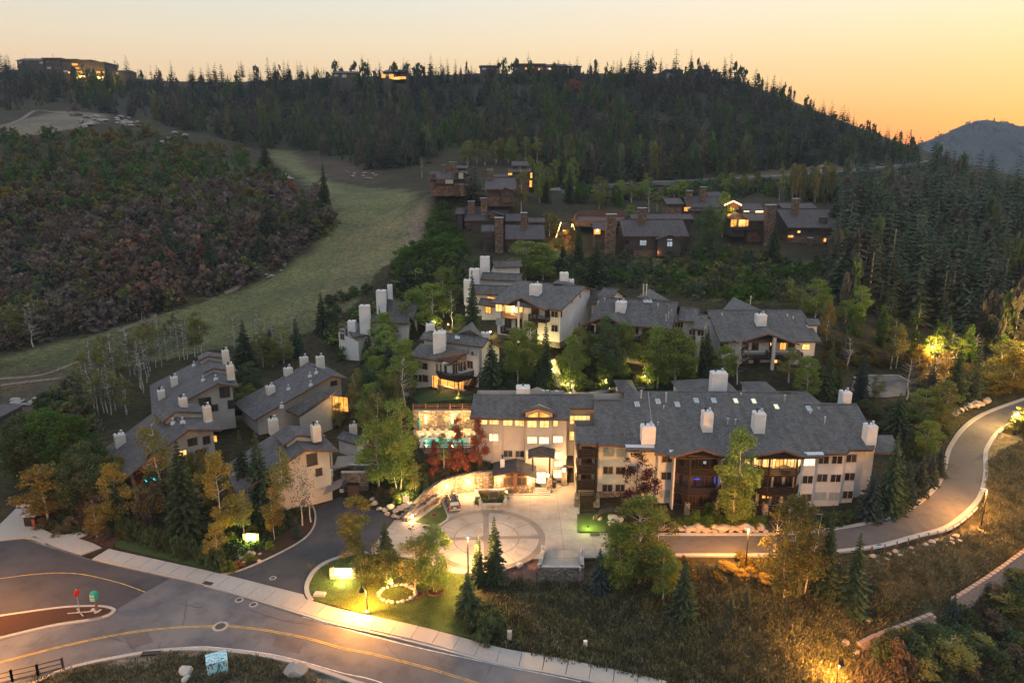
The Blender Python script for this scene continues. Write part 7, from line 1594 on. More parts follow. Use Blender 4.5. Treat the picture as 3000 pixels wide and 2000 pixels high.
# ---------------- car
def build_car(label,loc,rz):
 r=thing('parked_car',label,'car',loc,rz);W=WM[r.name]
 # body: side profile lofted with tumblehome, x across, y forward
 prof=[(-2.3,.42,.80),(-2.36,.75,.86),(-2.28,1.02,.86),(-1.2,1.08,.9),(.9,1.02,.9),(1.9,.92,.86),(2.25,.72,.80),(2.3,.42,.76)]
 mb=MB();vs=[]
 for y,z,w in prof:vs+=[(-w,y,z),(w,y,z)]
 lo=[(-w*.97,y,.30)for y,z,w in prof];lo2=[(w*.97,y,.30)for y,z,w in prof]
 n=len(prof);allv=vs+lo+lo2;fs=[]
 for i in range(n-1):fs+=[(2*i,2*i+1,2*i+3,2*i+2),(2*n+i,2*i,2*i+2,2*n+i+1),(2*i+1,3*n+i,3*n+i+1,2*i+3),(2*n+i,2*n+i+1,3*n+i+1,3*n+i)]
 fs+=[(0,2*n,3*n,1),(2*n-2,2*n-1,4*n-1,3*n-1)];mb.add(allv,fs,'car_paint');bod=mb.obj('body',r,W)
 bv=bod.modifiers.new('bevel','BEVEL');bv.width=.07;bv.segments=2;bv.limit_method='ANGLE'
 mb=MB();g=[(-2.2,1.02,.80),(-1.95,1.60,.64),(.25,1.66,.64),(1.05,1.04,.80)];vs=[]
 for y,z,w in g:vs+=[(-w,y,z),(w,y,z)]
 mb.add(vs,[(0,1,3,2),(4,5,7,6),(0,2,4,6),(1,7,5,3)],'dark_glass');mb.obj('side_and_screen_glass',r,W).name='windscreen'
 mb=MB();mb.box((0,-.85,1.66),(1.30,2.2,.07),'car_paint');mb.obj('roof',r,W)
 for sx in(-1,1):
  mb=MB();mb.box((sx*.52,-.85,1.73),(.05,1.9,.05),'galvanized');mb.obj('roof_rail',r,W)
  for p_,q_ in(((sx*.66,-1.95,1.6),(sx*.81,-2.2,1.02)),((sx*.66,.25,1.66),(sx*.8,1.05,1.03)),((sx*.655,-1.1,1.63),(sx*.84,-1.1,1.05)),((sx*.655,-.2,1.64),(sx*.83,-.1,1.05))):mb=MB();mb.tube(p_,q_,.045,.05,'car_paint',5);mb.obj('pillar',r,W)
  for y in(-1.42,1.42):
   mb=MB();mb.tube((sx*.72,y,.35),(sx*.93,y,.35),.35,.35,'rubber',18);wh=mb.obj('wheel',r,W);mb=MB();mb.tube((sx*.90,y,.35),(sx*.945,y,.35),.21,.19,'galvanized',12);mb.obj('rim',wh,W)
  mb=MB();mb.box((sx*.70,-2.31,.86),(.2,.14,.32),'red_paint');mb.obj('tail_light',r,W);mb=MB();mb.box((sx*.62,2.22,.72),(.36,.14,.16),'pale_glass');mb.obj('headlight',r,W)
  mb=MB();mb.box((sx*.96,.75,1.08),(.18,.12,.14),'car_paint');mb.obj('door_mirror',r,W)
 mb=MB();mb.box((0,-2.35,.48),(1.7,.16,.22),'galvanized');mb.obj('bumper',r,W);mb=MB();mb.box((0,-2.385,.80),(.5,.03,.14),'white_paint');mb.obj('number_plate',r,W)
 mb=MB();mb.add([(-.68,-2.215,1.1),(.68,-2.215,1.1),(.56,-2.0,1.54),(-.56,-2.0,1.54)],[(0,1,2,3)],'pale_glass');mb.obj('rear_window',r,W)
 return r
cp=P(*B2(764,345),.06);build_car('dark grey estate car parked in front of the curved stone wall',(cp.x,cp.y,.06),math.radians(14))
# ---------------- lamps
def bell_lamp(u,vb,vt,side,label,z=None,power=900,vis=True):
 b=G(u,vb)if z is None else P(u,vb,z);t=PY(u,vt,b.y);h=t.z-b.z;r=thing('street_lamp',label,'street lamp',b);W=WM[r.name]
 mb=MB();mb.tube((0,0,0),(0,0,h),.08,.055,'black_metal',8);mb.obj('pole',r,W);mb=MB();mb.lathe([(.28,0),(.28,.3),(.1,.5)],(0,0,.05),'concrete',12);mb.obj('base',r,W)
 mb=MB();mb.tube((0,0,h-.05),(side*.5,0,h-.15),.035,.035,'black_metal',6);mb.tube((side*.5,0,h-.15),(side*.5,0,h-.35),.03,.03,'black_metal',6);mb.obj('arm',r,W)
 mb=MB();mb.lathe([(.08,0),(.12,-.25),(.2,-.45),(.33,-.6),(.33,-.64)],(side*.5,0,h-.3),'black_metal',12);mb.obj('lamp_shade',r,W)
 mb=MB();mb.lathe([(.03,-.16),(.13,-.08),(.13,.04),(.03,.1)],(side*.5,0,h-.93),'bulb_orange',10);mb.obj('bulb',r,W)
 light(r,b+Vector((side*.5,-.05,h-1.15)),power*4.6,(1,.38,.06),.15);return r
def pole_lamp(u,vb,vt,du,label,z=None,power=900,colr=(1,.60,.24)):
 b=G(u,vb)if z is None else P(u,vb,z);t=PY(u,vt,b.y);h=t.z-b.z;r=thing('street_lamp',label,'street lamp',b);W=WM[r.name]
 mb=MB();mb.tube((0,0,0),(0,0,h),.10,.08,'black_metal',8);mb.obj('pole',r,W);mb=MB();mb.lathe([(.25,0),(.25,.15),(.12,.25)],(0,0,0),'black_metal',12);mb.obj('base',r,W)
 mb=MB();mb.box((du*.5,0,h),(.9,.42,.16),'galvanized');mb.obj('lamp_head',r,W);mb=MB();mb.box((du*.55,0,h-.10),(.6,.3,.04),'bulb_orange');mb.obj('lamp_glass',r,W)
 light(r,b+Vector((du*.55,0,h-.4)),power*4,colr,.25);return r
bell_lamp(*B2(180,1092),B2(0,885)[1],-1,'black bell shaded street lamp at the lawn edge by the pavement',power=1800)
pole_lamp(*B2(875,862),B2(0,556)[1],0,'slim dark lamp post with small flat head at the rim of the paved circle',power=2600,colr=(1,.48,.13))
pole_lamp(*B3(430,800),B3(0,500)[1],-.3,'dark lamp post in the brush below the straight part of the road',power=2300,colr=(1,.40,.07))
pole_lamp(*B3(2052,500),B3(0,236)[1],-1.1,'tall lamp post at the outer bend of the curved road by the guard rail',power=1500,colr=(1,.42,.08))
pole_lamp(R6(2285,0)[0],R6(0,1345)[1],R6(0,1188)[1],-.9,'lamp post near the right edge where the curved road climbs',power=1100,colr=(1,.58,.16))
bell_lamp(B3(1050,0)[0],B3(0,1640)[1],B3(0,1385)[1],.5,'black bell shaded street lamp at the bottom edge with a bright bulb',power=2600)
# lamps that stand just outside the left and right edges and light the street ends
bell_lamp(-55,1800,1600,1,'black bell shaded street lamp beyond the left edge lighting the side street',power=1300)
pole_lamp(3060,1120,960,-1,'lamp post beyond the right edge lighting the yellow bushes',power=4500,colr=(1,.60,.12))
pole_lamp(R6(1700,0)[0],R6(0,870)[1],R6(0,735)[1],0,'lamp glowing among the golden trees beside the parking yard',power=3600,colr=(1,.55,.12))
bell_lamp(-70,2040,1860,1,'black bell shaded street lamp beyond the lower left corner',power=900)
pole_lamp(*T5(1655,500),T5(0,455)[1],0,'small bright round lamp by the pale road behind the timber houses',power=500,colr=(1,.6,.2))
mb=MB();mb.lathe([(.05,-.3),(.35,-.15),(.35,.15),(.05,.3)],(0,0,0),'bulb',8);o_=[o for o in bpy.data.objects if o.name.startswith('street_lamp')][-1]
# small landscape lamps
def path_light(u,v,dz,label,power=60,colr=(1,.72,.2)):
 p=G(u,v);r=thing('garden_light',label,'garden light',p);mb=MB();mb.tube((0,0,0),(0,0,dz),.03,.03,'black_metal',5);mb.obj('stake',r,WM[r.name]);mb=MB();mb.lathe([(.1,0),(.13,.12),(.05,.22)],(0,0,dz),'bulb',8);mb.obj('bulb',r,WM[r.name]);light(r,p+Vector((0,-.35,dz+.35)),power*6,colr,.08)
for f,x,y,dz,lab,pw_ in[(T4,588,900,1.6,'garden light in the yellow bush left of the lit staircase',90),(T4,695,965,.6,'garden light at the top of the lit staircase',70),(T4,735,1045,.6,'garden light halfway down the lit staircase',80),(T4,885,1215,1.0,'garden light at the foot of the twin trunk aspen',90),(T4,1252,1195,1.0,'garden light in the bright bush by the curved path',110),
(T4,1640,1135,1.0,'garden light in the bright bush left of the hipped roof peak',120),(T4,1860,945,1.0,'dim garden light under the aspens of the middle block',50),(T3,1108,830,1.4,'left garden light behind the deck house chimney',60),(T3,1240,850,1.4,'right garden light behind the deck house chimney',80),(T3,770,840,1.0,'garden light at the low entry of the stepped white house',60),(T3,1660,910,1.0,'garden light at the right corner of the deck house',60),
(T2,795,900,1.0,'garden light between the two central townhouses',70),(T2,1440,1095,1.0,'dim garden light on the terrace above the retaining wall',30),(B2,1700,495,.3,'green tinted spotlight on the bright lawn corner',0),(B1,1725,575,.5,'spotlight on the yellow green sign shrub',0),(B2,445,315,.6,'garden light on the pale sign by the boulders',130),(B2,345,900,.3,'garden light in the ring of white rocks on the lawn',130),
(B1,1180,190,1.0,'small garden light beside the red log wing',40),(R4,2070,1300,.8,'porch light behind the left twin chimneys',30)]:
 if pw_:path_light(*f(x,y),dz,lab,pw_)
p=G(*B2(1700,500));r=thing('spotlight','green spotlight on the floodlit lawn corner','spotlight',p);mb=MB();mb.lathe([(.12,0),(.14,.2),(.1,.25)],(0,0,.15),'black_metal',8);mb.obj('body',r,WM[r.name]);light(r,p+Vector((0,-.3,1.0)),260,(.85,1,.2),.1)
p=G(*B1(1725,600));r=thing('spotlight','yellow green spotlight below the glowing shrub sign by the driveway','spotlight',p);mb=MB();mb.lathe([(.12,0),(.14,.2),(.1,.25)],(0,0,.15),'black_metal',8);mb.obj('body',r,WM[r.name]);light(r,p+Vector((.1,-.3,.9)),600,(.85,1,.15),.1)
# lit entrance signs
sg=thing('entrance_sign','brightly glowing white sign board on stone ends on the lawn','sign',G(*B2(15,850)));b_=WM[sg.name].translation;s_=SCL(b_);W=Matrix.Translation(b_)
mb=MB();mb.box((0,0,.95),(2.1,.12,1.0),'sign_face');mb.obj('sign_board',sg,W)
for x in(-1.35,1.35):mb=MB();mb.box((x,0,.8),(.5,.5,1.6),'stone',top=.85);mb.obj('stone_pier',sg,W)
mb=MB();mb.box((0,.02,.25),(2.3,.4,.5),'stone');mb.obj('stone_base',sg,W);light(sg,b_+Vector((0,-1.0,.8)),700,(1,.85,.3),.3)
ss=thing('shrub_sign','yellow green floodlit sign board among dark trees by the driveway','sign',G(*B1(1725,612)));W=WM[ss.name];mb=MB();mb.box((0,.4,.75),(2.1,.12,1.2),'cream_stucco');mb.obj('sign_board',ss,W)
for x in(-.9,.9):mb=MB();mb.box((x,.55,.6),(.14,.14,1.4),'dark_wood');mb.obj('post',ss,W)
s3=thing('small_sign','small pale lit sign panel above the boulders by the driveway mouth','sign',G(*B2(447,345)));W=WM[s3.name];mb=MB();mb.box((0,0,1.0),(.9,.1,.9),'cream_stucco');mb.obj('panel',s3,W);[(mb:=MB(),mb.box((x,.1,.6),(.1,.1,1.2),'dark_wood'),mb.obj('post',s3,W))for x in(-.5,.5)]
# island signs
ts=thing('traffic_sign','red stop sign seen edge on, on a thin post in the mulch island','sign',G(*B1(551,1092)));W=WM[ts.name]@Matrix.Rotation(1.3,4,'Z');mb=MB();mb.tube((0,0,0),(0,0,3.2),.04,.04,'galvanized',6);mb.obj('post',ts,W)
mb=MB();mb.add([(.42*math.cos(a),-.05,2.65+.42*math.sin(a))for a in[math.pi/8+i*math.pi/4 for i in range(8)]]+[(.42*math.cos(a),-.02,2.65+.42*math.sin(a))for a in[math.pi/8+i*math.pi/4 for i in range(8)]],[tuple(range(8)),tuple(range(8,16))[::-1]]+[(i,8+i,8+(i+1)%8,(i+1)%8)for i in range(8)],'red_paint');mb.obj('sign_plate',ts,W)
g2_=thing('green_sign','green striped board on a log post with stones at its foot, at the island tip','sign',G(*B1(673,1085)));W=WM[g2_.name];mb=MB();mb.tube((0,0,0),(-.05,0,1.7),.16,.14,'wood',8);mb.obj('post',g2_,W)
mb=MB();mb.lathe([(.3,0),(.42,.3),(.42,.85),(.36,1.05),(.1,1.15)],(-.1,0,1.6),'green_sign',12);mb.obj('sign_board',g2_,W)
for i in range(4):mb=MB();mb.box((-.1,-.4,1.85+i*.2),(.5,.1,.06),'white_paint',.0);mb.obj('stripe',g2_,W)
for i,(x,y)in enumerate(((650,1085),(690,1082),(668,1092),(640,1078))):rock(G(*B1(x,y))+Vector((0,0,.15)),.5,'pale stone in the small heap at the foot of the green sign post','white_rock','stones at the green sign')
xs_=thing('timber_cross','low cross of pale weathered poles lying on the mulch island','cross',G(*B1(555,1100)));W=WM[xs_.name]@Matrix.Translation((0,0,.35))
for a,L_ in((.15,2.6),(2.4,2.0),(1.2,.0)):
 if L_:mb=MB();mb.box((0,0,0),(L_,.1,.1),'aspen_bark',a);mb.obj('pole',xs_,W)
 # utility things
ub=thing('utility_box','large pale blue mosaic patterned utility box on the rough verge','utility box',G(*B1(1500,1475)));W=WM[ub.name]@Matrix.Rotation(.45,4,'Z')
m_,nt_=nmat('mosaic');tcm=N(nt_,'ShaderNodeTexCoord');mpm=N(nt_,'ShaderNodeMapping',{'Vector':tcm.outputs['Object'],'Scale':(1,1,.45)});vm=N(nt_,'ShaderNodeTexVoronoi',{'Vector':mpm.outputs[0],'Scale':9.0});svm=N(nt_,'ShaderNodeSeparateColor',{0:vm.outputs['Color']});finish(nt_,ramp(nt_,svm.outputs[0],[(0,(.30,.58,.66)),(.62,(.42,.70,.74)),(.68,(.03,.16,.24)),(.82,(.05,.22,.28)),(.85,(.35,.62,.68)),(.95,(.30,.05,.06))]),.5)
mb=MB();mb.box((0,0,.72),(1.9,1.6,1.35),'mosaic');o=mb.obj('body',ub,W);bv=o.modifiers.new('b','BEVEL');bv.width=.05;mb=MB();mb.box((0,0,1.43),(2.0,1.7,.08),'mosaic');mb.obj('lid',ub,W);mb=MB();mb.box((0,0,.03),(2.2,1.9,.1),'concrete');mb.obj('base',ub,W)
for(q,lab,hh_,w_,mt_)in((B2(1158,1280),'pale grey pedestal box in the brush near the pavement',1.0,.5,'window_frame'),(B2(1680,1325),'small white meter box on a thin post in the middle of the brush slope',.6,.4,'white_paint'),(B2(1000,0),'',0,0,'')):
 if not lab:continue
 p=G(*q);r=thing('utility_post',lab,'utility box',p);mb=MB();mb.box((0,0,hh_/2+.3),(w_,w_*.8,hh_),mt_);mb.obj('box',r,WM[r.name]);mb=MB();mb.box((0,0,.1),(w_*.4,w_*.4,.6),'iron');mb.obj('post',r,WM[r.name])
ub2=thing('utility_cover','pale flat utility cover in the lawn corner by the driveway','utility cover',G(*B1(2203,965)));mb=MB();mb.box((0,0,.2),(1.3,.7,.25),'white_rock',-.1);mb.obj('cover',ub2,WM[ub2.name]);mb=MB();mb.box((0,0,.1),(1.4,.8,.12),'concrete',-.1);mb.obj('base',ub2,WM[ub2.name])
for(q,lab)in((B1(93,545),'dark thin rail fence post'),):pass
cbx=thing('trash_box','dark box shed with orange panel at the corner of the concrete apron','bin',G(*B1(228,480)));W=WM[cbx.name];mb=MB();mb.box((0,0,.8),(1.5,1.2,1.5),'dark_wood');mb.obj('body',cbx,W);mb=MB();mb.box((0,0,1.6),(1.7,1.4,.1),'metal_flashing');mb.obj('lid',cbx,W);mb=MB();mb.box((.55,-.62,.65),(.4,.05,1.1),'red_tinted_log');mb.obj('panel',cbx,W)
hsn=thing('road_sign','small square sign on a post beside the climbing end of the curved road','sign',G(*R6(2168,1420)));W=WM[hsn.name];mb=MB();mb.tube((0,0,0),(0,0,2.2),.04,.04,'galvanized',6);mb.obj('post',hsn,W);mb=MB();mb.box((0,0,2.1),(.6,.05,.5),'galvanized');mb.obj('sign_plate',hsn,W)
for q,lab in((T2(1225,1515),'white notice plate on the stone wall by the garage'),):
 p=P(*q,1.4);r=thing('notice_plate',lab,'notice',p);mb=MB();mb.box((0,-.25,0),(.55,.05,.55),'white_paint');mb.obj('plate',r,WM[r.name])
elb=thing('electric_cabinet','brown electric cabinet in front of the dark stone wall by the garage','cabinet',P(*B2(88,290),0));mb=MB();mb.box((0,0,1.1),(1.6,.8,2.1),'fascia');mb.obj('body',elb,WM[elb.name]);mb=MB();mb.box((0,0,2.2),(1.7,.9,.1),'dark_wood');mb.obj('lid',elb,WM[elb.name])
# guard rail along the outer bend
gr=thing('guard_rail','galvanised guard rail on timber posts along the outer bend of the curved road','guard rail',G(*B3(1700,560)))
gl_l=resample([p for p in e_lo if proj(p.x,p.y,0)[0]>B3(1240,0)[0]and proj(p.x,p.y,0)[0]<B3(2062,0)[0]and p.y<96],1.9)
gl_l=[p+Vector((.35,-1.0))for p in gl_l]
for a,b in zip(gl_l,gl_l[1:]):
 za,zb_=tz(a.x,a.y),tz(b.x,b.y);mb=MB();mb.box((0,0,.45),(.18,.2,.95),'wood');mb.obj('guard_post',gr,Matrix.Translation((a.x,a.y,za)));ang=math.atan2((b-a).y,(b-a).x)
 for k in(0,1):mb=MB();mb.tube((a.x,a.y,za+.62+k*.2),(b.x,b.y,zb_+.62+k*.2),.09,.09,'galvanized',5);mb.obj('guard_rail_beam',gr)
 # boulders under the rail, along the road, by the hedge and up the slope
i=0
for p in gl_l[:9]:
 for k in range(2):q=p+Vector((random.uniform(-.6,.6),-.8-k*.7));rock((q.x,q.y,tz(q.x,q.y)),random.uniform(.6,1.1),'grey brown boulder lying under the guard rail','boulder','boulders under the guard rail')
for k,x in enumerate(list(range(10,560,52))):rock(G(*B3(x,505+(k%2)*8)),1.15+.3*(k%3),'warm coloured block in the rock row between the condominium shrubs and the road','boulder','rock row below the condominium',1.7,.8)
for k,x in enumerate(list(range(10,560,60))):rock(G(*B3(x+20,525)),.8,'warm coloured block in the rock row between the condominium shrubs and the road','boulder','rock row below the condominium',1.7,.7)
for k,x in enumerate(range(2215,2345,40)):rock(G(*B2(x,508)),1.2,'warm coloured block in the rock row between the condominium shrubs and the road','boulder','rock row below the condominium',1.7,.8)
for k,(x,y)in enumerate([(1400,1000),(1430,985),(1460,975),(1495,965),(1530,950),(1575,925),(1620,915),(1660,880),(1700,865),(1745,860),(1765,880),(1690,905),(1610,885),(1640,900),(1820,835),(1840,850),(1860,825),(1555,895),(1480,920),(1420,960),(1380,1030)]):rock(G(*T8(x,y)),.9+.35*(k%3),'pinkish boulder in the rock bank inside the climbing bend of the road','boulder','rock bank inside the bend',1.2,1.1)
for x,y,s in((1875,445,1.6),(1905,462,1.5),(1860,485,1.3),(1925,450,1.2)):rock(G(*B2(x,y)),s,'lit pale boulder on the floodlit lawn corner beside the dark sculpture','white_rock','boulders on the floodlit corner')
for f,x,y,s,lab,mt_ in[(B2,1230,768,1.1,'single white rock on the bark bed beside the circle','white_rock'),(B1,1290,1500,1.5,'pale tan boulder left of the blue utility box on the verge','white_rock'),(B1,2045,1500,2.2,'largest greyish boulder on the verge right of the blue box','pale_rock'),(B1,1285,1550,1.0,'smaller tan rock at the bottom edge left of the blue box','white_rock'),(B3,1115,1300,1.1,'left tan rock above the bottom lamp','boulder'),(B3,1195,1362,1.0,'right tan rock beside the end of the block wall','boulder'),(B3,1265,1140,.8,'pale rock on the brown slope above the block wall','white_rock'),
(B1,125,360,.8,'left of three small rocks by the curved path','white_rock'),(B1,160,356,.9,'middle of three small rocks by the curved path','boulder'),(B1,200,358,.8,'right of three small rocks by the curved path','boulder'),(B1,740,440,1.8,'grey boulder left of the dark hedge','pale_rock'),(B1,770,410,1.6,'grey boulder behind the first, by the dark hedge','pale_rock'),(B2,1760,440,1.4,'brown boulder at the foot of the lit corner sculpture','boulder')]:rock(G(*f(x,y)),s,lab,mt_)
for k in range(22):a=k*6.283/22;c_=G(*B2(385,960));q=c_+Vector((2.1*math.cos(a),1.7*math.sin(a),0));rock((q.x,q.y,tz(q.x,q.y)+.08),random.uniform(.4,.75),'white rock in the lit ring of rocks on the lawn','white_rock','ring of white rocks on the lawn')
for k in range(12):q=G(*B1(random.uniform(1640,1800),random.uniform(650,740)));rock(q+Vector((0,0,.05)),random.uniform(.4,.8),'pinkish rock in the bed under the glowing shrub sign','boulder','rocks in the bed by the driveway')
# outcrops on the hill
rgo=np.random.default_rng(4)
for poly,n,s0,s1,mt_,lab,gp in[(seg(R1,[(540,570),(700,560),(730,600),(600,650),(520,640)]),14,2,5,'pale_rock','pale rock of the outcrop below the hotel skyline','left hill outcrop'),(seg(R1,[(790,575),(960,580),(990,640),(800,640)]),16,2,5,'pale_rock','pale rock in the cluster on the round knoll','knoll outcrop'),(seg(R1,[(1120,690),(1300,680),(1300,720),(1130,770)]),8,2,5,'pale_rock','pale rock slab right of the knoll','rock slabs right of the knoll'),
(seg(R1,[(1960,970),(2020,1000),(1920,1050),(1800,1040)]),9,1.5,4,'pale_rock','pale rock beside the grassy ski run','rocks beside the ski run'),(seg(R4,[(1480,120),(1960,130),(2000,200),(1900,300),(1800,240),(1480,180)]),26,.6,1.5,'pale_rock','small pale stone on the scree at the edge of the ski run','scree stones'),(seg(R3,[(870,900),(980,910),(1000,960),(880,950)]),14,1.5,4,'pale_rock','pale rock in the cutting above the far road','rocks above the far road'),
(seg(R2,[(20,950),(240,960),(240,1010),(60,1000)]),12,1.0,2.6,'pale_rock','grey stone on the bare bank at the top of the ski run','stones at the top of the run'),(seg(R4,[(100,1110),(250,1100),(240,1150),(110,1150)]),8,.8,1.8,'pale_rock','pale rubble stone at the left end of the run','rubble at the left')]:
 for u,v in scatter(poly,n,rgo):rock(G(u,v),rgo.uniform(s0,s1),lab,mt_,gp,1.3,.7)
 # block retaining walls lower right, coursed blocks
def blockwall(label,pts,course_h=.35,bl=.75,seed=1):
 a0=P(*pts[0][0],pts[0][1]);par=thing('block_wall',label,'wall',a0);rg=random.Random(seed);cnt=0;rest=MB()
 for((qa,za,zba),(qb,zb_,zbb))in zip(pts,pts[1:]):
  a=P(*qa,za);b=P(*qb,zb_);L=(b-a).to_2d().length;d=(b-a).to_2d().normalized();n=Vector((d.y,-d.x));ang=math.atan2(d.y,d.x);nb_=max(1,int(L/bl))
  for i in range(nb_):
   x=(i+.5)*L/nb_;top=za+(zb_-za)*x/L;bot=zba+(zbb-zba)*x/L;z=top;k=0
   while z>bot:
    p=a.to_2d()+d*(x+(bl/2 if k%2 else 0))+n*(.10*k);c=(p.x,p.y,z-course_h/2);dm_=(L/nb_-.03,.5,course_h-.03)
    if cnt<160 and k<3 and seed==1 or(seed==2 and k==0 and cnt<120):mb=MB();mb.box((0,0,0),dm_,'block',0,.96);mb.obj('block',par,Matrix.Translation(c)@Matrix.Rotation(ang+rg.gauss(0,.01),4,'Z'));cnt+=1
    else:rest.box(c,dm_,'block',ang+rg.gauss(0,.01),.96)
    z-=course_h;k+=1
 if rest.v:o=rest.obj('block_courses',par);o['kind']='stuff'
blockwall('lower tan block retaining wall ending above the bottom lamp',[(B3(1212,1290),-4.2,-5.8),(B3(1300,1245),-4.2,-6.6),(B3(1400,1205),-4.0,-7.0),(B3(1500,1170),-3.8,-7.2),(B3(1600,1130),-3.6,-7.0),(B3(1720,1085),-3.4,-6.6)],seed=1)
blockwall('long upper block retaining wall rising to the right edge',[(B3(1860,985),-2.8,-5.6),(B3(1950,930),-2.6,-5.8),(B3(2100,835),-2.2,-5.8),(B3(2200,765),-1.9,-5.6),(B3(2351,655),-1.4,-5.2),(B3(2500,540),-1.0,-4.5)],seed=2)
# verge rail fence bottom left
fence('thin black rail fence on the rough verge at the bottom left',[G(*B1(-60,1600)),G(*B1(88,1560)),G(*B1(265,1520)),G(*B1(437,1475))],1.3,3.6,3,'black_metal')
fence('dark guard fence along the far hill road',[Vector((p.x+.5,p.y-4.9,tz(p.x,p.y)+.8))for p in resample([q for q in far_line if proj(q.x,q.y,tz(q.x,q.y))[0]>2500 and proj(q.x,q.y,tz(q.x,q.y))[0]<2690],6)],1.6,3.0,1,'window_frame')
# lit garden staircase and curved path behind the lobby
stp=thing('garden_staircase','lit stone staircase climbing between the aspens behind the lobby','staircase',G(*T4(790,1190)))
pa,pb=G(*T4(800,1215)),G(*T4(700,930));
for k in range(34):
 t=k/33;p=pa.lerp(pb,t);mb=MB();mb.box((0,0,0),(2.6,.55,.22),'concrete');mb.obj('step',stp,Matrix.Translation((p.x,p.y,tz(p.x,p.y)+.2)))
cpth=link('curved_path',None);cpth['kind']='structure';slabs(cpth,'paving_slab',smooth([G(*T4(*q)).to_2d()for q in((740,1235),(900,1262),(1080,1262),(1220,1240),(1340,1205),(1500,1198),(1640,1205))],4),.6,-.6,.18,'concrete',2,.3,.02,1.0)
st2=thing('garden_staircase','short lit stone steps left of the hipped back roof','staircase',G(*T4(1660,1180)))
for k in range(12):t=k/11;p=G(*T4(1680-40*t,1205-75*t));mb=MB();mb.box((0,0,0),(2.0,.5,.2),'concrete');mb.obj('step',st2,Matrix.Translation(p+Vector((0,0,.15))))
# sculpture by the lit corner
sc_=thing('sculpture','dark arched bronze shape between boulders on the floodlit lawn corner','sculpture',G(*B2(1830,450)));mb=MB();W=WM[sc_.name]
pr_=[(-1.6,.1),(-1.3,.9),(-.4,1.5),(.8,1.7),(1.9,1.6)]
for(x0,z0_),(x1,z1_)in zip(pr_,pr_[1:]):mb.tube((x0,0,z0_),(x1,.2,z1_),.32,.42,'black_metal',8)
mb.obj('body',sc_,W)
# covered round drum and round trellis between the townhouses
rd=thing('round_stone_well','round stone ringed dark pit between the left townhouses','well',P(*T1(1740,900),1.5));W=WM[rd.name];mb=MB();mb.lathe([(3.2,0),(3.2,1.6),(2.9,1.7),(2.8,.2)],(0,0,0),'grey_stone',24);mb.obj('ring_wall',rd,W);mb=MB();mb.lathe([(2.8,0),(2.8,.25),(2.7,.3)],(0,0,.1),'rubber',24);mb.obj('floor',rd,W)
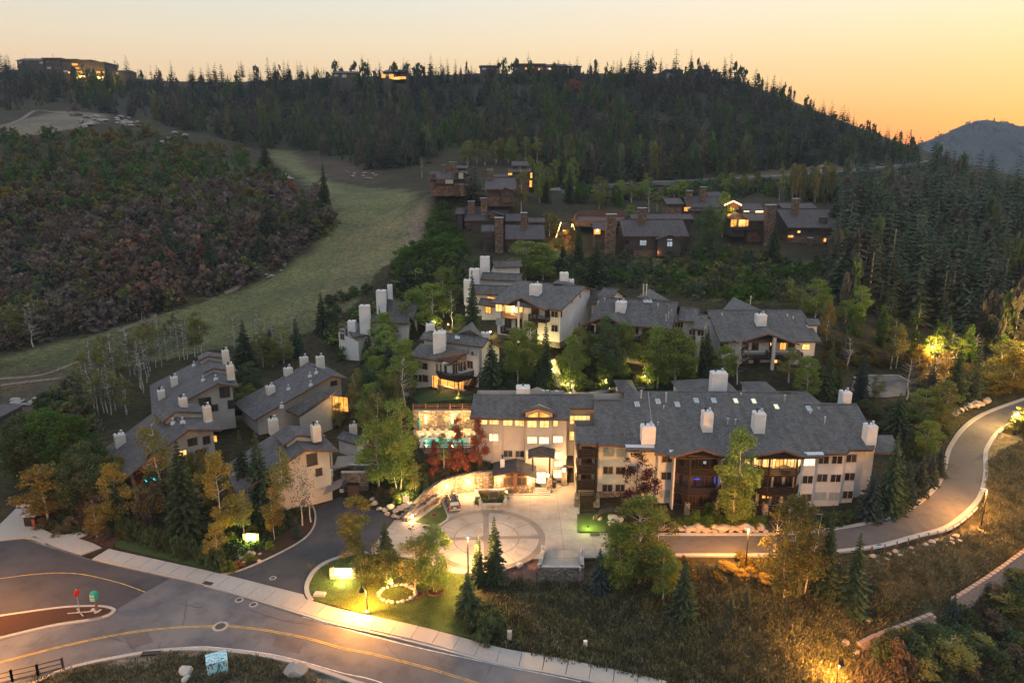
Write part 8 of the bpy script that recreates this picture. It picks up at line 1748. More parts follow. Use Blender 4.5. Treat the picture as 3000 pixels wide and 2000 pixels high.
# ================================================================ PLANTING
I=lambda x,y:(x,y)
NEAR=[
# left cluster by the side street
('broad',155,1400,1195,190,'big dark green broadleaf tree at the left edge by the long roof'),('broad',240,1440,1225,170,'big bright green broadleaf tree touching the red lit townhouse roof'),('broad_dark',85,1420,1215,150,'brownish dark broadleaf tree nearest the left edge house'),
('gold',140,1530,1360,170,'golden brown tree over the concrete apron'),('broad_dark',260,1505,1300,150,'dark tree behind the golden brown one'),('gold',285,1575,1480,70,'small golden shrub tree left of the grey boulders'),
('gold',350,1540,1350,105,'spreading orange brown tree in front of the dark roof corner'),('olive',425,1530,1420,80,'low orange brown tree beside the big dark spruce'),('thin',475,1490,1222,100,'olive aspen with forked pale trunk before the long townhouse roof'),
('spruce',550,1580,1290,150,'big dark spruce in front of the red lit gable'),('spruce',722,1500,1258,85,'slimmer dark spruce of the pair before the white log townhouse'),('spruce',770,1520,1262,130,'broader dark spruce of the pair before the white log townhouse'),
('gold',655,1590,1310,100,'tall golden aspen right of the big dark spruce'),('gold',640,1650,1530,75,'small golden tree at the hedge corner'),('gold',805,1580,1430,70,'small golden tree right of the glowing shrub sign'),('thin',835,1530,1310,75,'slim aspen before the white log wall'),
('bare',885,1540,1340,70,'bare grey tree at the bend of the driveway'),('bare',912,1530,1360,60,'bare white stemmed tree nearest the driveway bend'),('aspen',930,1460,1385,45,'small green tree at the garage corner'),('blue',872,1575,1515,34,'small blue grey spruce by the driveway kerb'),
('gold',690,1560,1440,80,'golden aspen between the tall golden aspen and the shrub sign'),('thin',720,1600,1430,60,'thin olive aspen beside the shrub sign'),
# round the driveway and lawn
('willow',1050,1625,1450,130,'golden green tree between driveway and court'),('spruce',1132,1650,1522,72,'dark spruce behind the round rock ring'),('broad_dark',1075,1705,1615,105,'left dark round tree on the lawn behind the entrance sign'),('broad_dark',1135,1712,1608,110,'right dark round tree on the lawn behind the rock ring'),
('thin',1219,1745,1545,100,'slim pale aspen in the small mulch ring on the lawn'),('aspen_multi',1277,1735,1537,110,'triple stemmed aspen in the round mulch ring'),('spruce',1449,1703,1512,80,'taller spruce at the rim of the paved circle'),('spruce',1402,1707,1566,62,'shorter lit spruce beside the court lamp post'),
('spruce',1372,1800,1672,90,'dark leafy conifer at the right end of the lawn'),('blue',1755,1735,1605,80,'grey blue spruce right of the stone bay'),('aspen',1868,1710,1452,165,'big green tree over the start of the road'),('aspen',1812,1725,1560,110,'lower green tree left of the big green roadside tree'),('thin',1925,1640,1490,110,'greyish open tree right of the big green roadside tree'),
('aspen',1940,1760,1600,90,'dim aspen under the roadside in the brush'),('plum',1862,1505,1328,140,'dark purple plum tree before the condominium wall'),('spruce',2000,1810,1640,110,'dark spruce in the brush left of the road lamp post'),
('olive',2300,1755,1455,150,'tall golden lit aspen below the road'),('olive',2350,1740,1475,130,'olive aspen right of the golden lit one'),('bare',2263,1710,1446,70,'bare white tree left of the golden lit aspen'),('spruce',2412,1750,1490,95,'dark spruce across the road kerb'),('spruce',2493,1790,1560,110,'broad dark spruce right of the first below the road'),
('fir',2183,1785,1705,46,'small fir at the foot of the road lamp post'),('fir',2140,1790,1730,34,'tiny fir left of the road lamp post'),('blue',2785,1830,1740,60,'pale bare bush above the long block wall'),
# condominium planting
('aspen',2155,1530,1256,115,'round crowned green tree between the two balcony towers'),('aspen',2145,1540,1400,90,'lower green tree under the round crowned one'),('fir',2437,1520,1478,40,'small yellow green fir at the white wall corner'),
('blue',2544,1520,1372,92,'blue spruce at the right corner of the condominium'),('spruce',2600,1500,1265,100,'tall dark spruce at the right corner of the condominium'),('blue',2650,1475,1345,75,'blue spruce second in the row inside the bend'),('blue',2690,1452,1335,65,'blue spruce third in the row inside the bend'),('blue',2722,1420,1315,62,'blue spruce fourth in the row inside the bend'),('blue',2748,1395,1300,55,'last blue spruce of the row inside the bend'),('spruce',2625,1490,1330,90,'dark spruce between the blue spruces of the bend'),
('spruce',2621,1290,1150,100,'spreading spruce above the right roof end'),('aspen',2708,1345,1232,85,'bright green conical tree inside the bend'),('spruce',2660,1340,1240,60,'dark spruce left of the conical green tree'),('olive',2750,1260,1120,110,'green aspen above the rock bank'),('aspen',2700,1250,1140,100,'dim green aspen left of the rock bank'),('fir',2850,1170,990,60,'dark fir above the rock bank'),('spruce',2790,1190,1010,80,'tall dark spruce right of the golden lamp trees'),
('spruce',2421,1185,998,75,'tall dark spruce right of the rightmost slope block'),('blue',2517,1180,1023,62,'layered spruce before the parking yard'),('spruce',2450,1190,1060,60,'dark spruce between the two tall ones at the roof end'),('olive',2568,1165,1096,45,'small olive tree in front of the parking yard'),('bare',2655,1170,1040,70,'bare pale tree at the right of the parking yard'),('bare',2737,1140,1000,80,'bare pale tree in the golden lamp light'),
('greyspruce',2722,1150,1045,75,'lit spruce before the golden lamp'),('gold',2688,1090,1010,60,'glowing golden tree left of the parking lamp'),('gold',2765,1120,1030,60,'glowing golden tree right of the parking lamp'),('aspen',2387,930,818,80,'pale green conical tree at the right end of the slope block roof'),('gold',2419,1010,880,48,'yellow lit aspen beside the rightmost slope block'),('thin',2610,1080,935,60,'thin aspen on the bank above the parking yard'),('thin',2625,1078,960,50,'second thin aspen on the bank above the parking yard'),('greyspruce',2470,1070,960,50,'pale spruce among the lit bushes'),('bare',2480,1085,985,60,'bare golden bush tree on the lit bank'),
('gold',2960,1150,1020,90,'yellow lit bush tree at the right edge'),('gold',2995,1140,1040,90,'brightest yellow bush tree at the right edge'),('olive',2930,1130,1000,120,'olive willow like tree above the right road end'),('olive',2970,1090,1000,110,'olive willow like tree at the very right edge'),('willow',2985,1270,1190,80,'yellow green bush by the climbing road lamp'),
# before the slope blocks
('aspen',1515,1125,960,80,'green aspen left of the thick trunked one behind the lobby roof'),('aspen',1549,1122,942,75,'thick trunked green aspen behind the lobby roof'),('spruce',1598,1115,935,58,'slender dark spruce beside the lit staircase'),('aspen_multi',1674,1145,986,96,'round green aspen with twin trunks right of the lit staircase'),('spruce',1665,995,898,50,'spruce between the left and middle slope blocks'),
('spruce',1440,1155,990,92,'spruce lit orange at its foot beside the deck house'),('spruce',1580,1130,1030,60,'dark spruce in the shade left of the staircase'),('broad_dark',1780,1125,930,115,'dark olive tree before the middle slope block'),('aspen',1772,1140,1040,50,'small yellow green tree under the dark olive one'),('aspen',1828,1120,945,75,'tall white stemmed aspen with a green light on its trunk'),('thin',1812,1118,960,55,'thin white stemmed aspen beside the one with the green light'),
('aspen',1925,1140,955,100,'green aspen right of the middle slope block'),('aspen',1975,1150,965,110,'broad green aspen left of the rear hipped roof'),('aspen',2010,1120,990,70,'green aspen below the link house'),('spruce',2065,1120,955,60,'dark spruce at the left corner of the rightmost slope block'),('bare',2160,1125,985,70,'white bare tree before the dark balconies'),('aspen',2120,1120,1010,70,'green aspen left of the white bare tree'),('thin',2310,1120,1020,70,'thin aspen before the tall white post block'),('aspen',2360,1175,1045,70,'lit green aspen behind the right roof end'),('spruce',2395,1140,1040,45,'spruce behind the lit green aspen'),
('spruce',1385,975,793,66,'tall dark spruce before the lit orange balcony'),('aspen',1268,965,830,110,'big green aspen in the middle of the stepped houses'),('aspen',1215,960,850,80,'green aspen left of the big one between the stepped houses'),('aspen',1300,930,785,90,'upper green aspen between the stepped houses'),('bare',1324,960,838,40,'bare white aspen between the stepped houses'),('aspen',1345,990,920,40,'small green tree by the lit entry'),
('aspen',1128,1030,916,82,'bright green aspen before the white gable wall'),('spruce',1213,990,935,34,'small dark spruce by the lit glass wall'),('olive',1165,1000,940,40,'yellowish young aspen by the lit glass wall'),('spruce',1080,1230,1055,110,'big spruce tinted gold above the retaining wall'),('blue',1140,1120,1005,64,'blue green spruce left of the deck house'),('aspen',1188,1165,992,90,'green tree touching the left wall of the deck house'),('spruce',1085,1110,1020,60,'dark green spruce below the white gable wall'),('olive',1150,1200,1100,90,'olive tree left of the small terrace lawn'),('bare',1186,1215,1040,70,'bare pale stemmed tree by the deck house lawn'),
('aspen_multi',1170,1435,1175,130,'tall three stemmed aspen left of the pool'),('aspen',1110,1440,1230,110,'yellow green aspen left of the three stemmed one'),('spruce',1205,1375,1258,56,'dark spruce at the pool terrace corner'),('spruce',1245,1440,1370,38,'small golden lit spruce behind the curved wall'),('olive',1215,1440,1355,60,'golden lit bush tree behind the curved wall'),('gold',1095,1420,1290,80,'ochre tree above the grey stone walls'),
('maple',1273,1395,1288,52,'smallest red maple before the pool'),('maple',1342,1395,1218,74,'middle red maple before the pool'),('maple',1403,1388,1222,72,'dark red maple touching the lobby corner'),('thin',1300,1385,1270,45,'thin green tree between the red maples'),
# higher up
('aspen',1540,825,706,120,'broad light green tree above the left slope block'),('aspen',1590,820,712,110,'second broad light green tree above the left slope block'),('spruce',1745,835,706,92,'big dark spruce in the meadow below the timber houses'),('spruce',1648,790,708,46,'dark spruce left of the big meadow spruce'),('spruce',1695,780,650,46,'slender spruce below the glowing hut'),('gold',1660,735,655,60,'golden lit aspen right of the glowing hut'),('gold',1640,745,680,50,'golden lit aspen left under the glowing hut'),('gold',1672,700,640,40,'golden lit aspen behind the glowing hut'),
('olive',1610,690,620,60,'yellow green tree at the end of the long clerestory roof'),('thin',1527,625,488,52,'tall pale aspen between the upper timber houses'),('bare',1458,598,538,42,'pale open tree before the small gable'),('greyspruce',1387,590,468,74,'grey green spruce between the upper timber houses'),('greyspruce',1332,690,622,42,'grey green spruce left of the wide gabled timber house'),('bare',1418,655,595,26,'bare tree before the wide gabled timber house'),('bare',1237,520,455,22,'lone white stemmed tree left of the upper timber house'),
('bare',1900,622,543,50,'pale bare tree behind the large chimneyed house'),('thin',1925,620,560,45,'pale tree right of the bare one behind the chimneyed house'),('olive',1755,612,556,34,'small golden tree at the fenced court'),('aspen',1845,640,600,30,'bright young tree left of the square chimney'),('broad_dark',2066,745,605,96,'round black green tree right of the large chimneyed house'),('aspen',2115,695,562,50,'tall light green aspen left of the glowing timber house'),('spruce',2262,770,640,56,'dark spruce before the big square chimney'),('spruce',2135,690,600,30,'thin spruce before the glowing gable'),('spruce',2000,745,690,34,'small spruce at the corner of the arched window house'),
('greyspruce',2562,800,682,66,'left of two pale grey spruces on the dark slope'),('greyspruce',2608,800,678,66,'right of two pale grey spruces on the dark slope'),('spruce',2480,780,690,70,'dark spruce at the edge of the forest by the last timber house'),('spruce',2440,700,560,80,'tall dark spruce closing the timber houses at the right'),('spruce',2530,720,545,90,'tall dark spruce in the forest edge below the far road'),('greyspruce',2768,480,435,40,'flat topped wind bent tree on the saddle'),
# left slope
('spruce',721,1078,935,75,'dark spruce at the top left of the central townhouse roof'),('spruce',872,1040,930,56,'dark spruce left of the white stepped house'),('spruce',946,975,855,56,'dark spruce by the edge of the ski run'),('spruce',793,1020,960,40,'small spruce among the yellow green aspens'),('olive',830,1065,966,66,'yellow green aspen behind the four chimney roof'),('olive',772,1075,972,64,'olive aspen behind the four chimney roof'),('broad_dark',735,1160,1062,95,'dark rounded tree between the two upper townhouses'),('aspen',711,1168,1122,30,'small bright green tree between the two upper townhouses'),('aspen',800,1075,1000,50,'thin leafed aspen above the four chimney roof'),
('spruce',985,960,900,40,'spruce above the stepped white house'),('spruce',620,800,670,60,'spruce in the rust coloured brush left of the run'),('spruce',780,505,405,52,'tall dark spruce at the top left of the ski run'),('spruce',952,600,475,40,'dark spruce at the left bend of the ski run'),('fir',765,760,640,50,'fir in the dark fringe at the run edge'),('spruce',158,500,395,36,'dark columnar spruce alone in the olive brush'),('fir',500,760,600,60,'fir in the middle of the rust brush'),('fir',790,700,560,60,'fir in the brush by the run, above the scree'),('fir',900,690,560,60,'fir at the tip of the brushy hill'),
]
for k,u,vb,vt,w,lab in NEAR:tree(k,u,vb,vt,w,lab)
# shrubs: (reader, kind, x, base, top, width) in groups
def shrubs(f,kind,lst,lab,gp):
 for x,yb,h,w in lst:u,v=f(x,yb);tree(kind,u,v,v-h,w,lab,gp)
shrubs(B2,'sh_green',[(945,335,24,34),(985,345,26,30),(1020,350,22,28),(1062,352,22,28),(1105,342,26,32),(1130,310,24,30),(955,300,24,30),(1000,310,22,26),(1100,300,22,28)],'clipped green shrub in the white stone planter','planter shrubs')
shrubs(B2,'sh_dark',[(900,1180,60,80),(960,1220,60,90),(1020,1250,55,90),(880,1060,50,70),(840,1100,44,60),(1060,1200,60,80),(990,1140,60,80),(930,1100,56,70),(870,960,40,60),(980,1290,40,70),(1090,1270,40,60)],'dark evergreen bush in the thicket between lawn and brush slope','thicket between lawn and brush slope')
shrubs(B3,'sh_green',[(-20,500,30,50),(80,480,46,70),(160,495,36,60),(230,470,40,60),(330,480,40,60),(400,490,38,60),(480,480,44,60),(540,475,30,50),(180,420,40,50),(370,420,40,50)],'green shrub at the foot of the balcony towers','shrubs below the balcony towers')
shrubs(B3,'sh_dark',[(1040,480,40,60),(1090,475,40,60),(1140,465,38,50),(900,480,40,60),(960,470,38,50),(1340,440,30,50)],'dark clipped hedge bush at the white wall foot','hedge at the condominium corner')
shrubs(B1,'sh_dark',[(850+62*i,560+21*i,62,44)for i in range(12)],'dark evergreen of the tall hedge behind the strip lawn','dark hedge behind the strip lawn')
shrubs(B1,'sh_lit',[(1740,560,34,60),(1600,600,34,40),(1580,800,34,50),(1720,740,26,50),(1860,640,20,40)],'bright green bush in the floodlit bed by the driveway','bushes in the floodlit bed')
shrubs(B1,'sh_red',[(1640,780,24,34)],'small red flowering bush at the driveway corner',None)
shrubs(B1,'sh_brown',[(300,500,30,60),(420,540,24,60),(500,500,34,60),(560,480,36,50),(330,420,40,60),(700,600,24,40),(640,560,34,50),(580,420,50,70),(740,560,30,40)],'brown shadowed shrub in the bed behind the concrete apron','shrubs behind the concrete apron')
shrubs(B1,'sh_dark',[(480,330,60,90),(620,350,60,90),(740,380,60,80),(560,250,60,90),(1650,500,50,70),(1700,440,50,80),(1850,420,50,70),(1950,480,50,70),(1540,420,60,70)],'black green bush in the shade under the left trees','bushes under the left trees')
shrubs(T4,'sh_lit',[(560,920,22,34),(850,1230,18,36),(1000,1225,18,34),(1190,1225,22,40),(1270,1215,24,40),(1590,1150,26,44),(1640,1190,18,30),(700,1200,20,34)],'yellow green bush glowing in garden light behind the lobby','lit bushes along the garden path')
shrubs(T4,'sh_dark',[(520,1180,30,50),(620,1190,30,50),(320,1200,26,50),(1080,1210,30,60),(1120,1120,34,60),(1350,1160,28,50),(1420,1150,28,50),(1760,1190,30,50),(1900,1180,34,60),(1980,1190,30,50),(560,1080,34,50),(1060,1080,36,50),(1500,1130,26,40),(1230,1130,30,50)],'dark shrub in the shady garden behind the lobby','shady shrubs behind the lobby')
shrubs(B2,'sh_brown',[(520,180,24,40),(600,150,24,40),(700,140,24,40),(780,150,20,40),(880,120,20,40),(960,100,20,40),(340,280,26,40),(270,290,30,50)],'dark low shrub in the planting above the curved wall','shrubs above the curved wall')
shrubs(B2,'sh_mauve',[(590,340,24,40),(640,320,22,36),(560,370,20,34)],'bare reddish shrub by the low walk wall','reddish shrubs by the walk wall')
shrubs(B2,'sh_lit',[(470,200,30,40),(380,330,26,36),(560,130,34,44)],'gold green bush lit from below left of the curved wall','lit bushes left of the curved wall')
shrubs(R6,'sh_gold',[(1030,760,34,60),(1100,800,36,60),(1170,850,36,60),(1060,900,36,60),(1240,880,34,60),(1320,860,34,60),(1400,880,30,50),(1000,850,36,50),(1520,860,36,50),(1600,900,36,50),(1660,860,40,60),(1790,880,36,60),(1250,780,30,50)],'golden brown bush on the lamp lit bank above the parking yard','bushes on the lit bank')
shrubs(R6,'sh_dark',[(1250,1180,34,60),(1320,1240,34,60),(1560,1240,36,70),(1480,1200,36,70),(1700,1100,36,70),(1850,1090,40,70),(1950,1080,40,70),(2050,1070,40,70),(1380,1320,34,60),(1800,1330,20,40),(1850,1040,40,70),(1760,1400,26,50)],'dark bush in the shade inside the road bend','dark bushes inside the bend')
shrubs(R6,'sh_gold',[(2200,1060,34,60),(2260,1040,36,60),(2320,1020,36,60),(2330,1300,24,50),(2300,1270,20,40),(2345,1340,22,40)],'yellow lit bush at the right edge','yellow bushes at the right edge')
shrubs(T3,'sh_green',[(800,160,50,80),(900,110,50,90),(1000,80,50,90),(1150,60,50,90),(1270,110,50,90),(1100,190,50,80),(1250,220,46,80),(760,220,40,60),(1330,60,46,80),(980,260,40,60),(1180,20,46,90)],'round green oak in the clump above the stepped houses','green oaks above the stepped houses')
shrubs(T5,'sh_green',[(120,1150,44,70),(260,1100,48,80),(380,1120,44,70),(200,1250,44,70),(350,1290,44,70),(480,1260,40,60),(60,1350,40,60),(250,1400,40,60),(430,1400,40,60),(560,1330,34,50),(320,560,30,50),(220,540,26,50),(400,600,26,50),(250,760,34,60),(180,900,34,60),(300,880,34,50),(100,1020,34,60)],'green oak on the slope between the ski run and the timber houses','green oaks beside the timber houses')
shrubs(T3,'sh_dark',[(60,620,40,60),(180,560,36,60),(300,520,36,60),(430,480,30,50),(60,760,36,50),(120,700,36,50),(760,400,26,50),(950,420,26,50),(850,330,26,50),(690,330,26,40)],'dark shrub along the run above the stepped white house','dark shrubs along the run')
# bare aspen grove and small aspen stands
def grove(kinds,poly,n,h0,h1,w,lab,gp,seed):
 rg=np.random.default_rng(seed)
 for u,v in scatter(poly,n,rg):
  p=G(u,v);h=rg.uniform(h0,h1);plant(kinds[rg.integers(len(kinds))],p,h,w*rg.uniform(.8,1.2),lab,gp)
grove(('bare','thin','bare'),seg(R4,[(560,1000),(700,960),(900,900),(1080,860),(1180,800),(1010,1010),(960,1150),(780,1290),(700,1320),(590,1180)]),34,7,11,3.6,'white stemmed leafless aspen in the grove behind the left townhouses','leafless aspens behind the left townhouses',1)
grove(('bare','thin','bare'),seg(R4,[(1000,760),(1200,720),(1400,740),(1560,740),(1420,800),(1240,840),(1060,900)]),20,7,10,3.0,'white stemmed leafless aspen along the lower edge of the ski run','leafless aspens along the run',2)
grove(('bare',),seg(R4,[(1600,700),(2000,640),(2160,620),(2200,680),(1900,760),(1620,800)]),9,5,8,2.4,'thin leafless sapling on the grass of the run','saplings on the run',3)
grove(('thin','gold','olive'),seg(T6,[(1600,200),(1800,190),(2200,200),(2250,235),(1950,240),(1700,215)]),22,12,15,3.2,'pale stemmed yellow aspen in the stand behind the last timber house','yellow aspen stand',4)
grove(('aspen','thin','aspen','olive'),seg(R2,[(720,900),(900,880),(1100,870),(1380,880),(1400,930),(1320,900),(1100,900),(860,910)]),20,9,13,5,'light green aspen on the hill foot behind the upper timber houses','aspens behind the upper timber houses',5)
grove(('spruce','aspen','spruce'),seg(R2,[(1240,1080),(1500,1000),(1640,1080),(1560,1180),(1340,1180)]),16,9,14,5,'mixed tree in the clump between the timber house clusters','trees between the timber house clusters',6)
grove(('aspen','thin','sh_green'),seg(R2,[(1640,1110),(1900,1100),(2200,1090),(2200,1150),(1900,1190),(1660,1190)]),16,5,9,4.5,'green tree behind the walled court','trees behind the walled court',7)
grove(('aspen','olive','sh_green'),seg(R3,[(200,1060),(560,1040),(560,1140),(300,1120)]),14,5,9,4.5,'green tree behind the glowing timber house','trees behind the glowing timber house',8)
grove(('bare','olive','aspen'),seg(R4,[(60,560),(260,540),(300,700),(240,760),(80,720)]),12,6,10,5,'drooping olive green tree at the left end of the run','trees at the left end of the run',9)
grove(('sh_brown','sh_dark','sh_olive','sh_dark','thin'),seg(B3,[(1300,1430),(1560,1340),(1750,1240),(1950,1120),(2351,830),(2351,1568),(1400,1568)]),44,2.0,4.5,4.5,'dim brown shrub in the dark hollow at the lower right','shrubs in the lower right hollow',10)
grove(('gold','sh_gold'),seg(B3,[(-40,720),(520,720),(700,960),(560,1010),(300,900),(-40,860)]),9,1.2,2.4,2.2,'golden bush added for the lamp lit grass below the road lamp','bushes added for lamp glow on the grass',11)  # bushes stand in for grass that the road lamp lights golden
grove(('olive','thin','gold'),seg(B2,[(1880,780),(2300,760),(2300,880),(1900,900)]),10,3,6,3.5,'olive sapling in the brush below the big roadside tree','saplings below the roadside tree',12)
grove(('aspen','spruce','olive'),seg(T2,[(1240,560),(1600,620),(1700,1000),(1560,1250),(1450,1150),(1500,900),(1300,800)]),14,6,10,4.5,'green tree on the slope right of the central townhouses','trees right of the central townhouses',13)
grove(('olive','aspen','gold'),seg(T2,[(600,840),(850,850),(1150,830),(1250,900),(1000,830),(700,790)]),9,3,5,2.6,'slim young aspen between the two central townhouses','young aspens between the central townhouses',14)
grove(('aspen','aspen','aspen','spruce','olive'),seg(T4,[(880,1000),(1100,960),(1500,950),(2000,900),(2250,980),(2050,1100),(1500,1080),(1050,1080),(880,1130)]),18,6,9,4.2,'green garden tree among the others on the slope behind the lobby','garden trees behind the lobby',16)
grove(('aspen','spruce','olive'),seg(T3,[(380,1100),(700,1050),(860,1250),(800,1500),(500,1500),(350,1250)]),14,6,9,4.2,'green tree in the belt left of the deck house','trees left of the deck house',17)
grove(('aspen','spruce','bare','sh_green'),seg(R6,[(900,720),(1000,480),(1500,430),(1900,520),(2200,640),(2300,900),(2000,1000),(1700,880),(1300,760)]),34,4,8,3.6,'young tree on the slope between the forest and the parking yard','trees above the parking yard',18)
grove(('gold','olive','sh_brown','spruce'),seg(B1,[(300,300),(900,250),(1300,480),(1250,600),(900,520),(500,470)]),16,4,7,4,'brownish tree under the long dark townhouse roof','trees under the long townhouse roof',19)
grove(('olive','thin','aspen','gold'),[(470,1470),(560,1430),(650,1450),(720,1500),(700,1560),(560,1560),(480,1530)],10,5,8.5,3.4,'yellow green aspen before the log wall of the lower left townhouse','aspens before the lower left townhouse',20)
grove(('aspen','olive','spruce'),seg(T1,[(1500,830),(1650,760),(1760,700),(1900,640),(1900,760),(1750,860),(1600,960)]),7,3.5,6,3,'small tree in the gap between the left townhouses','trees between the left townhouses',21)
grove(('aspen','spruce'),seg(T4,[(60,1150),(250,1130),(300,1180),(100,1210)]),4,3,5,3,'small garden tree behind the lobby chimney','small trees behind the lobby chimney',15)

# ---------------------------------------------------------------- hillsides: the largest trees singly, the rest as woods
def wood(name,label,cat,poly,n,kinds,hr,wr,n_single,slabel,sgroup,seed,sname):
 rg=np.random.default_rng(seed);it=[]
 for u,v in scatter(poly,n,rg):
  _uv[:]=(u,v);nz=mnoise.noise(Vector((u/55,v/30,9.1)))
  if nz<-.42 and rg.random()<.7:continue
  p=G(u,v);h=(hr[0]+(hr[1]-hr[0])*min(1.15,rg.beta(1.6,2.6)+.35*max(0,nz)));it.append((kinds(u,v,rg),p.x,p.y,p.z-.3,h,rg.uniform(*wr)*h,proj(p.x,p.y,p.z)[1],h/p.y))
 it.sort(key=lambda t:-t[7]);s,r=it[:n_single],it[n_single:]
 for k,x,y,z,h,w,*_ in s:lowthing(sname,k,(x,y,z),h,w,slabel,cat,sgroup)
 if r:mass(name,label,'woods',[(k,x,y,z,h,w)for k,x,y,z,h,w,*_ in r])
from mathutils import noise as mnoise
_uv=[0,0]
def pick(opts):
 ks,ps=zip(*opts);cs=np.cumsum(np.array(ps)/sum(ps))
 def f(rg):
  r=.5+1.15*mnoise.noise(Vector((_uv[0]/75,_uv[1]/42,len(ks)*1.7)))+rg.normal()*.16
  return ks[min(len(ks)-1,int(np.searchsorted(cs,min(.999,max(0,r)))))]
 return f
pf=pick([('grey',.4),('firb',2),('fir',6),('firg',4),('dark',2),('fir',2),('brown',.8),('green',.6)])
pfl=pick([('dark',4),('olive',1.4),('fir',3),('brown',2),('grey',1),('firg',2),('green',.8)])
def kr(u,v,rg):return pf(rg)if v<np.interp(u,[0,600,1100,1500,2000,2700],[330,350,330,400,470,520])else pfl(rg)
RIDGE=[(0,228),(300,240),(550,262),(800,248),(1200,238),(1600,235),(2100,240),(2300,305),(2450,370),(2600,435),(2680,465),(2690,490),(2450,490),(2200,512),(1900,540),(1780,550),(1650,560),(1620,500),(1500,440),(1300,440),(1240,490),(1100,500),(980,470),(860,430),(780,440),(600,400),(420,350),(300,340),(200,300),(0,330)]
wood('hill_woods','dense dark mixed woods covering the long ridge','conifer',RIDGE,2800,kr,(6,21),(.30,.55),50,'dark conifer standing in the dense wood on the ridge slope','larger conifers on the ridge slope',21,'fir_tree')
# the treed skyline itself
rg_=np.random.default_rng(31);sk=[(0,215),(100,222),(300,232),(400,240),(550,262),(700,250),(900,232),(1000,235),(1160,232),(1400,232),(1600,228),(1900,225),(2050,225),(2150,240),(2250,280),(2320,312),(2450,372),(2600,436),(2690,465)]
_skm=[]
for i in range(300):
 u=rg_.uniform(0,2690);v=np.interp(u,[a for a,b in sk],[b for a,b in sk])+rg_.uniform(2,16);p=G(u,v)
 if p.y>800:p=PY(u,v,600)
 h=rg_.uniform(6,13)if rg_.random()<.6 else rg_.uniform(13,23)
 if u>2400:h*=.7
 if i<130:lowthing('fir_tree',('fir','firg','firb')[i%3],(p.x,p.y,p.z-.8),h,h*rg_.uniform(.3,.5),'dark conifer on the skyline of the ridge','conifer','conifers along the skyline')
 else:_skm.append((('fir','firg','dark','firb')[i%4],p.x,p.y,p.z-.8,h*.8,h*rg_.uniform(.3,.6)))
for i in range(46):
 p=PY(rg_.uniform(70,330),rg_.uniform(236,262),rg_.uniform(560,592));_skm.append((('fir','dark')[i%2],p.x,p.y,p.z-1,rg_.uniform(9,17),rg_.uniform(4,7)))
mass('skyline_woods','smaller trees along the skyline of the ridge','woods',_skm)
for u,v,h,w in[(845,235,36,30),(830,235,28,26),(630,235,34,30),(560,240,30,26),(1850,232,28,24),(1895,235,24,20),(850,200,0,0),(1080,215,36,20),(1183,210,32,14),(1460,215,38,26),(1910,205,45,26),(1935,215,38,20),(2137,250,40,14),(2245,275,44,20),(2280,290,40,22),(2322,312,40,20),(2362,335,36,18),(1062,205,40,16),(1300,215,22,16),(1350,215,22,14),(2545,400,30,20),(2590,425,34,14),(2615,432,24,12),(1445,222,30,14),(710,222,36,22),(715,205,0,0),(590,235,32,22)]:
 if h:p=PY(u,v,590);s=SCL(p);lowthing('fir_tree','firg',(p.x,p.y,p.z-1),h/s*1.25,w/s*1.1,'taller dark spruce breaking the skyline of the ridge','conifer','taller spruces breaking the skyline')
RF=[(2690,500),(2760,490),(2850,540),(3020,590),(3020,1060),(2900,1040),(2780,980),(2600,925),(2450,900),(2430,760),(2450,640),(2430,560),(2560,520)]
pr2=pick([('fir',6),('firb',2),('firg',2),('dark',1),('grey',.3)])
wood('slope_woods','dark conifer woods on the right hand slope','conifer',RF,850,lambda u,v,rg:pr2(rg),(6,22),(.28,.55),90,'dark conifer in the forest on the right hand slope','conifers on the right hand slope',22,'fir_tree')
RU=[(2700,490),(2800,500),(2900,540),(3020,580),(3020,700),(2850,660),(2700,580)]
wood('brow_woods','grey green brush along the brow of the right slope','shrub',RU,170,lambda u,v,rg:pick([('sage',2),('grey',2),('olive',2),('firb',1)])(rg),(3,6),(.7,1.2),30,'grey green bush on the brow of the right slope','bushes on the right brow',23,'low_shrub')
LB=[(0,400),(120,400),(400,385),(560,420),(720,440),(800,500),(860,560),(960,620),(985,660),(900,735),(800,800),(640,860),(470,915),(330,950),(180,985),(0,1030)]
up_=pick([('gold',1.0),('olive',3),('green',3),('dark',3),('fir',.6),('olive',2),('brown',1.4),('green',1)]);mid_=pick([('mauve',1.6),('brown',2),('olive',3),('green',2),('dark',3),('fir',.5),('brown',1),('gold',.5)]);lo_=pick([('mauve',3),('brown',4.5),('rust',.9),('grey',1.2),('olive',1),('dark',1.6),('fir',.4)])
def kl(u,v,rg):
 if 330<u<620 and 700<v<900 and rg.random()<.35:return 'rust'
 if 820<u<960 and 530<v<620 and rg.random()<.5:return 'mauve'
 return up_(rg)if v<540+rg.normal()*25 else(mid_(rg)if v<620+rg.normal()*30 else lo_(rg))
wood('hill_brush','thick autumn brush in olive, brown and mauve on the left hill','shrub',LB,1800,kl,(2.4,7.5),(.9,1.5),250,'rounded autumn shrub in the brush of the left hill','larger shrubs on the left hill',24,'autumn_shrub')
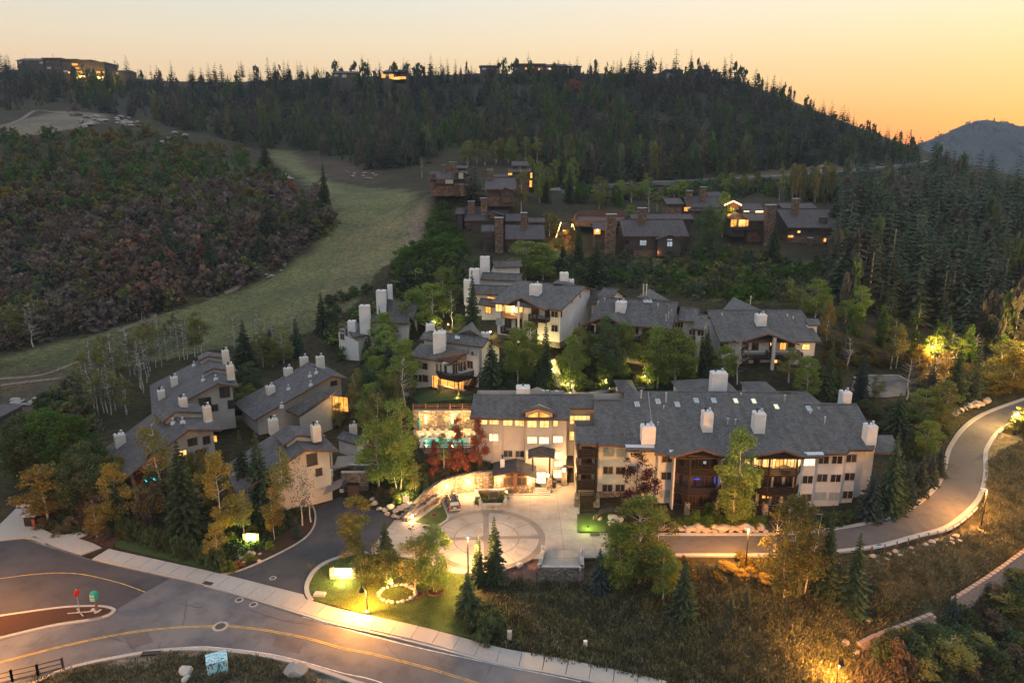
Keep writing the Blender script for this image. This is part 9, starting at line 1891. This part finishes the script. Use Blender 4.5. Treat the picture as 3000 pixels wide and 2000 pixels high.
for u,v,h,w,k,lab in[(115,800,46,56,'sh_red','round dark red bush at the far left of the brushy hill'),(595,775,60,46,'sh_red','bright red maple bush in the lower brush near the scree'),(350,780,54,60,'sh_rust','wide rust red bush in the middle of the lower brush'),(400,830,54,60,'sh_rust','rust red bush below the wide one'),(255,830,50,40,'sh_gold','orange bush left of the rust red ones'),(185,815,36,36,'sh_gold','small orange bush near the dark red one'),(730,590,44,66,'sh_gold','bright yellow green bush near the tip of the brushy hill'),(850,570,44,44,'sh_red','pink red bush at the right end of the brushy hill'),(930,575,48,50,'sh_mauve','pinkish bush nearest the ski run'),(310,1060,36,80,'sh_rust','rust coloured bush at the lower edge of the run'),(220,340,40,40,'sh_mauve','mauve tree by the rocky knoll road')]:tree(k,u,v,v-h,w,lab)
for u,v,h,w in[(1680,280,44,70),(1655,350,36,40),(1700,300,30,40)]:p=G(u,v);s=SCL(p);plant('sh_red',p,h/s,w/s,'dull red tree in the dark wood on the ridge slope','red trees on the ridge')
MB_=[(1580,790),(1700,760),(1900,760),(2150,750),(2400,780),(2440,880),(2300,890),(2080,880),(1950,860),(1800,830),(1620,830)]
wood('meadow_brush','green scrub on the meadow between timber houses and white blocks','shrub',MB_,330,lambda u,v,rg:pick([('green',3),('sage',3),('olive',2),('dark',2)])(rg),(1.8,4.6),(.9,1.5),60,'low green shrub on the meadow below the timber houses','shrubs on the meadow',25,'low_shrub')
wood('road_brush','dark brush under the far hill road','shrub',[(1660,575),(1900,560),(2200,545),(2500,520),(2690,510),(2600,560),(2450,600),(2200,580),(1900,590),(1700,600)],260,lambda u,v,rg:pick([('dark',3),('green',2),('fir',2),('olive',2),('asp',1)])(rg),(3,7),(.5,1.2),30,'dark bush below the far hill road','bushes below the far road',26,'low_shrub')
wood('slope_brush','mixed shrubs on the slope around the stepped houses','shrub',[(950,980),(1080,900),(1180,800),(1260,740),(1400,760),(1480,800),(1440,860),(1330,900),(1200,880),(1080,1000),(1000,1060)],130,lambda u,v,rg:pick([('dark',3),('green',3),('olive',2),('asp',1),('firg',1)])(rg),(2.5,5),(.8,1.4),60,'bush on the slope round the stepped white houses','bushes round the stepped houses',27,'low_shrub')
wood('left_brush','dark scrub below the left end of the ski run','shrub',seg(R4,[(250,1150),(420,1060),(580,950),(620,1100),(700,1330),(500,1300),(330,1250)]),60,lambda u,v,rg:pick([('dark',3),('olive',3),('brown',2)])(rg),(2,4),(1,1.5),30,'olive scrub bush below the left end of the run','scrub at the left end of the run',28,'low_shrub')

# ---------------------------------------------------------------- ground cover
def tufts(name,label,poly,n,mat,h,spread,seed,blades=9,zoff=0.0):
 rg=np.random.default_rng(seed);P_=np.array([tuple(G(u,v))for u,v in scatter(poly,n,rg)]);N_=n*blades
 base=np.repeat(P_,blades,0)+np.concatenate([rg.normal(size=(N_,2))*spread,np.full((N_,1),zoff)],1);base[:,2]=TZ(base[:,0],base[:,1])+zoff
 hh_=np.repeat(rg.uniform(.5,1.4,n),blades)*h*rg.uniform(.6,1.2,N_);lean=rg.normal(size=(N_,2))*.35*hh_[:,None];a=rg.uniform(0,6.28,N_);w=.12*h+.03
 C=base+np.concatenate([lean*.5,(hh_*.5)[:,None]],1);A=np.concatenate([lean*.5,(hh_*.5)[:,None]],1);B=np.stack([np.cos(a)*w,np.sin(a)*w,a*0],1)
 V,Fc=rh(C,A,B);o=link(name,mesh_np(name,V,Fc,[mat]));tag(o,label,'ground cover',None,'stuff')
BR=[(1480,1700),(1700,1720),(1800,1690),(2000,1670),(2300,1660),(2500,1650),(2540,1700),(2700,1780),(2520,1850),(2500,1999),(2050,1999),(1900,1985),(1600,1925),(1460,1880),(1440,1780)]
tufts('brush_grass','dry brown and olive brush on the slope above the pavement',BR,7000,'dry_grass',.42,.30,1)
tufts('sage_scrub','grey green scrub scattered in the brush slope',BR,3600,'sage',.5,.4,2,12)
tufts('brush_leaves','dark brown low growth in the brush slope',BR,1500,'brush_olive',.5,.4,3,10)
tufts('bank_grass','tan dry grass on the bank below the guard rail',[(2540,1640),(2700,1610),(2860,1560),(2990,1600),(2999,1650),(2800,1770),(2640,1780),(2540,1740)],4200,'dry_grass',.42,.32,4)
tufts('edge_grass','lamp lit dry grass right of the road bend',[(2900,1350),(2999,1290),(2999,1600),(2880,1550)],2200,'dry_grass',.45,.3,5)
tufts('lower_scrub','dark scrub in the lower right hollow',[(2540,1935),(2700,1880),(2800,1815),(2999,1680),(2999,1999),(2500,1999)],4000,'brush_brown',.7,.45,6)
tufts('run_grass','pale green grass of the ski run',REG[3][0],5000,'grass_tuft',.3,1.2,7,5)
tufts('meadow_grass','pale grass of the small meadow',MB_,2600,'grass_tuft',.5,.7,8,6)
tufts('lawn_grass','short green lawn grass',[(905,1650),(1080,1625),(1240,1640),(1350,1690),(1375,1760),(1360,1850),(1200,1830),(1000,1785),(910,1740)],3000,'lit_shrub',.07,.3,9,8,.1)
tufts('verge_scrub','rough scrub on the verge at the bottom edge',seg(B1,[(150,1568),(450,1490),(700,1440),(800,1500),(1000,1480),(1160,1365),(1500,1370),(1800,1410),(2100,1490),(2200,1568)]),800,'dry_grass',.35,.3,10,7)
tufts('verge_sage','grey green weeds on the verge at the bottom edge',seg(B1,[(150,1568),(450,1500),(1200,1370),(1700,1400),(2100,1500),(2200,1568)]),420,'sage',.35,.3,14,8)
tufts('garden_cover','dark green ground cover in the garden behind the lobby',seg(T4,[(260,1000),(700,980),(1400,1120),(2000,1100),(2000,1220),(1450,1225),(1200,1215),(860,1240),(300,1240)]),2600,'oak_dark',.5,.4,11)
tufts('bed_cover','dark ground cover under the left trees',seg(B1,[(250,150),(900,150),(1500,300),(2100,350),(1900,580),(1560,780),(850,570),(450,540),(230,480)]),3200,'oak_dark',.5,.4,12)
tufts('wall_cover','dark planting behind the curved wall',seg(B2,[(180,120),(560,60),(1020,60),(1030,130),(900,135),(700,170),(520,280),(400,330),(240,300)]),1800,'oak_dark',.45,.35,13)
# broken bits: fallen pale rocks on the brush slope
for u,v in scatter(BR,26,np.random.default_rng(77)):rock(G(u,v),random.uniform(.25,.5),'small pale stone lying in the brush slope','white_rock','stones in the brush slope')
# ---------------------------------------------------------------- haze
hz=MB();hz.box((100,1290,80),(6400,2640,520),'rubber');hz.mats=[];me=bpy.data.meshes.new('haze');me.from_pydata(hz.v,[],hz.f)
m=bpy.data.materials.new('haze');m.use_nodes=True;nt=m.node_tree;nt.nodes.clear();pv_=N(nt,'ShaderNodeVolumePrincipled',{'Color':(.60,.74,.96,1),'Density':.00012,'Anisotropy':0.0});o_=N(nt,'ShaderNodeOutputMaterial');nt.links.new(pv_.outputs[0],o_.inputs['Volume'])
me.materials.append(m);o=link('haze',me);o['kind']='stuff'
# ---------------------------------------------------------------- alike neighbours are told apart by their order in the view
bpy.context.view_layer.update()
_ord='first second third fourth fifth sixth seventh eighth ninth tenth eleventh twelfth thirteenth fourteenth fifteenth sixteenth seventeenth eighteenth nineteenth twentieth'.split()
_gr={}
for o in SC.objects:
 if o.parent is None and o.get('group')and o.get('label'):_gr.setdefault((o['group'],o['label']),[]).append(o)
for(g_n,l_n),L_ in _gr.items():
 if 1<len(L_)<=40:
  L_.sort(key=lambda o:proj(*o.matrix_world.translation)[0]);n_=len(L_)
  for i,o in enumerate(L_):
   w_=(_ord[i]+' from the left')if i<min(20,(n_+1)//2)else(_ord[n_-1-i]+' from the right')
   o['label']=' '.join(l_n.split()[:12])+', '+w_
